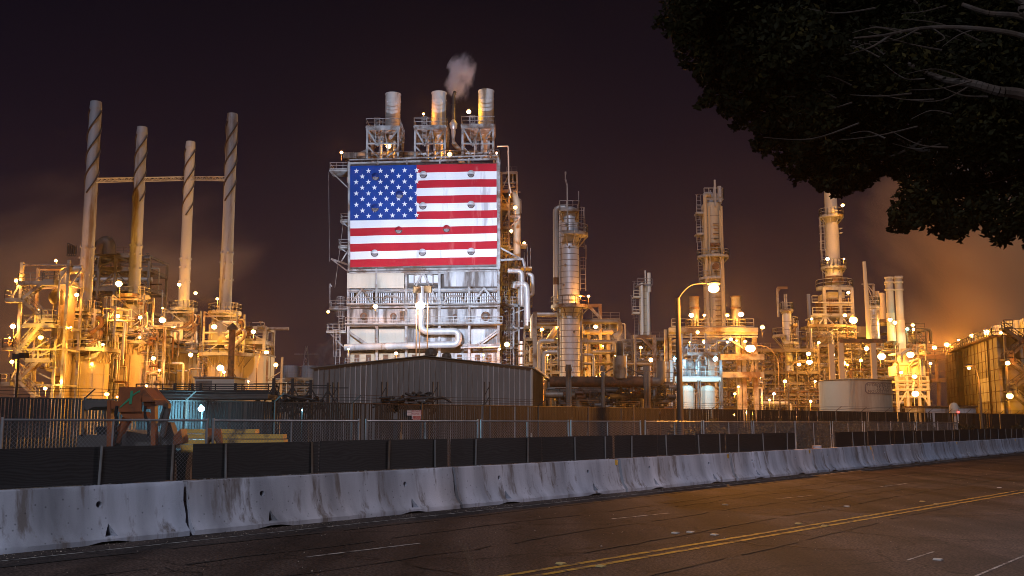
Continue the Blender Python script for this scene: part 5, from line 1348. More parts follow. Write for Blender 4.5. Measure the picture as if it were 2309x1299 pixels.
# --- dark conveyor-like duct on posts with the steaming black stack
def dark_duct():
    Y = 96; A = at(1240,861,Y); B = at(1470,861,Y); r = sx(12,Y)
    t = thing('elevated_duct', A.lerp(B,.5), 'fat dark horizontal duct on posts beside the warehouse', 'duct')
    m = MB(); m.cyl(A,B,r,r,20); n = 30
    for k in range(n): q = A.lerp(B,k/n); m.cyl(q-V(.04,0,0),q+V(.04,0,0),r*1.03,r*1.03,20)
    m.build('duct', M['rust'], t)
    m = MB(); q = B; m.tube([B, B+V(.8,0,0), B+V(.9,0,.9), B+V(.9,0,2)], r*.85, 16, .8); m.build('duct_elbow', M['grey_steel'], t)
    for px in (1279,1284,1358,1453,1460):
        X = at(px,861,Y).x; m = MB(); m.cyl((X,Y-r-.2,0),(X,Y-r-.2,A.z+ (1.6 if px < 1300 else .9)),.18,.18,8); m.cyl((X,Y-r-.2,A.z+1.0),(X,Y-r-.2,A.z+1.5),.26,.2,8); m.build('post', M['grey_steel'], t)
    Xs = at(1398,820,Y).x
    s = thing('black_stack', V(Xs,Y,A.z+r*.7), 'short black tipped silver stack giving off steam on the dark duct', 'stack')
    z1 = zat(1398,803,Y); z2 = zat(1398,772,Y)
    m = MB(); m.lathe((Xs,Y,0),[(.68,A.z+r*.6),(.68,z1),(.45,z1+.02)],20); m.build('stack', M['insulation_dull'], s)
    m = MB(); m.lathe((Xs,Y,0),[(.36,z1),(.36,z2-.15),(.25,z2+.1),(.2,z2+.1)],16); m.build('tip', M['black_steel'], s)
    m = MB(); 
    for dx in (-2.3,2.6): m.bar((Xs,Y,z1-.8),(Xs+dx,Y,A.z+r*.8),.12)
    m.build('brace', M['dark_steel'], s, False)
dark_duct()
# --- far twin ribbed column
def far_column():
    Y = 205; t, X, r, zt = column('ribbed_column', Y, 1453, 720, 11, 640, 0, 'far slender ribbed tower with caged ladders on its left side', 'clad_yellow', 1.4, dome=False)
    q = sx(1,Y); Z = lambda py: zat(1453,py,Y)
    m = MB(); m.cyl((X-q*6,Y-r-.3,0),(X-q*6,Y-r-.3,Z(640)),.3,.3,10); m.cyl((X+q*8,Y-r-.1,0),(X+q*8,Y-r-.1,Z(660)),.35,.35,10); m.cyl((X+q*11,Y-r,Z(660)),(X+q*11,Y-r,Z(617)),.4,.4,10); m.cyl((X+q*4,Y,Z(640)),(X+q*4,Y,Z(610)),.15,.15,6); m.build('riser_pipe', M['clad_cream'], t)
    m = MB()
    for y0,y1,dx in ((755,700,-19),(708,668,-24),(672,636,-18)): ladder(m,(X+q*dx,Y-.4,Z(y0)),(X+q*dx,Y-.4,Z(y1)),.8,.09,cr_=.7)
    m.bar((X-q*24,Y-.4,Z(640)),(X-q*24,Y-.4,Z(712)),.12); m.build('ladder', M['grey_steel'], t, False)
    for py, w in ((708,20),(672,18)):
        m = MB(); m.box((X-q*w,Y-.5,Z(py)),(q*16,2.5,.3)); p = m.build('balcony', M['clad_yellow'], t, False); m = MB(); rail(m,[(X-q*(w+8),Y-1.7,Z(py)),(X-q*(w-8),Y-1.7,Z(py))],1.3,.09); m.build('railing', M['clad_yellow'], p, False)
    m = MB(); m.box((X,Y,Z(645)),(q*34,3,.3)); p = m.build('top_platform', M['grey_steel'], t, False); m = MB(); rail(m,[(X-q*17,Y-1.6,Z(645)),(X+q*17,Y-1.6,Z(645))],1.3,.09); m.build('railing', M['grey_steel'], p, False)
far_column()
# --- tall tan column
def tan_column():
    Y = 185; t, X, r, zt = column('tan_column', Y, 1608, 600, 23, 466, 0, 'tall tan distillation column behind the bright street lamp', 'clad_yellow', 2.2)
    q = sx(1,Y); Z = lambda py: zat(1608,py,Y); c = V(X,Y,0)
    ring_platform(t, c+V(0,0,Z(580)), r, sx(36,Y), .09, h=1.3, braces=8, mat='stack_paint'); ring_platform(t, c+V(0,0,Z(629)), r, sx(33,Y), .09, a0=PI*.9, a1=PI*1.6, h=1.3, braces=4, mat='stack_paint')
    m = MB(); m.tube([(X-q*19,Y-r*.9,0),(X-q*19,Y-r*.9,Z(444)),(X-q*5,Y-r*.6,Z(444))], sx(4,Y), 12, 1); m.build('overhead_pipe', M['clad_yellow'], t)
    for dx, top in ((-11,470),(14,480),(18,470)): m = MB(); m.cyl((X+q*dx,Y-r,0),(X+q*dx,Y-r,Z(top)),.2,.2,8); m.build('riser_pipe', M['clad_yellow'], t)
    m = MB()
    for y0,y1,dx in ((640,580,-28),(580,530,-30),(532,480,-31),(482,440,-29)): ladder(m,(X+q*dx,Y,Z(y0)),(X+q*dx,Y,Z(y1)),.8,.09,cr_=.6)
    m.build('ladder', M['stack_paint'], t, False)
    for py in (530,483): m = MB(); m.box((X-q*30,Y,Z(py)),(q*16,2.6,.3)); p = m.build('balcony', M['stack_paint'], t, False); m = MB(); rail(m,[(X-q*38,Y-1.3,Z(py)),(X-q*22,Y-1.3,Z(py))],1.3,.09); m.build('railing', M['stack_paint'], p, False)
    m = MB(); m.lathe(c,[(r*.9,Z(462)),(r*.6,Z(455)),(r*.62,Z(440)),(.1,Z(440))],16); rail(m,[(X-r*.9,Y-r,Z(455)),(X+r,Y-r,Z(455)),(X+r,Y+r,Z(455))],2.2,.12,1.0)
    m.bar((X+q*4,Y-r,Z(470)),(X+q*4,Y-r,Z(411)),.3); m.bar((X+q*19,Y,Z(460)),(X+q*19,Y,Z(420)),.6); m.bar((X,Y-r,Z(440)),(X+q*4,Y-r,Z(415)),.14); m.box((X-q*8,Y,Z(444)),(1.4,1.4,1.6))
    for dx in (-18,-2,9,14): m.bar((X+q*dx,Y,Z(455)),(X+q*dx,Y,Z(428+abs(dx)//2)),.16)
    m.build('top_gear', M['stack_paint'], t, False)
    m = MB(); m.box((X-q*0,Y-r-.6,Z(556)),(1.8,.5,.5)); m.cyl((X,Y-r-.4,Z(565)),(X,Y-r-.4,Z(556)),.2,.2,8); m.cyl((X,Y-r,Z(605)),(X,Y-r-.7,Z(605)),.6,.6,12); m.build('nozzle', M['rust'], t)
    m = MB()
    for k in range(26): m.bar((X-q*3+ (0 if k % 2 else .1),Y-r-.2,Z(780)+k*.9),(X+q*10,Y-r-.2,Z(780)+k*.9),.12)
    m.build('rung_stairs', M['rust'], t, False)
tan_column()
for px, top, mid, bot, lab in ((1566,669,697,742,'squat amber lit stack left of the tan column'),(1660,668,697,742,'squat amber lit stack right of the tan column')):
    Y = 178; t, X, r, zt = column('squat_stack', Y, px, 710, 10.5, top, bot, lab, 'insulation_dull', 0, 'stack', 'squat stacks beside the tan column', dome=False)
    m = MB(); m.ring(V(X,Y,zat(px,mid,Y)), r, .3, .15, 24); m.ring(V(X,Y,zt-.2), r, .2, .1, 24); m.build('band', M['rust'], t)
    ring_platform(t, V(X,Y,zat(px,738,Y)), r, sx(21,Y), .09, h=1.3, mat='clad_yellow', braces=8)
    m = MB(); m.cyl((X,Y,0),(X,Y,zat(px,742,Y)),r*.6,r*.6,12); m.build('support', M['rust'], t)
# --- gantry
def gantry():
    Y = 142; P_ = lambda x, y, d=0: at(x,y,Y)+V(0,d,0)
    t = thing('steel_gantry', V(P_(1600,760).x,Y,0), 'wide pale steel gantry marked with small dark letters before the tan column', 'gantry')
    m = MB(); zt = P_(1600,742).z
    for y, h in ((744,.6),(752.5,.38),(759.5,.22)): m.box(((P_(1508,742).x+P_(1708,742).x)/2, Y+(0 if y==744 else .2), P_(0,y).z), (P_(1708,742).x-P_(1508,742).x, .8 if y==744 else .6, h))
    for px in (1506,1512,1668,1680,1706): m.box((P_(px,820).x,Y+.9,zt/2),(.6,.6,zt))
    for py in (805,845): m.box(((P_(1625,py).x+P_(1722,py).x)/2,Y,P_(0,py).z),(P_(1722,py).x-P_(1625,py).x,.6,.8))
    m.bar(P_(1575,800),P_(1640,760),.25); m.bar(P_(1640,762),P_(1700,800),.25); m.bar(P_(1510,775),P_(1560,745),.2); m.bar(P_(1700,815),P_(1712,860),.4); m.bar(P_(1690,860),P_(1700,815),.4)
    m.build('steel_frame', WS, t, False)
    m = MB(); fn = lambda x, y, d: P_(1623,751.3,-.2)+V(x,-.12-d,y)
    text_mesh(m, 'T-50A', .55, fn); m.build('lettering', M['letter_dark'], t, False)
    m = MB(); rail(m,[P_(1515,738),P_(1700,738)],1.2,.08,3); m.build('railing', WS, t, False)
gantry()
module('amber lit pipe racks under the wide gantry', 1625, 1712, 150, 10, (775,800,825,850,875,900,920), 51, 30, 12, 5, 4, 'tan_steel', ladders=3, nval=10)
module('pipe racks behind the left legs of the gantry', 1512, 1625, 158, 10, (770,790,815), 52, 22, 12, 3, 4, 'white_steel', ladders=2, nval=6)
module('tangled low piping between the gantry and the storage tank', 1700, 1850, 165, 12, (790,815,840,865,890,915), 53, 40, 22, 7, 6, 'tan_steel', ladders=4, nval=16)
# --- blue lit platform with drums
def blue_platform():
    Y = 112; P_ = lambda x, y, d=0: at(x,y,Y)+V(0,d,0)
    t = thing('drum_platform', V(P_(1570,860).x,Y,0), 'blue white lit equipment platform standing over two bright drums', 'platform')
    z = P_(0,856).z; x0, x1 = P_(1522,856).x, P_(1625,856).x
    m = MB(); m.box(((x0+x1)/2,Y+2.5,z),(x1-x0,5.4,.45)); p = m.build('deck', M['clad_cream'], t, False)
    m = MB(); rail(m,[(x0,Y+5,z+.2),(x0,Y-.1,z+.2),(x1,Y-.1,z+.2),(x1,Y+5,z+.2)],1.2,.06,.8); m.build('railing', WS, p, False)
    m = MB()
    for px in (1514,1516,1618,1626):
        m.box((P_(px,860).x,Y+ (0 if px in (1514,1626) else 3),P_(0,812).z/2),(.28,.28,P_(0,812).z))
    zz = P_(0,798).z
    for px in (1545,1567,1600): m.box((P_(px,820).x,Y+2,(z+zz)/2+1),(.2,.2,zz-z+3))
    m.bar(P_(1568,815),P_(1590,797),.16); m.bar(P_(1590,797),P_(1610,815),.16)
    m.build('frame', WS, t, False)
    a, b = P_(1552,797).x, P_(1620,797).x; m = MB(); m.box(((a+b)/2,Y+2.5,zz),(b-a,4,.25)); p = m.build('upper_deck', WS, t, False); m = MB(); rail(m,[(a,Y+.5,zz),(b,Y+.5,zz),(b,Y+4,zz)],1.1,.06,1); m.build('railing', WS, p, False)
    rr = random.Random(6)
    for k in range(5):
        x = x0+(x1-x0)*(.25+.15*k); m = MB(); m.lathe((x,Y+1.5,z+.2),[(.35,0),(.5,.2),(.5,1.3+rr.random()),(.2,2.1)],14); m.build('pump', M[rr.choice(('galvanized','white_steel','clad_cream'))], t)
    for k in range(12):
        m = MB(); x = x0+(x1-x0)*rr.random(); y = Y+rr.uniform(0,4); za = z+rr.uniform(.3,4.5); m.tube([(x,y,za-1.5),(x,y,za),(x+rr.uniform(-2,2),y,za),(x+rr.uniform(-2,2),y,za-1)],rr.choice((.06,.09,.14)),8); m.build('pipe', M[rr.choice(('galvanized','white_steel','insulation'))], t)
    for px in (1552,1599):
        c = V(P_(px,890).x,Y+1,0); r = sx(18,Y); zt = P_(0,868).z; m = MB(); m.lathe(c,[(r,0),(r,zt-.7),(r*1.02,zt-.7),(r*1.0,zt-.4),(r*.75,zt-.05),(.3,zt)],28)
        for k in range(5): m.ring(c+V(0,0,.5+k*.75),r-.01,.05,.05,28)
        m.build('drum', M['clad_cream'], t)
    m = MB(); 
    for px in (1530,1533,1573,1578,1621): m.cyl(P_(px,925,-.3),P_(px,858,-.3),.07,.07,6)
    m.build('conduit', M['grey_steel'], t)
blue_platform()
# --- slender white column between the street lamps
def slender_column():
    Y = 168; t, X, r, zt = column('white_column', Y, 1777, 800, 10, 700, 0, 'slender white column with a square hook frame between the two slim street lamps', 'stack_pale', 1.4)
    q = sx(1,Y); Z = lambda py: zat(1777,py,Y); c = V(X,Y,0)
    for py, a0, a1, w in ((758,PI*.8,PI*1.35,33),(774,PI*1.3,PI*2.1,24),(733,PI*1.6,PI*2.2,24),(700,PI*.8,PI*2.2,15),(800,PI*1.7,PI*2.2,24)):
        ring_platform(t, c+V(0,0,Z(py)), r*.9, sx(w,Y), .08, a0=a0, a1=a1, h=1.25, braces=3, mat='white_steel')
    m = MB(); m.bar((X-q*19,Y,Z(715)),(X-q*19,Y,Z(649)),.3); m.bar((X-q*19,Y,Z(649)),(X+q*4,Y,Z(649)),.35); m.bar((X-q*19,Y,Z(660)),(X-q*12,Y,Z(649)),.25)
    for dx, tp in ((-3,663),(1,663),(-8,680)): m.bar((X+q*dx,Y,Z(702)),(X+q*dx,Y,Z(tp)),.2)
    m.bar((X+q*9,Y,Z(740)),(X+q*9,Y,Z(696)),.2); m.bar((X+q*9,Y,Z(890)),(X+q*9,Y,Z(740)),.3); m.build('hook_frame', WS, t, False)
    m = MB(); ladder(m,(X+q*12,Y-.5,Z(830)),(X+q*12,Y-.5,Z(733)),.7,.09,cr_=.6); m.build('ladder', WS, t, False)
slender_column()
# --- the tall stack on its heater structure
def tall_stack():
    Y = 175; Z = lambda py: zat(1876,py,Y); X = at(1876,520,Y).x; q = sx(1,Y); c = V(X,Y,0)
    t = thing('tall_stack', V(X,Y,Z(640)), 'tall white stack that rises into the tree canopy', 'stack'); r = q*14
    m = MB(); m.lathe(c,[(q*21,Z(640)),(q*17,Z(598)),(q*15.5,Z(598)),(q*15,Z(535)),(q*15.6,Z(535)),(q*15.6,Z(532)),(q*15,Z(532)),(q*14,Z(470)),(q*12.8,Z(330)),(q*11.5,Z(330)),(q*11.5,Z(350))],32,caps=False); m.build('shell', M['stack_pale'], t)
    m = MB(); m.lathe(c,[(q*21.3,Z(640)),(q*17.2,Z(604)),(q*15,Z(604))],32,caps=False); m.build('cone', M['rust'], t)
    ring_platform(t, c+V(0,0,Z(489)), q*14, q*27, .09, h=1.35, braces=8, mat='stack_paint'); ring_platform(t, c+V(0,0,Z(604)), q*16, q*28, .09, h=1.35, braces=8, mat='stack_paint')
    m = MB(); ladder(m,(X-q*22,Y,Z(600)),(X-q*22,Y,Z(492)),.8,.09,cr_=.6); m.bar((X-q*25,Y,Z(640)),(X-q*25,Y,Z(490)),.1)
    for py in (517,527): m.box((X+q*17,Y-.5,Z(py)),(q*6,1,.15))
    m.build('ladder', M['stack_paint'], t, False)
    h = thing('heater_block', V(X,Y,0), 'stepped heater structure carrying the tall white stack', 'heater')
    m = MB(); m.lathe(c,[(q*40,Z(655)),(q*40,Z(650)),(q*24,Z(650)),(q*24,Z(655)),(q*40,Z(655))],8,PI*.9,PI*2.1,caps=False); p = m.build('platform', M['stack_paint'], h, False)
    m = MB(); rail(m, arc_pts(c+V(0,0,Z(650)),q*40,PI*.9,PI*2.1,8),1.4,.1,1.4); m.build('railing', M['stack_paint'], p, False)
    for x0,x1,y0,y1,mat,nm in ((1868,1905,658,672,'clad_cream','upper_box'),(1862,1908,674,704,'rust','tube_box'),(1838,1925,712,716,'stack_paint','deck'),(1898,1985,736,760,'clad_dirty','flue_box'),(1843,1862,720,800,'clad_cream','side_panel')):
        a, b = at(x0,y0,Y-3), at(x1,y1,Y-3); m = MB(); m.box(((a.x+b.x)/2,Y,(a.z+b.z)/2),(b.x-a.x,6,a.z-b.z))
        if nm == 'tube_box':
            for k in range(9): m.cyl((a.x+(b.x-a.x)*(k+.5)/9,Y-3.2,b.z),(a.x+(b.x-a.x)*(k+.5)/9,Y-3.2,a.z),.22,.22,8)
        m.build(nm, M[mat], h, False)
    m = MB()
    xs = [at(p,760,Y-4).x for p in (1832,1862,1898,1925)]; zs = [0,Z(880),Z(840),Z(800),Z(760),Z(716),Z(690),Z(655)]
    for i, x in enumerate(xs):
        zt = zs[-1] if i in (1,2,3) else zs[5]
        m.box((x,Y-4,zt/2),(.5,.5,zt)); m.box((x,Y+5,zt/2),(.5,.5,zt))
    for k, z in enumerate(zs[1:]): x0 = xs[1] if k >= 5 else xs[0]; m.box(((x0+xs[3])/2,Y-4,z-.2),(xs[3]-x0,.4,.45))
    for (a,b) in ((1,2),(2,3),(3,4),(4,5)): m.bar((xs[0],Y-4.1,zs[a]),(xs[1],Y-4.1,zs[b]),.25); m.bar((xs[2],Y-4.1,zs[a]),(xs[1],Y-4.1,zs[b]),.25); m.bar((xs[2],Y-4.1,zs[b]),(xs[3],Y-4.1,zs[a]),.25)
    m.build('steel_frame', M['stack_paint'], h, False)
    m = MB(); m.cyl(at(1833,760,Y-4),at(1833,830,Y-4),.8,.8,14); m.build('downcomer', M['clad_yellow'], h)
    m = MB()
    for z in zs[2:-1]: rail(m,[(xs[0],Y-4.6,z),(xs[3],Y-4.6,z)],1.2,.09,2.2)
    m.build('railing', M['stack_paint'], h, False)
tall_stack()
module('crowded racks of amber lit pipes round the foot of the tall stack', 1828, 1935, 168, 5, (735,758,780,802,825,850), 61, 36, 20, 6, 5, 'tan_steel', ladders=4, nval=16)
module('amber lit racks behind the storage tank', 1925, 2045, 160, 10, (770,792,815,838,860,885), 62, 36, 18, 7, 5, 'tan_steel', ladders=4, nval=16)
module('racks behind the hopper unit', 2030, 2095, 168, 8, (745,775,805,835,870,900), 63, 22, 12, 3, 3, 'tan_steel', ladders=3, nval=8)
def brown_portal():
    Y = 128; P_ = lambda x, y: at(x,y,Y); t = thing('brown_portal', V(P_(1935,800).x,Y,0), 'brown and tan beam portal above the storage tank', 'steel frame')
    m = MB(); a, b = P_(1893,769), P_(1996,769); m.box(((a.x+b.x)/2,Y,a.z),(b.x-a.x,.6,.5)); m.build('beam', M['rust'], t, False)
    for px, tp in ((1875,775),(1897,771),(1970,771)): m = MB(); m.box((P_(px,820).x,Y,P_(0,tp).z/2),(.62,.5,P_(0,tp).z)); m.build('post', M['clad_yellow'], t, False)
brown_portal()
def mast():
    Y = 150; a = at(1960,768,Y); b = at(1948,590,Y); t = thing('leaning_mast', V(a.x,Y,a.z), 'long thin cream vent mast standing above the storage tank', 'mast'); m = MB(); m.cyl(a,V(a.x-.2,Y,b.z),.36,.26,12); m.build('pipe', M['clad_cream'], t)
    m = MB(); m.bar((a.x,Y,at(0,640,Y).z),at(1972,685,Y),.1); m.bar((a.x,Y,at(0,640,Y).z),at(1980,672,Y),.1); m.bar(at(1943,641,Y),at(1970,641,Y),.2); m.bar(at(1970,641,Y),at(1970,668,Y),.25); m.build('stay', M['white_steel'], t, False)
mast()
def small_cols():
    t, X, r, zt = column('banded_column', 158, 1970, 720, 12, 692, 770, 'short banded steel column between the cream mast and the twin stacks', 'galvanized', 1.0)
    m = MB(); ladder(m,(X-.3,157,zat(0,760,158)),(X-.3,157,zat(0,680,158)),.8,.09,cr_=.7); m.build('ladder', M['stack_paint'], t, False)
    ring_platform(t, V(X,158,zat(0,692,158)), r*.5, sx(15,158), .09, h=1.5, mat='stack_paint', braces=4)
    m = MB(); m.tube([(X-.5,158,zt),(X-.9,158,zt+1.2),(X-1,158,zt+3)],.35,10); m.tube([(X+.5,158,zt),(X+.8,158,zt+1.5),(X+.8,158,zt+2.5)],.3,10); m.build('outlet', M['clad_yellow'], t)
    t, X, r, zt = column('corroded_vessel', 172, 1989, 690, 7.5, 664, 735, 'small corroded orange lit vessel left of the twin stacks', 'clad_yellow', 0, 'vessel')
    m = MB(); m.ring(V(X,172,zat(0,728,172)), r, .5, .9, 20); m.build('collar', M['rust'], t)
    for px, top, lab, k in ((2005,627,'left one of the two round olive stacks',0),(2026,623,'right one of the two round olive stacks, lit teal below',1)):
        Y = 160; t, X, r, zt = column('olive_stack', Y, px+3, 700, 8.3, top, 800 if k else 770, lab, 'stack_paint', 0, 'stack', 'pair of olive stacks', dome=False)
        for py in (628,638,655): m = MB(); m.ring(V(X,Y,zat(0,py,Y)), r, .2, .15, 24); m.build('band', M['stack_pale'], t)
        for k2 in range(6): pass
        m = MB()
        for k2 in range(7): a = k2*.9; m.box((X+math.cos(a)*r*1.05,Y+math.sin(a)*r*1.05,zt-.1-(.9 if k2 % 2 else 0)),(.2,.2,.25))
        m.build('lug', M['stack_pale'], t)
        m = MB(); z0 = zat(0,800 if k else 770,Y); z1 = zat(0,722 if k else 706,Y); m.lathe((X,Y,0),[(r*1.12,z0),(r*1.12,z1),(r,z1)],24,caps=False); m.build('lower_sleeve', M['clad_cream' if not k else 'stack_pale'], t)
small_cols()
def hopper_unit():
    Y = 150; P_ = lambda x, y: at(x,y,Y); X = P_(2045,860).x; c = V(X,Y,0); Z = lambda py: zat(2045,py,Y); q = sx(1,Y)
    t = thing('hopper_unit', c, 'amber lit cone and box hopper vessel with platforms right of the storage tank', 'vessel')
    m = MB(); m.lathe(c,[(q*29,Z(825)),(q*10,Z(792)),(q*10,Z(786))],24,caps=False); m.build('cone_roof', M['clad_yellow'], t)
    m = MB(); m.box((X,Y,(Z(826)+Z(848))/2),(q*62,q*50,Z(826)-Z(848)))
    for k in range(4): m.box((X-q*31+q*62*k/3,Y-q*25,(Z(826)+Z(848))/2),(.15,.12,Z(826)-Z(848)))
    m.build('box', M['clad_cream'], t, False)
    m = MB(); m.lathe(c,[(q*8,Z(915)),(q*10,Z(888)),(q*27,Z(852)),(q*27,Z(849))],24,caps=False); m.build('hopper', M['clad_yellow'], t)
    for py, w in ((862,38),(880,38),(800,34)):
        m = MB(); m.box((X,Y-q*10,Z(py)),(q*w*2,q*46,.3)); p = m.build('platform', M['clad_yellow'], t, False); m = MB(); rail(m,[(X-q*w,Y-q*33,Z(py)),(X+q*w,Y-q*33,Z(py)),(X+q*w,Y+q*10,Z(py))],1.3,.08,1.3); m.build('railing', M['clad_cream'], p, False)
    m = MB()
    for dx in (-34,-12,14,34): m.box((X+q*dx,Y-q*30,Z(850)/2),(.35,.35,Z(850)))
    for py in (870,895): m.box((X,Y-q*30,Z(py)),(q*68,.3,.3))
    m.bar((X-q*34,Y-q*31,Z(915)),(X-q*12,Y-q*31,Z(880)),.2); m.bar((X+q*34,Y-q*31,Z(915)),(X+q*14,Y-q*31,Z(880)),.2); m.build('legs_frame', M['clad_cream'], t, False)
    rr = random.Random(9)
    for k in range(10): x = X+q*rr.uniform(-34,34); z = Z(rr.uniform(815,900)); m = MB(); m.tube([(x,Y-q*32,z),(x,Y-q*32,z+rr.uniform(1,3)),(x+rr.uniform(-2,2),Y-q*32,z+2)],rr.choice((.1,.16,.25)),8); m.build('pipe', M[rr.choice(PIPES)], t)
    g = thing('catwalk_trestle', V(P_(2075,790).x,160,0), 'brown trestle and catwalk leading from the hopper unit to the cooling tower', 'catwalk')
    P2 = lambda x, y: at(x,y,160); m = MB()
    m.bar(P2(2040,808),P2(2130,806),.9,.6); m.bar(P2(2060,770),P2(2075,772),.4)
    for a, b in (((2062,770),(2058,806)),((2073,770),(2078,806)),((2062,770),(2078,806)),((2112,810),(2112,860)),((2092,830),(2092,925)),((2117,858),(2117,925))): m.bar(P2(*a),P2(*b),.4)
    m.bar(P2(2100,860),P2(2132,858),.8,.4); m.build('trestle', M['rust'], g, False)
    m = MB(); rail(m,[P2(2042,804),P2(2130,802)],1.3,.09,1.6); rail(m,[P2(2052,768),P2(2078,768)],1.8,.1,1.2); rail(m,[P2(2102,857),P2(2132,855)],1.3,.09,1.4); m.build('railing', M['rust'], g, False)
hopper_unit()
# --- storage tank
def storage_tank():
    Y0 = 112; a = at(1850,890,Y0); b = at(2007,890,Y0); r = (b.x-a.x)/2; c = V((a.x+b.x)/2, Y0, 0); zt = at(1930,855.5,Y0-r).z
    c.y += 0
    t = thing('storage_tank', c, 'squat round cream storage tank with a framed safety notice', 'tank'); m = MB()
    m.lathe(c,[(r,0),(r,zt)],64)
    m.build('shell', M['tank_white'], t)
    m = MB(); m.lathe(c,[(r+.06,zt-.08),(r+.1,zt),(r*.97,zt+.05),(.05,zt+.35)],64); m.build('roof', M['grey_steel'], t)
    def fn(x, y, d, ang=R(-56)):
        th = ang+x/r; return c+V(math.cos(th)*(r+.012+d), math.sin(th)*(r+.012+d), zt+y)
    s = sx(1, Y0-r*.8)
    m = MB(); hh = 25*s*.98; ww = 2*r*.33; top = -2.2*s-.25
    y1 = top; y0 = y1-hh; rad = .28
    def seg(p, q):
        n = max(1,int(abs(q[0]-p[0])/.3))
        for i in range(n):
            u = (p[0]+(q[0]-p[0])*i/n, p[1]+(q[1]-p[1])*i/n); v = (p[0]+(q[0]-p[0])*(i+1)/n, p[1]+(q[1]-p[1])*(i+1)/n)
            m.bar(fn(*u,0), fn(*v,0), .05, .07)
    w2 = ww*.98
    for p, q in (((-w2+rad,y1),(w2-rad,y1)),((w2-rad,y1),(w2,y1-rad)),((w2,y1-rad),(w2,y0+rad)),((w2,y0+rad),(w2-rad,y0)),((w2-rad,y0),(-w2+rad,y0)),((-w2+rad,y0),(-w2,y0+rad)),((-w2,y0+rad),(-w2,y1-rad)),((-w2,y1-rad),(-w2+rad,y1))): seg(p,q)
    m.build('notice_border', M['tank_letter'], t, False)
    for txt, sz, f in (('HYDROCRACKER UNIT', .44, .2), ('35 YEARS', .62, .5), ('NO LOST TIME INJURY', .44, .8)):
        m = MB(); text_mesh(m, txt, sz, lambda x, y, d, f=f: fn(x, y+y1-hh*f, d), .006); m.build('lettering', M['tank_letter'], t, False)
    m = MB(); 
    for k in range(5): th = R(-118)+k*.035; m.cyl(c+V(math.cos(th)*(r+.08),math.sin(th)*(r+.08),0), c+V(math.cos(th)*(r+.08),math.sin(th)*(r+.08),zt), .03,.03,6)
    m.build('conduit', M['tank_white'], t)
storage_tank()
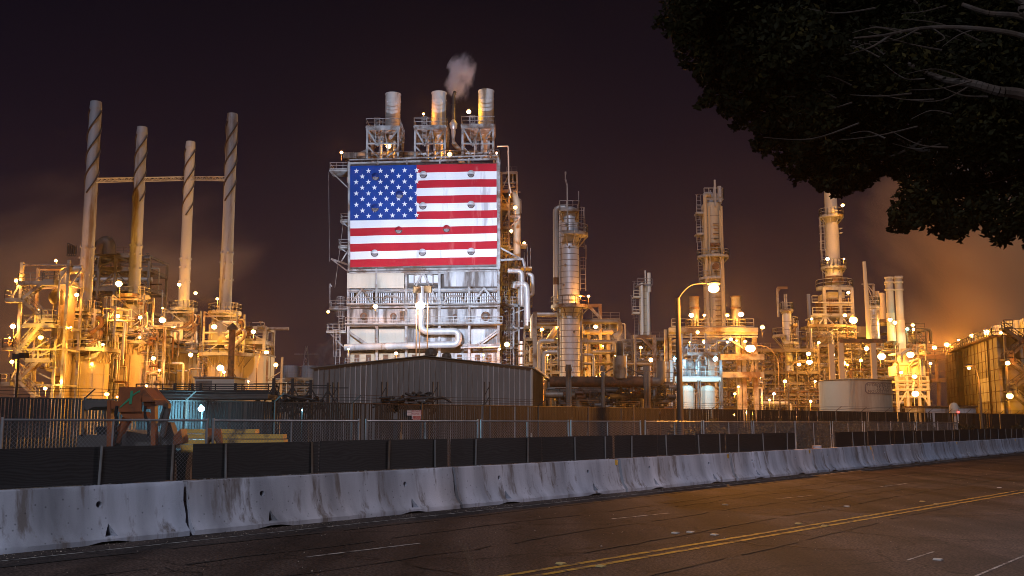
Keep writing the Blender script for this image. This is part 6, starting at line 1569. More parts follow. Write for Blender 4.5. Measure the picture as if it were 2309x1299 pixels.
# --- cooling tower with fan stacks
def cooling_tower():
    C0 = at(2247,760,148); zt = C0.z; C0 = V(C0.x,148,0); C1 = V(at(2130,800,190).x,190,0); C2 = C0+V(16,3.2,0); C3 = C1+V(16,3.2,0)
    zt1 = at(2130,800,190).z; zt = (zt+zt1)/2
    t = thing('cooling_tower', C0.lerp(C3,.5), 'long tan concrete cooling tower block with outside stairs at the right edge', 'cooling tower')
    u = V(0,0,zt); m = MB(); m.add([C0,C2,C3,C1,C0+u,C2+u,C3+u,C1+u],[(0,1,5,4),(1,2,6,5),(2,3,7,6),(3,0,4,7),(4,5,6,7)])
    d = (C1-C0); n = V(d.y,-d.x,0).normalized()*-1
    if n.x > 0: n = -n
    e = (C2-C0).normalized(); ne = V(e.y,-e.x,0)
    if ne.y > 0: ne = -ne
    ps = MB()
    for k in range(8):
        z = zt*(k+1)/9; ps.bar(C0+n*.03+V(0,0,z), C1+n*.03+V(0,0,z), .08,.09); ps.bar(C0+ne*.03+V(0,0,z), C2+ne*.03+V(0,0,z), .08,.09)
    for k in range(1,16): p = C0+d*(k/16)+n*.04; ps.bar(p,p+u,.10,.04)
    m.build('walls', M['old_concrete'], t, False); ps.build('panel_seam', M['rust'], t, False)
    m = MB(); p = C0+d*.62+n*.4; m.bar(p,p+V(0,0,zt-.5),.8,.9); p = C0+d*.14+n*.12; m.bar(p,p+V(0,0,zt),.15); m.build('duct_riser', M['dark_steel'], t, False)
    m = MB(); p0 = C0+d*.16+n*.06; p1 = C0+d*.32+n*.06; m.add([p0+V(0,0,zt*.35),p1+V(0,0,zt*.35),p1+V(0,0,zt*.6),p0+V(0,0,zt*.6)],[(0,1,2,3)]); m.build('patch_panel', M['clad_cream'], t, False)
    m = MB(); m.bar(C0+n*.5+u, C1+n*.5+u, 1.0, .25); m.bar(C0+ne*.5+u, C2+ne*.5+u, 1.0,.25); p = m.build('walkway', M['rust'], t, False)
    m = MB(); rail(m,[C1+n*.9+u,C0+n*.9+ne*.5+u,C2+ne*.9+u],1.2,.09,1.8); m.build('railing', M['dark_steel'], p, False)
    nf = 7
    for k in range(nf):
        f = (k+.45)/nf*1.05-.12; c = C0+d*f+V(7.5,1.5,0)*.75+u if k else C0+d*-.02+V(7.6,1.5,0)+u
        q = MB(); r = 2.75; q.lathe(c,[(r*1.12,0),(r*.99,1.0),(r*.97,1.6),(r*1.05,2.7),(r*.99,2.7),(r*.9,1.6)],36,caps=False)
        for j in range(28): a = 2*PI*j/28; dd = V(math.cos(a),math.sin(a),0); q.bar(c+dd*r*1.13+V(0,0,0),c+dd*r*1.01+V(0,0,1.1),.12); q.bar(c+dd*r*1.01+V(0,0,1.1),c+dd*r*1.07+V(0,0,2.7),.12)
        for z in (1.1,2.1): q.ring(c+V(0,0,z),r*(.98),.12,.12,36)
        q.build('fan_stack', M['clad_cream' if k in (1,0,4) else 'stack_paint'], t)
    # stairs on the end face
    m = MB(); W = lambda px, py: at(px,py,146.5)
    st = [((2262,741),(2309,775)),((2262,815),(2310,772)),((2272,812),(2322,850)),((2272,882),(2322,846)),((2276,880),(2330,925))]
    for a, b in st:
        lo, hi = (a,b) if a[1] > b[1] else (b,a); q = MB(); stair_flight(q,W(*lo),W(*hi),1.0,.1); q.build('stair_flight', M['dark_steel'], t, False)
    for px, py in ((2270,741),(2272,812),(2278,884)):
        a = W(px-12,py); b = W(px+8,py); q = MB(); q.box((a+b)/2,(b.x-a.x,1.6,.25)); rail(q,[a+V(0,-.8,0),b+V(0,-.8,0)],1.2,.09,1); q.build('landing', M['dark_steel'], t, False)
    m = MB()
    for px in (2274,2318): m.bar(V(W(px,900).x,146.5,0),V(W(px,900).x,146.5,zt),.3)
    m.build('stair_post', M['dark_steel'], t, False)
cooling_tower()
def low_building():
    Y = 120; a = at(2085,918,Y); b = at(2200,918,Y); t = thing('low_shed', V((a.x+b.x)/2,Y,0), 'low flat shed behind the slatted fence by the cooling tower foot', 'shed'); m = MB(); m.box(((a.x+b.x)/2,Y+3,a.z/2),(b.x-a.x,6,a.z)); m.build('walls', M['clad_dirty'], t, False); m = MB(); m.box(((a.x+b.x)/2,Y+3,a.z+.08),(b.x-a.x+.4,6.4,.16)); m.build('roof', M['rust'], t, False)
    c = at(2151,921,110); s = thing('signal_hood', V(c.x,c.y,0), 'pale domed hood with a red signal light behind the far fence', 'signal'); m = MB(); m.box((c.x,c.y,c.z/2),(.3,.3,c.z)); m.lathe(c,[(.5,-.5),(.5,.2),(.3,.55),(.02,.65)],14); m.build('hood', M['clad_cream'], s); m = MB(); m.sphere(at(2161,930,109.5),.13,8,6); m.build('light', M['red_glow'], s)
low_building()
# --- far cooling towers left of the warehouse
for i, (p0, p1, lab) in enumerate(((638,675,'left one of the far squat cooling towers on the horizon'),(681,716,'right one of the far squat cooling towers, trailing steam'))):
    Y = 300; a, b = at(p0,825,Y), at(p1,825,Y); c = V((a.x+b.x)/2,Y,0); r = (b.x-a.x)/2; z = a.z
    t = thing('far_cooling_tower', c, lab, 'cooling tower', 'far squat cooling towers'); m = MB(); m.lathe(c,[(r*1.1,0),(r*.98,z*.7),(r,z),(r*.95,z),(r*.9,z*.7)],32,caps=False); m.build('shell', M['stack_paint'], t)
    m = MB(); rail(m, arc_pts(c+V(0,0,z*.5),r*1.15,PI,2*PI,14),1.5,.15,2); m.build('railing', M['dark_steel'], t, False)
def pylon():
    Y = 330; t = thing('power_pylon', V(at(689,860,Y).x,Y,0), 'faint lattice pylon between the heaters and the flag structure', 'pylon'); m = MB(); b = at(689,860,Y); z = at(689,780,Y).z
    for s in (-1,1): m.bar((b.x+s*2.5,Y,0),(b.x+s*.3,Y,z),.2)
    for k in range(8): f = k/8; g = (k+1)/8; m.bar((b.x-2.5+2.2*f,Y,z*f),(b.x+2.5-2.2*g,Y,z*g),.12); m.bar((b.x+2.5-2.2*f,Y,z*f),(b.x-2.5+2.2*g,Y,z*g),.12)
    for f in (.75,.9): m.bar((b.x-4,Y,z*f),(b.x+4,Y,z*f),.2)
    m.build('lattice', M['stack_paint'], t, False)
pylon()
# ================================================================== STREET LAMPS
def street_lamp(base_px, base_Y, elbow, head, label, power, r=9, wood=False, mat='tan_steel', lit='sodium', thick=.09):
    e = at(*elbow, base_Y); h = at(*head, base_Y); X = e.x+ (0 if not wood else 0)
    t = thing('street_lamp', V(X, base_Y, 0), label, 'street lamp', 'tall street lamps behind the fence')
    m = MB()
    if wood: m.cyl((X,base_Y,0),(X,base_Y,e.z),thick*1.3,thick*.85,12)
    else: m.cyl((X,base_Y,0),(X,base_Y,e.z),thick,thick*.7,12)
    m.build('pole', M[mat], t)
    m = MB(); s = 1 if h.x > X else -1; L_ = abs(h.x-X)
    m.tube([V(X,base_Y,e.z-.6),V(X,base_Y,e.z), V(X+s*L_*.35,base_Y,h.z+.12), V(h.x-s*.35,base_Y,h.z+.16)], .032, 8, L_*.4); m.build('arm', M['black_steel' if wood else mat], t)
    m = MB(); m.lathe(V(0,0,0),[(.01,0)],3) if False else None
    m.sphere(h+V(0,0,.14),.30,12,8,.38); m.build('head', M['grey_steel'], t)
    b = MB(); rb = r*base_Y/F*.75; b.sphere(h+V(0,0,-.02-rb*.2), rb, 14, 8, .75); b.build('bulb', M['white_glow' if lit != 'sodium' else 'sodium_glow'], t)
    col_ = SOD if lit == 'sodium' else (1,.78,.5)
    point(t, h+V(0,-rb-.25,-rb-.55), power, col_, .15)
    return t
street_lamp(1538, 43, (1528,672), (1609,647), 'nearest street lamp, dark pole with a curved arm and very bright orange head', 2600, 17, True, 'wood_pole', thick=.12)
street_lamp(1757, 96, (1755,810), (1692,783), 'slim street lamp with a bright head left of the tangled low piping', 2200, 15)
street_lamp(1776, 118, (1777,842), (1825,815), 'slim street lamp curving right toward the tall stack', 1800, 9)
street_lamp(2210, 70, (2208,855), (2185,829), 'dimmer slim street lamp in front of the cooling tower', 160, 5)
street_lamp(578, 118, (579,830), (601,793), 'slim gooseneck lamp before the cream clad building', 1100, 7)
street_lamp(947, 150, (947,712), (948,686), 'slim lamp post before the flag structure with a glaring white head', 8500, 14, False, 'rust', 'white')
# two added fill lamps, unseen beside the near kerb, standing in for unknown road lighting
def kerb_fill_lamp(s, power, c, label):
    p = RL(s, -13.9); h = 8.6
    t = thing('street_lamp', p, label, 'street lamp', 'added fill lamps on the near kerb')
    m = MB(); m.cyl(p, p+V(0,0,h), .1, .07, 12); m.build('pole', M['grey_steel'], t)
    q = p+NB*2.4+V(0,0,h+.35); m = MB(); m.tube([p+V(0,0,h-.2), p+V(0,0,h+.3), q], .045, 8, .8); m.build('arm', M['grey_steel'], t)
    m = MB(); m.bar(q-NB*.1, q+NB*.7, .3, .14); m.build('head', M['grey_steel'], t, False)
    m = MB(); m.sphere(q+NB*.3+V(0,0,-.09), .13, 10, 6, .5); m.build('bulb', M['white_glow'], t)
    point(t, q+NB*.3+V(0,0,-.32), power, c, .12)
kerb_fill_lamp(-15, 1500, (.68,.80,1.0), 'added fill lamp on a tall pole behind the viewpoint')
kerb_fill_lamp(15.5, 1000, (1.0,.80,.84), 'added fill lamp on a tall pole beyond the fig tree')
# flag floodlights: two hooded heads turned to the flag, on the same line as the lamp post
def floodlight(px, py, Y, target, power, label, ang=48, c=(.60,.74,1.0)):
    p = at(px, py, Y); t = thing('floodlight', p, label, 'floodlight', 'floodlights aimed at the flag structure')
    d = (target-p).normalized(); m = MB(); m.bar(p-d*.45, p+d*.35, 1.15, 1.0); m.build('housing', M['dark_steel'], t, False)
    m = MB(); m.bar(p+d*.36, p+d*.40, 1.0, .86); m.build('lens', M['white_glow'], t, False)
    m = MB(); m.cyl((p.x,p.y,0),(p.x,p.y,p.z-.5),.12,.08,8); m.build('pole', M['rust'], t)
    ld = bpy.data.lights.new('beam', 'SPOT'); ld.energy = power; ld.color = c; ld.spot_size = R(ang*2); ld.spot_blend = .6; ld.shadow_soft_size = .35
    o = bpy.data.objects.new('beam', ld); col.objects.link(o); o.parent = t; o.location = d*.6; o.rotation_euler = d.to_track_quat('-Z','Y').to_euler()
floodlight(940, 653, 150.6, V(-27,201,37), 80000, 'left one of the two brown floodlight heads above the white lamp')
floodlight(965, 652, 150.6, V(-8,201,31), 80000, 'right one of the two brown floodlight heads above the white lamp')
def pole_flood():
    Y = 70; t = thing('twin_floodlight', V(at(40,880,Y).x,Y,0), 'black pole with dark twin flood heads before the stair tower', 'floodlight'); p = at(42,805,Y)
    m = MB(); m.cyl((p.x,Y,0),(p.x,Y,p.z),.1,.08,8); m.build('pole', M['black_steel'], t); m = MB(); m.box(p+V(-.15,0,.05),(.5,.4,.35),.3); m.box(p+V(.35,0,.1),(.55,.4,.35),-.3); m.build('flood_head', M['black_steel'], t, False)
pole_flood()
# ================================================================== WORK LAMPS OF THE PLANT
A = area_lamp
LM = [
 # px,py,Y,r,power,label
 (126,588,120,6,900,'lamp on the top beam of the stair tower'),(37,633,118,6,800,'lamp at the top left balcony of the stair tower'),(29,736,118,5.5,600,'lamp left of the middle stairs of the stair tower'),
 (22,762,118,4,350,'small lamp below the middle left balcony of the stair tower'),(27,816,118,5.5,600,'lamp at the lower left of the stair tower'),(92,761,116,5,600,'lamp inside the stair tower beside the sloping flight'),
 (102,876,114,7,900,'bright lamp at the foot of the stair tower'),(173,665,121,5.5,700,'lamp on the ring platform of the leftmost stack'),(268,640,132,6,800,'lamp beside the base of the second stack'),
 (160,738,119,4,350,'small lamp on the box of the first heater'),(265,713,129,5.5,700,'lamp on the bright box of the second heater'),(316,716,131,8,900,'strong lamp at the right of the second heater box'),
 (232,777,122,4.5,450,'small lamp between the first and second furnace shells'),(241,889,118,5,700,'low lamp between the first two furnaces, higher of two'),(264,895,80,4,300,'low lamp behind the loader bucket'),
 (315,761,129,3.5,200,'tiny amber lamp on the platform of the second heater'),(366,722,138,6.5,800,'lamp left of the third heater box'),(367,695,139,3.5,250,'small gooseneck lamp above the lamp left of the third heater'),
 (391,738,137,5,600,'lamp on the bright box of the third heater'),(404,642,138,3.5,200,'tiny lamp beside the third stack shaft'),(441,661,139,6,800,'lamp on the ring platform of the third stack'),
 (346,808,132,5.5,700,'lamp between the second and third furnace shells'),(359,835,132,4.5,450,'lower lamp between the second and third furnace shells'),(490,674,126,4.5,450,'lamp on the ring platform of the fourth stack'),
 (483,737,126,6,700,'lamp on the bright box of the fourth heater'),(544,742,130,4.5,400,'left lamp under the gantry right of the fourth heater'),(571,748,130,6.5,800,'right lamp under the gantry right of the fourth heater'),
 (497,830,108,7,900,'bright lamp before the fourth furnace shell'),(505,839,109,6,600,'lamp just below the bright one at the fourth furnace'),(622,823,125,6,500,'lone lamp on a post right of the cream building'),
 (430,800,134,4,500,'lamp behind the third furnace platform'),(210,820,124,4,600,'lamp beside the first furnace shell'),(85,700,121,4,500,'lamp inside the stair tower near the ball vessel'),
 (140,860,118,4,700,'lamp at the foot of the clad shaft'),(330,870,125,4,600,'low lamp between second and third furnaces'),(455,865,122,4,600,'low lamp behind the small shed'),(560,860,122,4,600,'low lamp at the cream building foot'),
 (770,344,205,5,700,'amber lamp above the upper left balcony of the flag structure','amber'),(876,330,203,5.5,900,'amber lamp under the left roof stack','amber'),(955,257,206,5,700,'amber lamp left of the middle roof stack','amber'),
 (1057,252,206,6,800,'orange lamp left of the right roof stack'),(1014,348,203,4.5,500,'amber lamp at the roof edge between middle and right stacks','amber'),(1120,345,204,3.5,350,'small pink lamp at the right corner of the flag roof','pink'),
 (1162,468,203,5,700,'amber lamp on the balcony right of the flag','amber'),(1153,521,203,7,900,'strong lamp right of the flag under the balcony'),(740,703,196,5,600,'lamp at the lowest left balcony of the flag structure'),
 (846,691,196,5,500,'lamp before the tube banks left of the white lamp post'),(786,787,192,5,600,'lamp at the left end of the looped pipe'),(893,797,194,5,600,'lamp under the looped pipe'),(1143,777,200,5.5,600,'upper lamp at the right foot of the flag structure'),
 (1126,787,195,5,500,'lower lamp at the right foot of the flag structure'),(1090,800,196,3,400,'small lamp under the right end of the looped pipe'),(1182,548,213,3,500,'amber lamp hidden in the pipe tower beside the flag','amber'),(1150,440,214,3,600,'amber lamp high in the pipe tower beside the flag','amber'),(1160,640,212,3,500,'lamp in the pipe tower near the silver pipes'),
 (1309,668,133,4.5,300,'left of two small lamps on the silver column platform'),(1327,668,133,4.5,300,'right of two small lamps on the silver column platform'),(1222,743,148,4,600,'small lamp left of the silver column among pipes'),
 (1256,737,146,6,700,'brighter lamp just left of the silver column'),(1197,744,150,3.5,300,'tiny amber lamp near the white square post','amber'),(1343,737,148,4.5,600,'amber lamp before the yellow drum','amber'),
 (1387,803,140,3.5,400,'tiny lamp left of the black tipped stack'),(1445,784,150,4,500,'small lamp between the portal frame legs'),(1468,812,150,4,500,'small lamp right of the lower portal frame'),(1430,880,104,3,2600,'low lamp in the pump alley left of the lamp pole'),
 (1330,895,104,3,2600,'low lamp in the pump alley right of the warehouse'),(1290,900,104,3,2000,'low lamp near the warehouse rear corner'),(1345,850,150,3,800,'lamp deep in the racks right of the silver column'),(1235,800,150,3,800,'lamp deep in the racks left of the silver column'),
 (1360,780,150,3,600,'lamp between the pipe levels right of the silver column'),(1480,850,150,3,700,'lamp in the racks left of the blue lit platform'),
 (1559,711,176,5,600,'lamp left of the left squat stack'),(1588,711,176,5,600,'lamp right of the left squat stack'),(1640,711,176,5,600,'lamp left of the right squat stack'),(1671,709,176,5,600,'lamp right of the right squat stack'),
 (1573,749,138,6,600,'lamp hanging before the gantry beam'),(1588,771,138,4.5,400,'small lamp below the gantry beam, second from left'),(1555,772,136,4,400,'small lamp below the left part of the gantry'),(1640,771,140,4,400,'small lamp below the gantry beam, middle'),
 (1648,765,141,4,300,'tiny lamp just right of the middle gantry lamp'),(1661,768,141,4,300,'small lamp under the right part of the gantry'),(1680,770,141,4.5,400,'rightmost small lamp under the gantry beam'),(1719,738,160,4.5,500,'amber lamp on a post right of the gantry','amber'),
 (1665,872,140,4.5,700,'amber lamp in the racks under the gantry','amber'),(1657,888,138,4,600,'lower amber lamp in the racks under the gantry','amber'),(1698,932,84,4,300,'low lamp seen through the slatted fence, right of three'),(1683,930,84,3.5,300,'low lamp seen through the slatted fence, middle of three'),
 (1655,935,84,3.5,300,'low lamp seen through the slatted fence, left of three'),(1745,888,150,6,700,'pinkish lamp in the low piping left of the slim column','pink'),(1735,902,150,4,400,'small lamp under the pinkish one'),(1802,822,150,4,500,'small lamp right of the slender white column'),
 (1838,860,140,5,800,'lamp beside the left rim of the storage tank'),(1828,905,130,4,700,'low lamp left of the storage tank'),(1770,860,155,4,700,'lamp in the tangled low piping'),(1715,850,155,4,600,'lamp right of the gantry legs'),
 (1900,463,172,4.5,350,'lone lamp high on the tall white stack'),(1866,584,170,3.5,400,'small lamp at the lower ring of the tall stack, left'),(1903,584,171,3.5,300,'small lamp at the lower ring of the tall stack, right'),(1913,660,168,4,500,'lamp beside the box under the tall stack'),
 (1830,719,168,5,500,'lamp at the left corner of the heater block'),(1905,711,167,6,700,'lamp above the flue box of the heater block'),(1924,722,167,9,1000,'strongest lamp on the right of the heater block'),(1846,773,165,6,700,'lamp on the left legs of the heater block'),
 (1823,798,164,6.5,700,'lamp at the far left of the amber racks'),(1878,800,162,3.5,600,'lamp within the racks below the tall stack'),(1945,769,150,5.5,600,'lamp hanging under the brown portal'),(1954,786,150,6,700,'lamp below the brown portal beam'),
 (1988,804,150,7,900,'bright lamp right of the brown portal'),(1941,813,150,5.5,700,'lamp above the storage tank middle'),(1902,819,150,6,700,'lamp above the storage tank, left of two'),(1911,823,150,4.5,400,'small lamp above the storage tank, right of two'),
 (2007,721,157,6.5,700,'lamp glaring on the left olive stack'),(2018,728,157,4,300,'small lamp between the olive stacks'),(2058,733,164,7,700,'lamp on top of the trestle platform'),(2060,743,164,4,300,'small lamp under the trestle top lamp'),
 (2053,800,146,7,900,'bright lamp right of the hopper cone'),(2032,840,144,6,800,'lamp in front of the hopper box'),(2062,849,142,6.5,800,'lamp right of the hopper box'),(2064,888,140,6,800,'lamp at the lower hopper platform'),
 (2084,790,160,5,500,'lamp on the trestle beam near the hopper unit'),(2107,784,163,5,500,'lamp on the catwalk before the cooling tower'),(2097,771,185,5,500,'lamp at the far end of the cooling tower roof'),(2098,820,158,4.5,600,'lamp under the catwalk trestle'),
 (2135,777,180,5,600,'lamp at the seventh fan stack from the right'),(2161,767,173,5,600,'lamp between far fan stacks'),(2191,757,166,6,700,'lamp at the middle of the row of fan stacks'),(2224,749,157,6,700,'lamp between the second and third fan stacks'),(2257,750,149,6.5,800,'lamp before the nearest fan stack'),
 (2272,819,145,6,700,'upper wall lamp on the cooling tower stairs'),(2277,893,145,6,700,'lower wall lamp on the cooling tower stairs'),
]
for L_ in LM:
    k = L_[6] if len(L_) > 6 else 'sodium'
    A(L_[0],L_[1],L_[2],L_[3],L_[4],('orange ' if k == 'sodium' else '')+L_[5],k,pole=2.2 if L_[1] < 900 else 1.5)
A(1521,809,109,5.5,700,'blue white lamp on the left post of the drum platform','cool',pole=.3)
A(1613,809,109,5.5,700,'blue white lamp on the right post of the drum platform','cool',pole=.3)
A(1570,835,114,2.5,350,'small blue white lamp under the upper deck of the drum platform','cool',pole=1)
A(2046,742,157,5,350,'teal lamp beside the right olive stack','teal')
A(454,922,30.3,7,170,'bright blue floodlight shining through the slatted fence','cool',pole=2.0,pmat='rubber')
A(681,925,35.6,4.5,50,'small blue light behind the slatted fence','cool',pole=1.8,pmat='rubber')

# ================================================================== TREE
def tree():
    rnd = random.Random(21)
    base = V(18.5, 12.5, 0)
    t = thing('fig_tree', base, 'large dark leafy fig tree whose canopy hangs over the road from the upper right', 'tree')
    T = MB(); fork = base+V(-1.2,.8,4.2)
    T.limb([base+V(.1,0,-.1), base+V(0,0,1.5), base+V(-.5,.4,3), fork], .48, .33, 12); T.build('trunk', M['bark'], t)
    br = [ # pixel paths (px,py,Y), radius near trunk, radius at tip
     ([(2420,135,13.2),(2309,82,13),(2200,64,13),(2100,62,13),(2040,70,12.8),(1990,80,12.6),(1925,86,12.4)],.052,.012),
     ([(2012,76,12.7),(1985,95,12.6),(1950,112,12.6),(1890,128,12.6)],.02,.005),
     ([(2480,260,13.5),(2309,214,13.5),(2250,205,13.4),(2190,188,13.5),(2130,180,13.8),(2060,150,14.2),(1960,100,14.5)],.12,.02),
     ([(2500,360,15),(2309,295,15),(2270,276,15),(2200,278,15),(2110,290,15),(2040,270,15),(1990,245,15.2),(1900,222,15.5),(1810,190,15.6)],.085,.015),
     ([(2280,275,15),(2230,300,15),(2170,325,15),(2080,340,15),(2030,315,15),(1980,290,15.2)],.045,.01),
     ([(2500,300,16.5),(2300,262,16.5),(2180,220,16.5),(2080,215,16.5),(1960,240,16.8),(1850,240,17)],.07,.012),
     ([(2450,100,14),(2309,40,14),(2230,30,14),(2170,10,14.2)],.07,.03),
     ([(2400,60,12),(2309,5,12),(2250,-25,12)],.08,.04),
     ([(2309,170,15),(2250,150,15),(2230,90,15),(2200,30,15.3)],.045,.015),
     ([(2500,450,16),(2309,372,16),(2240,360,16),(2190,385,16),(2120,400,16)],.05,.01),
     ([(2480,330,14.5),(2309,235,14.5),(2190,140,14.8),(2090,40,15),(2050,-20,15)],.06,.02),
     ([(2100,62,13),(2130,85,13),(2110,95,13)],.012,.004),([(2200,65,13),(2160,80,13),(2125,105,13)],.01,.003),
     ([(1900,222,15.5),(1850,260,15.5),(1800,330,15.5),(1830,390,15.6)],.025,.006),([(2110,290,15),(2060,330,15),(1990,360,15.2),(1930,380,15.3)],.03,.008),
     ([(1960,100,14.5),(1850,90,14.5),(1700,110,14.6),(1580,100,14.8)],.035,.008)]
    for pts, r0, r1 in br:
        b = MB(); P_ = [at(*p) for p in pts]
        if pts[0][0] > 2309: P_ = [fork+V(0,0,-.3), fork.lerp(P_[0],.5)+V(0,0,.3)]+P_; 
        b.limb(P_, r0, r1, 8); b.build('limb', M['bark'], t)
    for k in range(60):
        px = rnd.uniform(1850,2309); lo = 60+ (px-1700)*.1; py = rnd.uniform(0, 190+(px-1700)*.42); Y = rnd.uniform(12.5,16.5)
        p = at(px,py,Y); a = rnd.uniform(2.4,3.6); L_ = rnd.uniform(.4,1.3); q = p+V(math.cos(a)*L_,rnd.uniform(-.4,.4),math.sin(a)*L_*.5)
        tw = MB(); tw.limb([p, p.lerp(q,.5)+V(0,0,rnd.uniform(-.12,.12)), q], .012, .004, 4); tw.build('twig', M['bark'], t)
    # crown: lobes of leaves spread through a flat dome whose rim follows the photo's edge
    lobes = []
    edge = [(1565,40,13.5,60),(1590,110,13.8,60),(1560,10,15,55),(1640,200,14.2,58),(1615,150,15.5,50),(1690,245,14.5,50),(1745,290,14.8,50),(1790,335,15,44),(1830,375,15.2,40),(1880,388,15.4,36),(1935,375,15.5,40),(1985,345,15.6,48),
      (2040,370,15.4,50),(2060,450,15,52),(2045,480,15.3,38),(2110,480,15.2,44),(2150,495,15,40),(2210,480,14.8,50),(2265,500,14.6,42),(2310,470,14.5,55),(2360,500,14.4,60),
      (1840,330,14.6,50),(1870,350,15,52),(1905,345,14.8,46),(1870,385,14.8,34),(1900,400,14.9,26),(1850,290,15,60),(1920,300,15,60),(1780,270,15.2,60),(1960,300,15.6,55),(2020,310,15.6,55),(2080,350,15.8,55),(2100,420,15.8,56),(2170,430,16,60),(2240,420,16,60),(2300,400,16.2,60)]
    for px, py, Y, r in edge: lobes.append((at(px,py,Y), r*Y/F, 1.0))
    for k in range(120):
        px = rnd.uniform(1560,2600); lim = -20 if px < 1600 else (40+(px-1560)*.62 if px < 1900 else 250+(px-1900)*.25)
        py = rnd.uniform(-70, max(-60, min(lim, 420))); Y = rnd.uniform(14.4,16.6); lobes.append((at(px,py,Y), rnd.uniform(.5,.8), .8))
    for px, py, Y, r in edge:
        for _ in range(5):
            a = rnd.uniform(.15*PI, 1.1*PI); q = r*rnd.uniform(.75,1.08); lobes.append((at(px-q*math.cos(a), py+q*math.sin(a)*.9, Y+rnd.uniform(-.4,.4)), rnd.uniform(.07,.17), .9))
    for k in range(30):
        px = rnd.uniform(1540,1840); py = rnd.uniform(-80, 40+(px-1540)*.8); Y = rnd.uniform(12.6,14.5); lobes.append((at(px,py,Y), rnd.uniform(.3,.5), 1.0))
    for k in range(50):      # the part of the crown above and behind the frame
        a = rnd.uniform(0,2*PI); d = rnd.uniform(0,5.5); lobes.append((base+V(math.cos(a)*d*1.1+.5,math.sin(a)*d*.8-2,rnd.uniform(7.5,9.5)), rnd.uniform(.7,1.1), .3))
    m = MB(); m2 = MB()
    for c, r, dn in lobes:
        n = int(1050*dn*(r/.5)**2*.8)
        leaf_blob(m, c, r, n, .115, rnd, aspect=.5, zsq=.8)
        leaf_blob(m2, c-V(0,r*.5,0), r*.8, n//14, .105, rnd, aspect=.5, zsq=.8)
        for _ in range(4):
            d = V(rnd.gauss(0,1),rnd.gauss(0,1),rnd.gauss(0,1)).normalized(); leaf_blob(m, c+d*r*1.02, r*.28, int(n*.05)+4, .11, rnd, aspect=.5)
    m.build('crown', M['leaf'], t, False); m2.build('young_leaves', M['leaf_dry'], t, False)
tree()

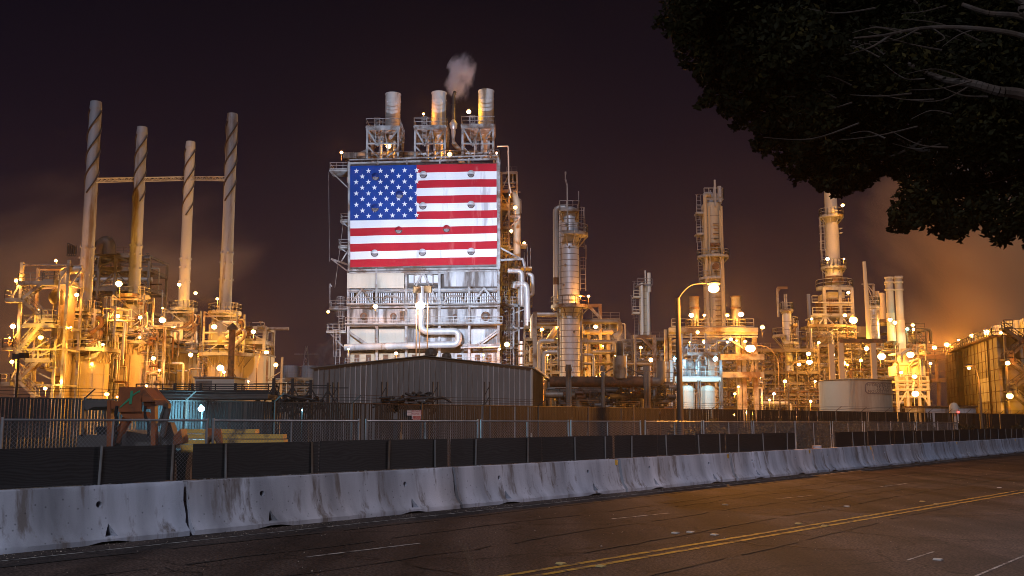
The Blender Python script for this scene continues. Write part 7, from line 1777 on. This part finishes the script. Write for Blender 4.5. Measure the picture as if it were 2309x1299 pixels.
# ================================================================== STEAM
def steam(name, label, c, dims, density, color, scale, rot=(0,0,0), lo=.45, hi=.75, stretch=(1,1,1), aniso=.2, fall=1.6, seed=0., warp=1.3):
    """rising steam: an irregular closed envelope filled with scattering vapour that thins to nothing at its edge"""
    bm = bmesh.new(); bmesh.ops.create_icosphere(bm, subdivisions=3, radius=1.0); me = bpy.data.meshes.new(name); bm.to_mesh(me); bm.free()
    o = bpy.data.objects.new(name, me); col.objects.link(o); o.location = c; o.scale = [d/2 for d in dims]; o.rotation_euler = rot
    m = bpy.data.materials.new(name); m.use_nodes = True; nt = m.node_tree; nt.nodes.clear(); L = nt.links.new
    out = nt.nodes.new('ShaderNodeOutputMaterial'); pv = nt.nodes.new('ShaderNodeVolumePrincipled'); L(pv.outputs[0], out.inputs['Volume'])
    pv.inputs['Color'].default_value = (*color, 1); pv.inputs['Anisotropy'].default_value = aniso
    tcn = nt.nodes.new('ShaderNodeTexCoord'); ln = nt.nodes.new('ShaderNodeVectorMath'); ln.operation = 'LENGTH'; L(tcn.outputs['Object'], ln.inputs[0])
    f = nt.nodes.new('ShaderNodeMapRange'); f.inputs[1].default_value = .8; f.inputs[2].default_value = 0; f.inputs[3].default_value = 0; f.inputs[4].default_value = 1; L(ln.outputs['Value'], f.inputs[0])
    pw = nt.nodes.new('ShaderNodeMath'); pw.operation = 'POWER'; pw.inputs[1].default_value = fall; L(f.outputs[0], pw.inputs[0])
    mp = nt.nodes.new('ShaderNodeMapping'); mp.inputs['Scale'].default_value = stretch; mp.inputs['Location'].default_value = (seed, seed*.7, seed*.3); L(tcn.outputs['Object'], mp.inputs[0])
    dn = nt.nodes.new('ShaderNodeTexNoise'); dn.inputs['Scale'].default_value = 1.5; dn.inputs['Detail'].default_value = 3; L(mp.outputs[0], dn.inputs['Vector'])
    dv = nt.nodes.new('ShaderNodeVectorMath'); dv.operation = 'MULTIPLY_ADD'; dv.inputs[1].default_value = (warp,warp,warp); L(dn.outputs['Color'], dv.inputs[0]); L(tcn.outputs['Object'], dv.inputs[2])
    ds = nt.nodes.new('ShaderNodeVectorMath'); ds.operation = 'SUBTRACT'; ds.inputs[1].default_value = (warp/2,warp/2,warp/2); L(dv.outputs[0], ds.inputs[0]); L(ds.outputs[0], ln.inputs[0])
    nz = nt.nodes.new('ShaderNodeTexNoise'); nz.inputs['Scale'].default_value = scale; nz.inputs['Detail'].default_value = 4; nz.inputs['Roughness'].default_value = .5; nz.inputs['Distortion'].default_value = .6; L(mp.outputs[0], nz.inputs['Vector'])
    r = nt.nodes.new('ShaderNodeMapRange'); r.inputs[1].default_value = lo; r.inputs[2].default_value = hi; L(nz.outputs['Fac'], r.inputs[0])
    m1 = nt.nodes.new('ShaderNodeMath'); m1.operation = 'MULTIPLY'; L(pw.outputs[0], m1.inputs[0]); L(r.outputs[0], m1.inputs[1])
    m2 = nt.nodes.new('ShaderNodeMath'); m2.operation = 'MULTIPLY'; m2.inputs[1].default_value = density; L(m1.outputs[0], m2.inputs[0]); L(m2.outputs[0], pv.inputs['Density'])
    me.materials.append(m)
    m.cycles.volume_sampling = 'MULTIPLE_IMPORTANCE'
    return tag(o, label, 'steam', kind='stuff')
sc.cycles.volume_step_rate = 1.6; sc.cycles.volume_max_steps = 96
p = at(1042,160,209)
steam('stack_steam', 'small pinkish white puff of steam above the black flare pipe', p+V(-.1,0,-1.6), (8,6,14), 14.0, (1,.90,.93), 1.1, (0,R(14),0), .36, .70, fall=1.5, seed=7.3)
steam('stack_steam', 'thin wisp of steam at the tip of the short black stack', at(1396,760,96)+V(0,0,-.2), (3.2,2.4,2.9), .9, (.95,.9,.85), 1.3, (0,0,0), .35, .65, fall=.7, seed=1.7)
steam('drifting_steam', 'broad brown tinted steam cloud drifting over the cooling tower at right', V(96,188,22), (84,44,60), 1.3, (1,.76,.54), 1.3, (0,R(38),0), .34, .76, (1,1,1.3), fall=1.4, seed=5.2)  # vapour tinted warm: the lamps' orange glow put into its colour
steam('drifting_steam', 'broad brown tinted smoke drifting behind the four tall stacks', V(-80,160,18), (98,30,50), .75, (1,.74,.54), 1.3, (0,R(-17),0), .38, .78, (1,1,1.2), fall=1.5, seed=9.4)  # orange lamp light is put into this smoke's colour
steam('tower_steam', 'small curling plume rising from the far cooling tower left of the flag structure', at(738,798,292), (9,8,17), .30, (.95,.9,.85), 1.2, (0,R(18),0), .38, .62, (1,1,1.4), fall=.8, seed=2.2)

# ================================================================== NIGHT HAZE
def haze():
    m = MB(); m.box((5, 160, 55), (520, 380, 114)); o = m.build('haze', [], None, False)
    mt = bpy.data.materials.new('haze'); mt.use_nodes = True; nt = mt.node_tree; nt.nodes.clear()
    out = nt.nodes.new('ShaderNodeOutputMaterial'); pv = nt.nodes.new('ShaderNodeVolumePrincipled'); nt.links.new(pv.outputs[0], out.inputs['Volume'])
    pv.inputs['Density'].default_value = HAZE; pv.inputs['Color'].default_value = (.9,.8,.75,1); pv.inputs['Anisotropy'].default_value = .86
    mt.cycles.homogeneous_volume = True
    o.data.materials.append(mt); tag(o, 'thin warm night haze hanging over the whole plant', 'haze', kind='stuff')
HAZE = .00018
haze()
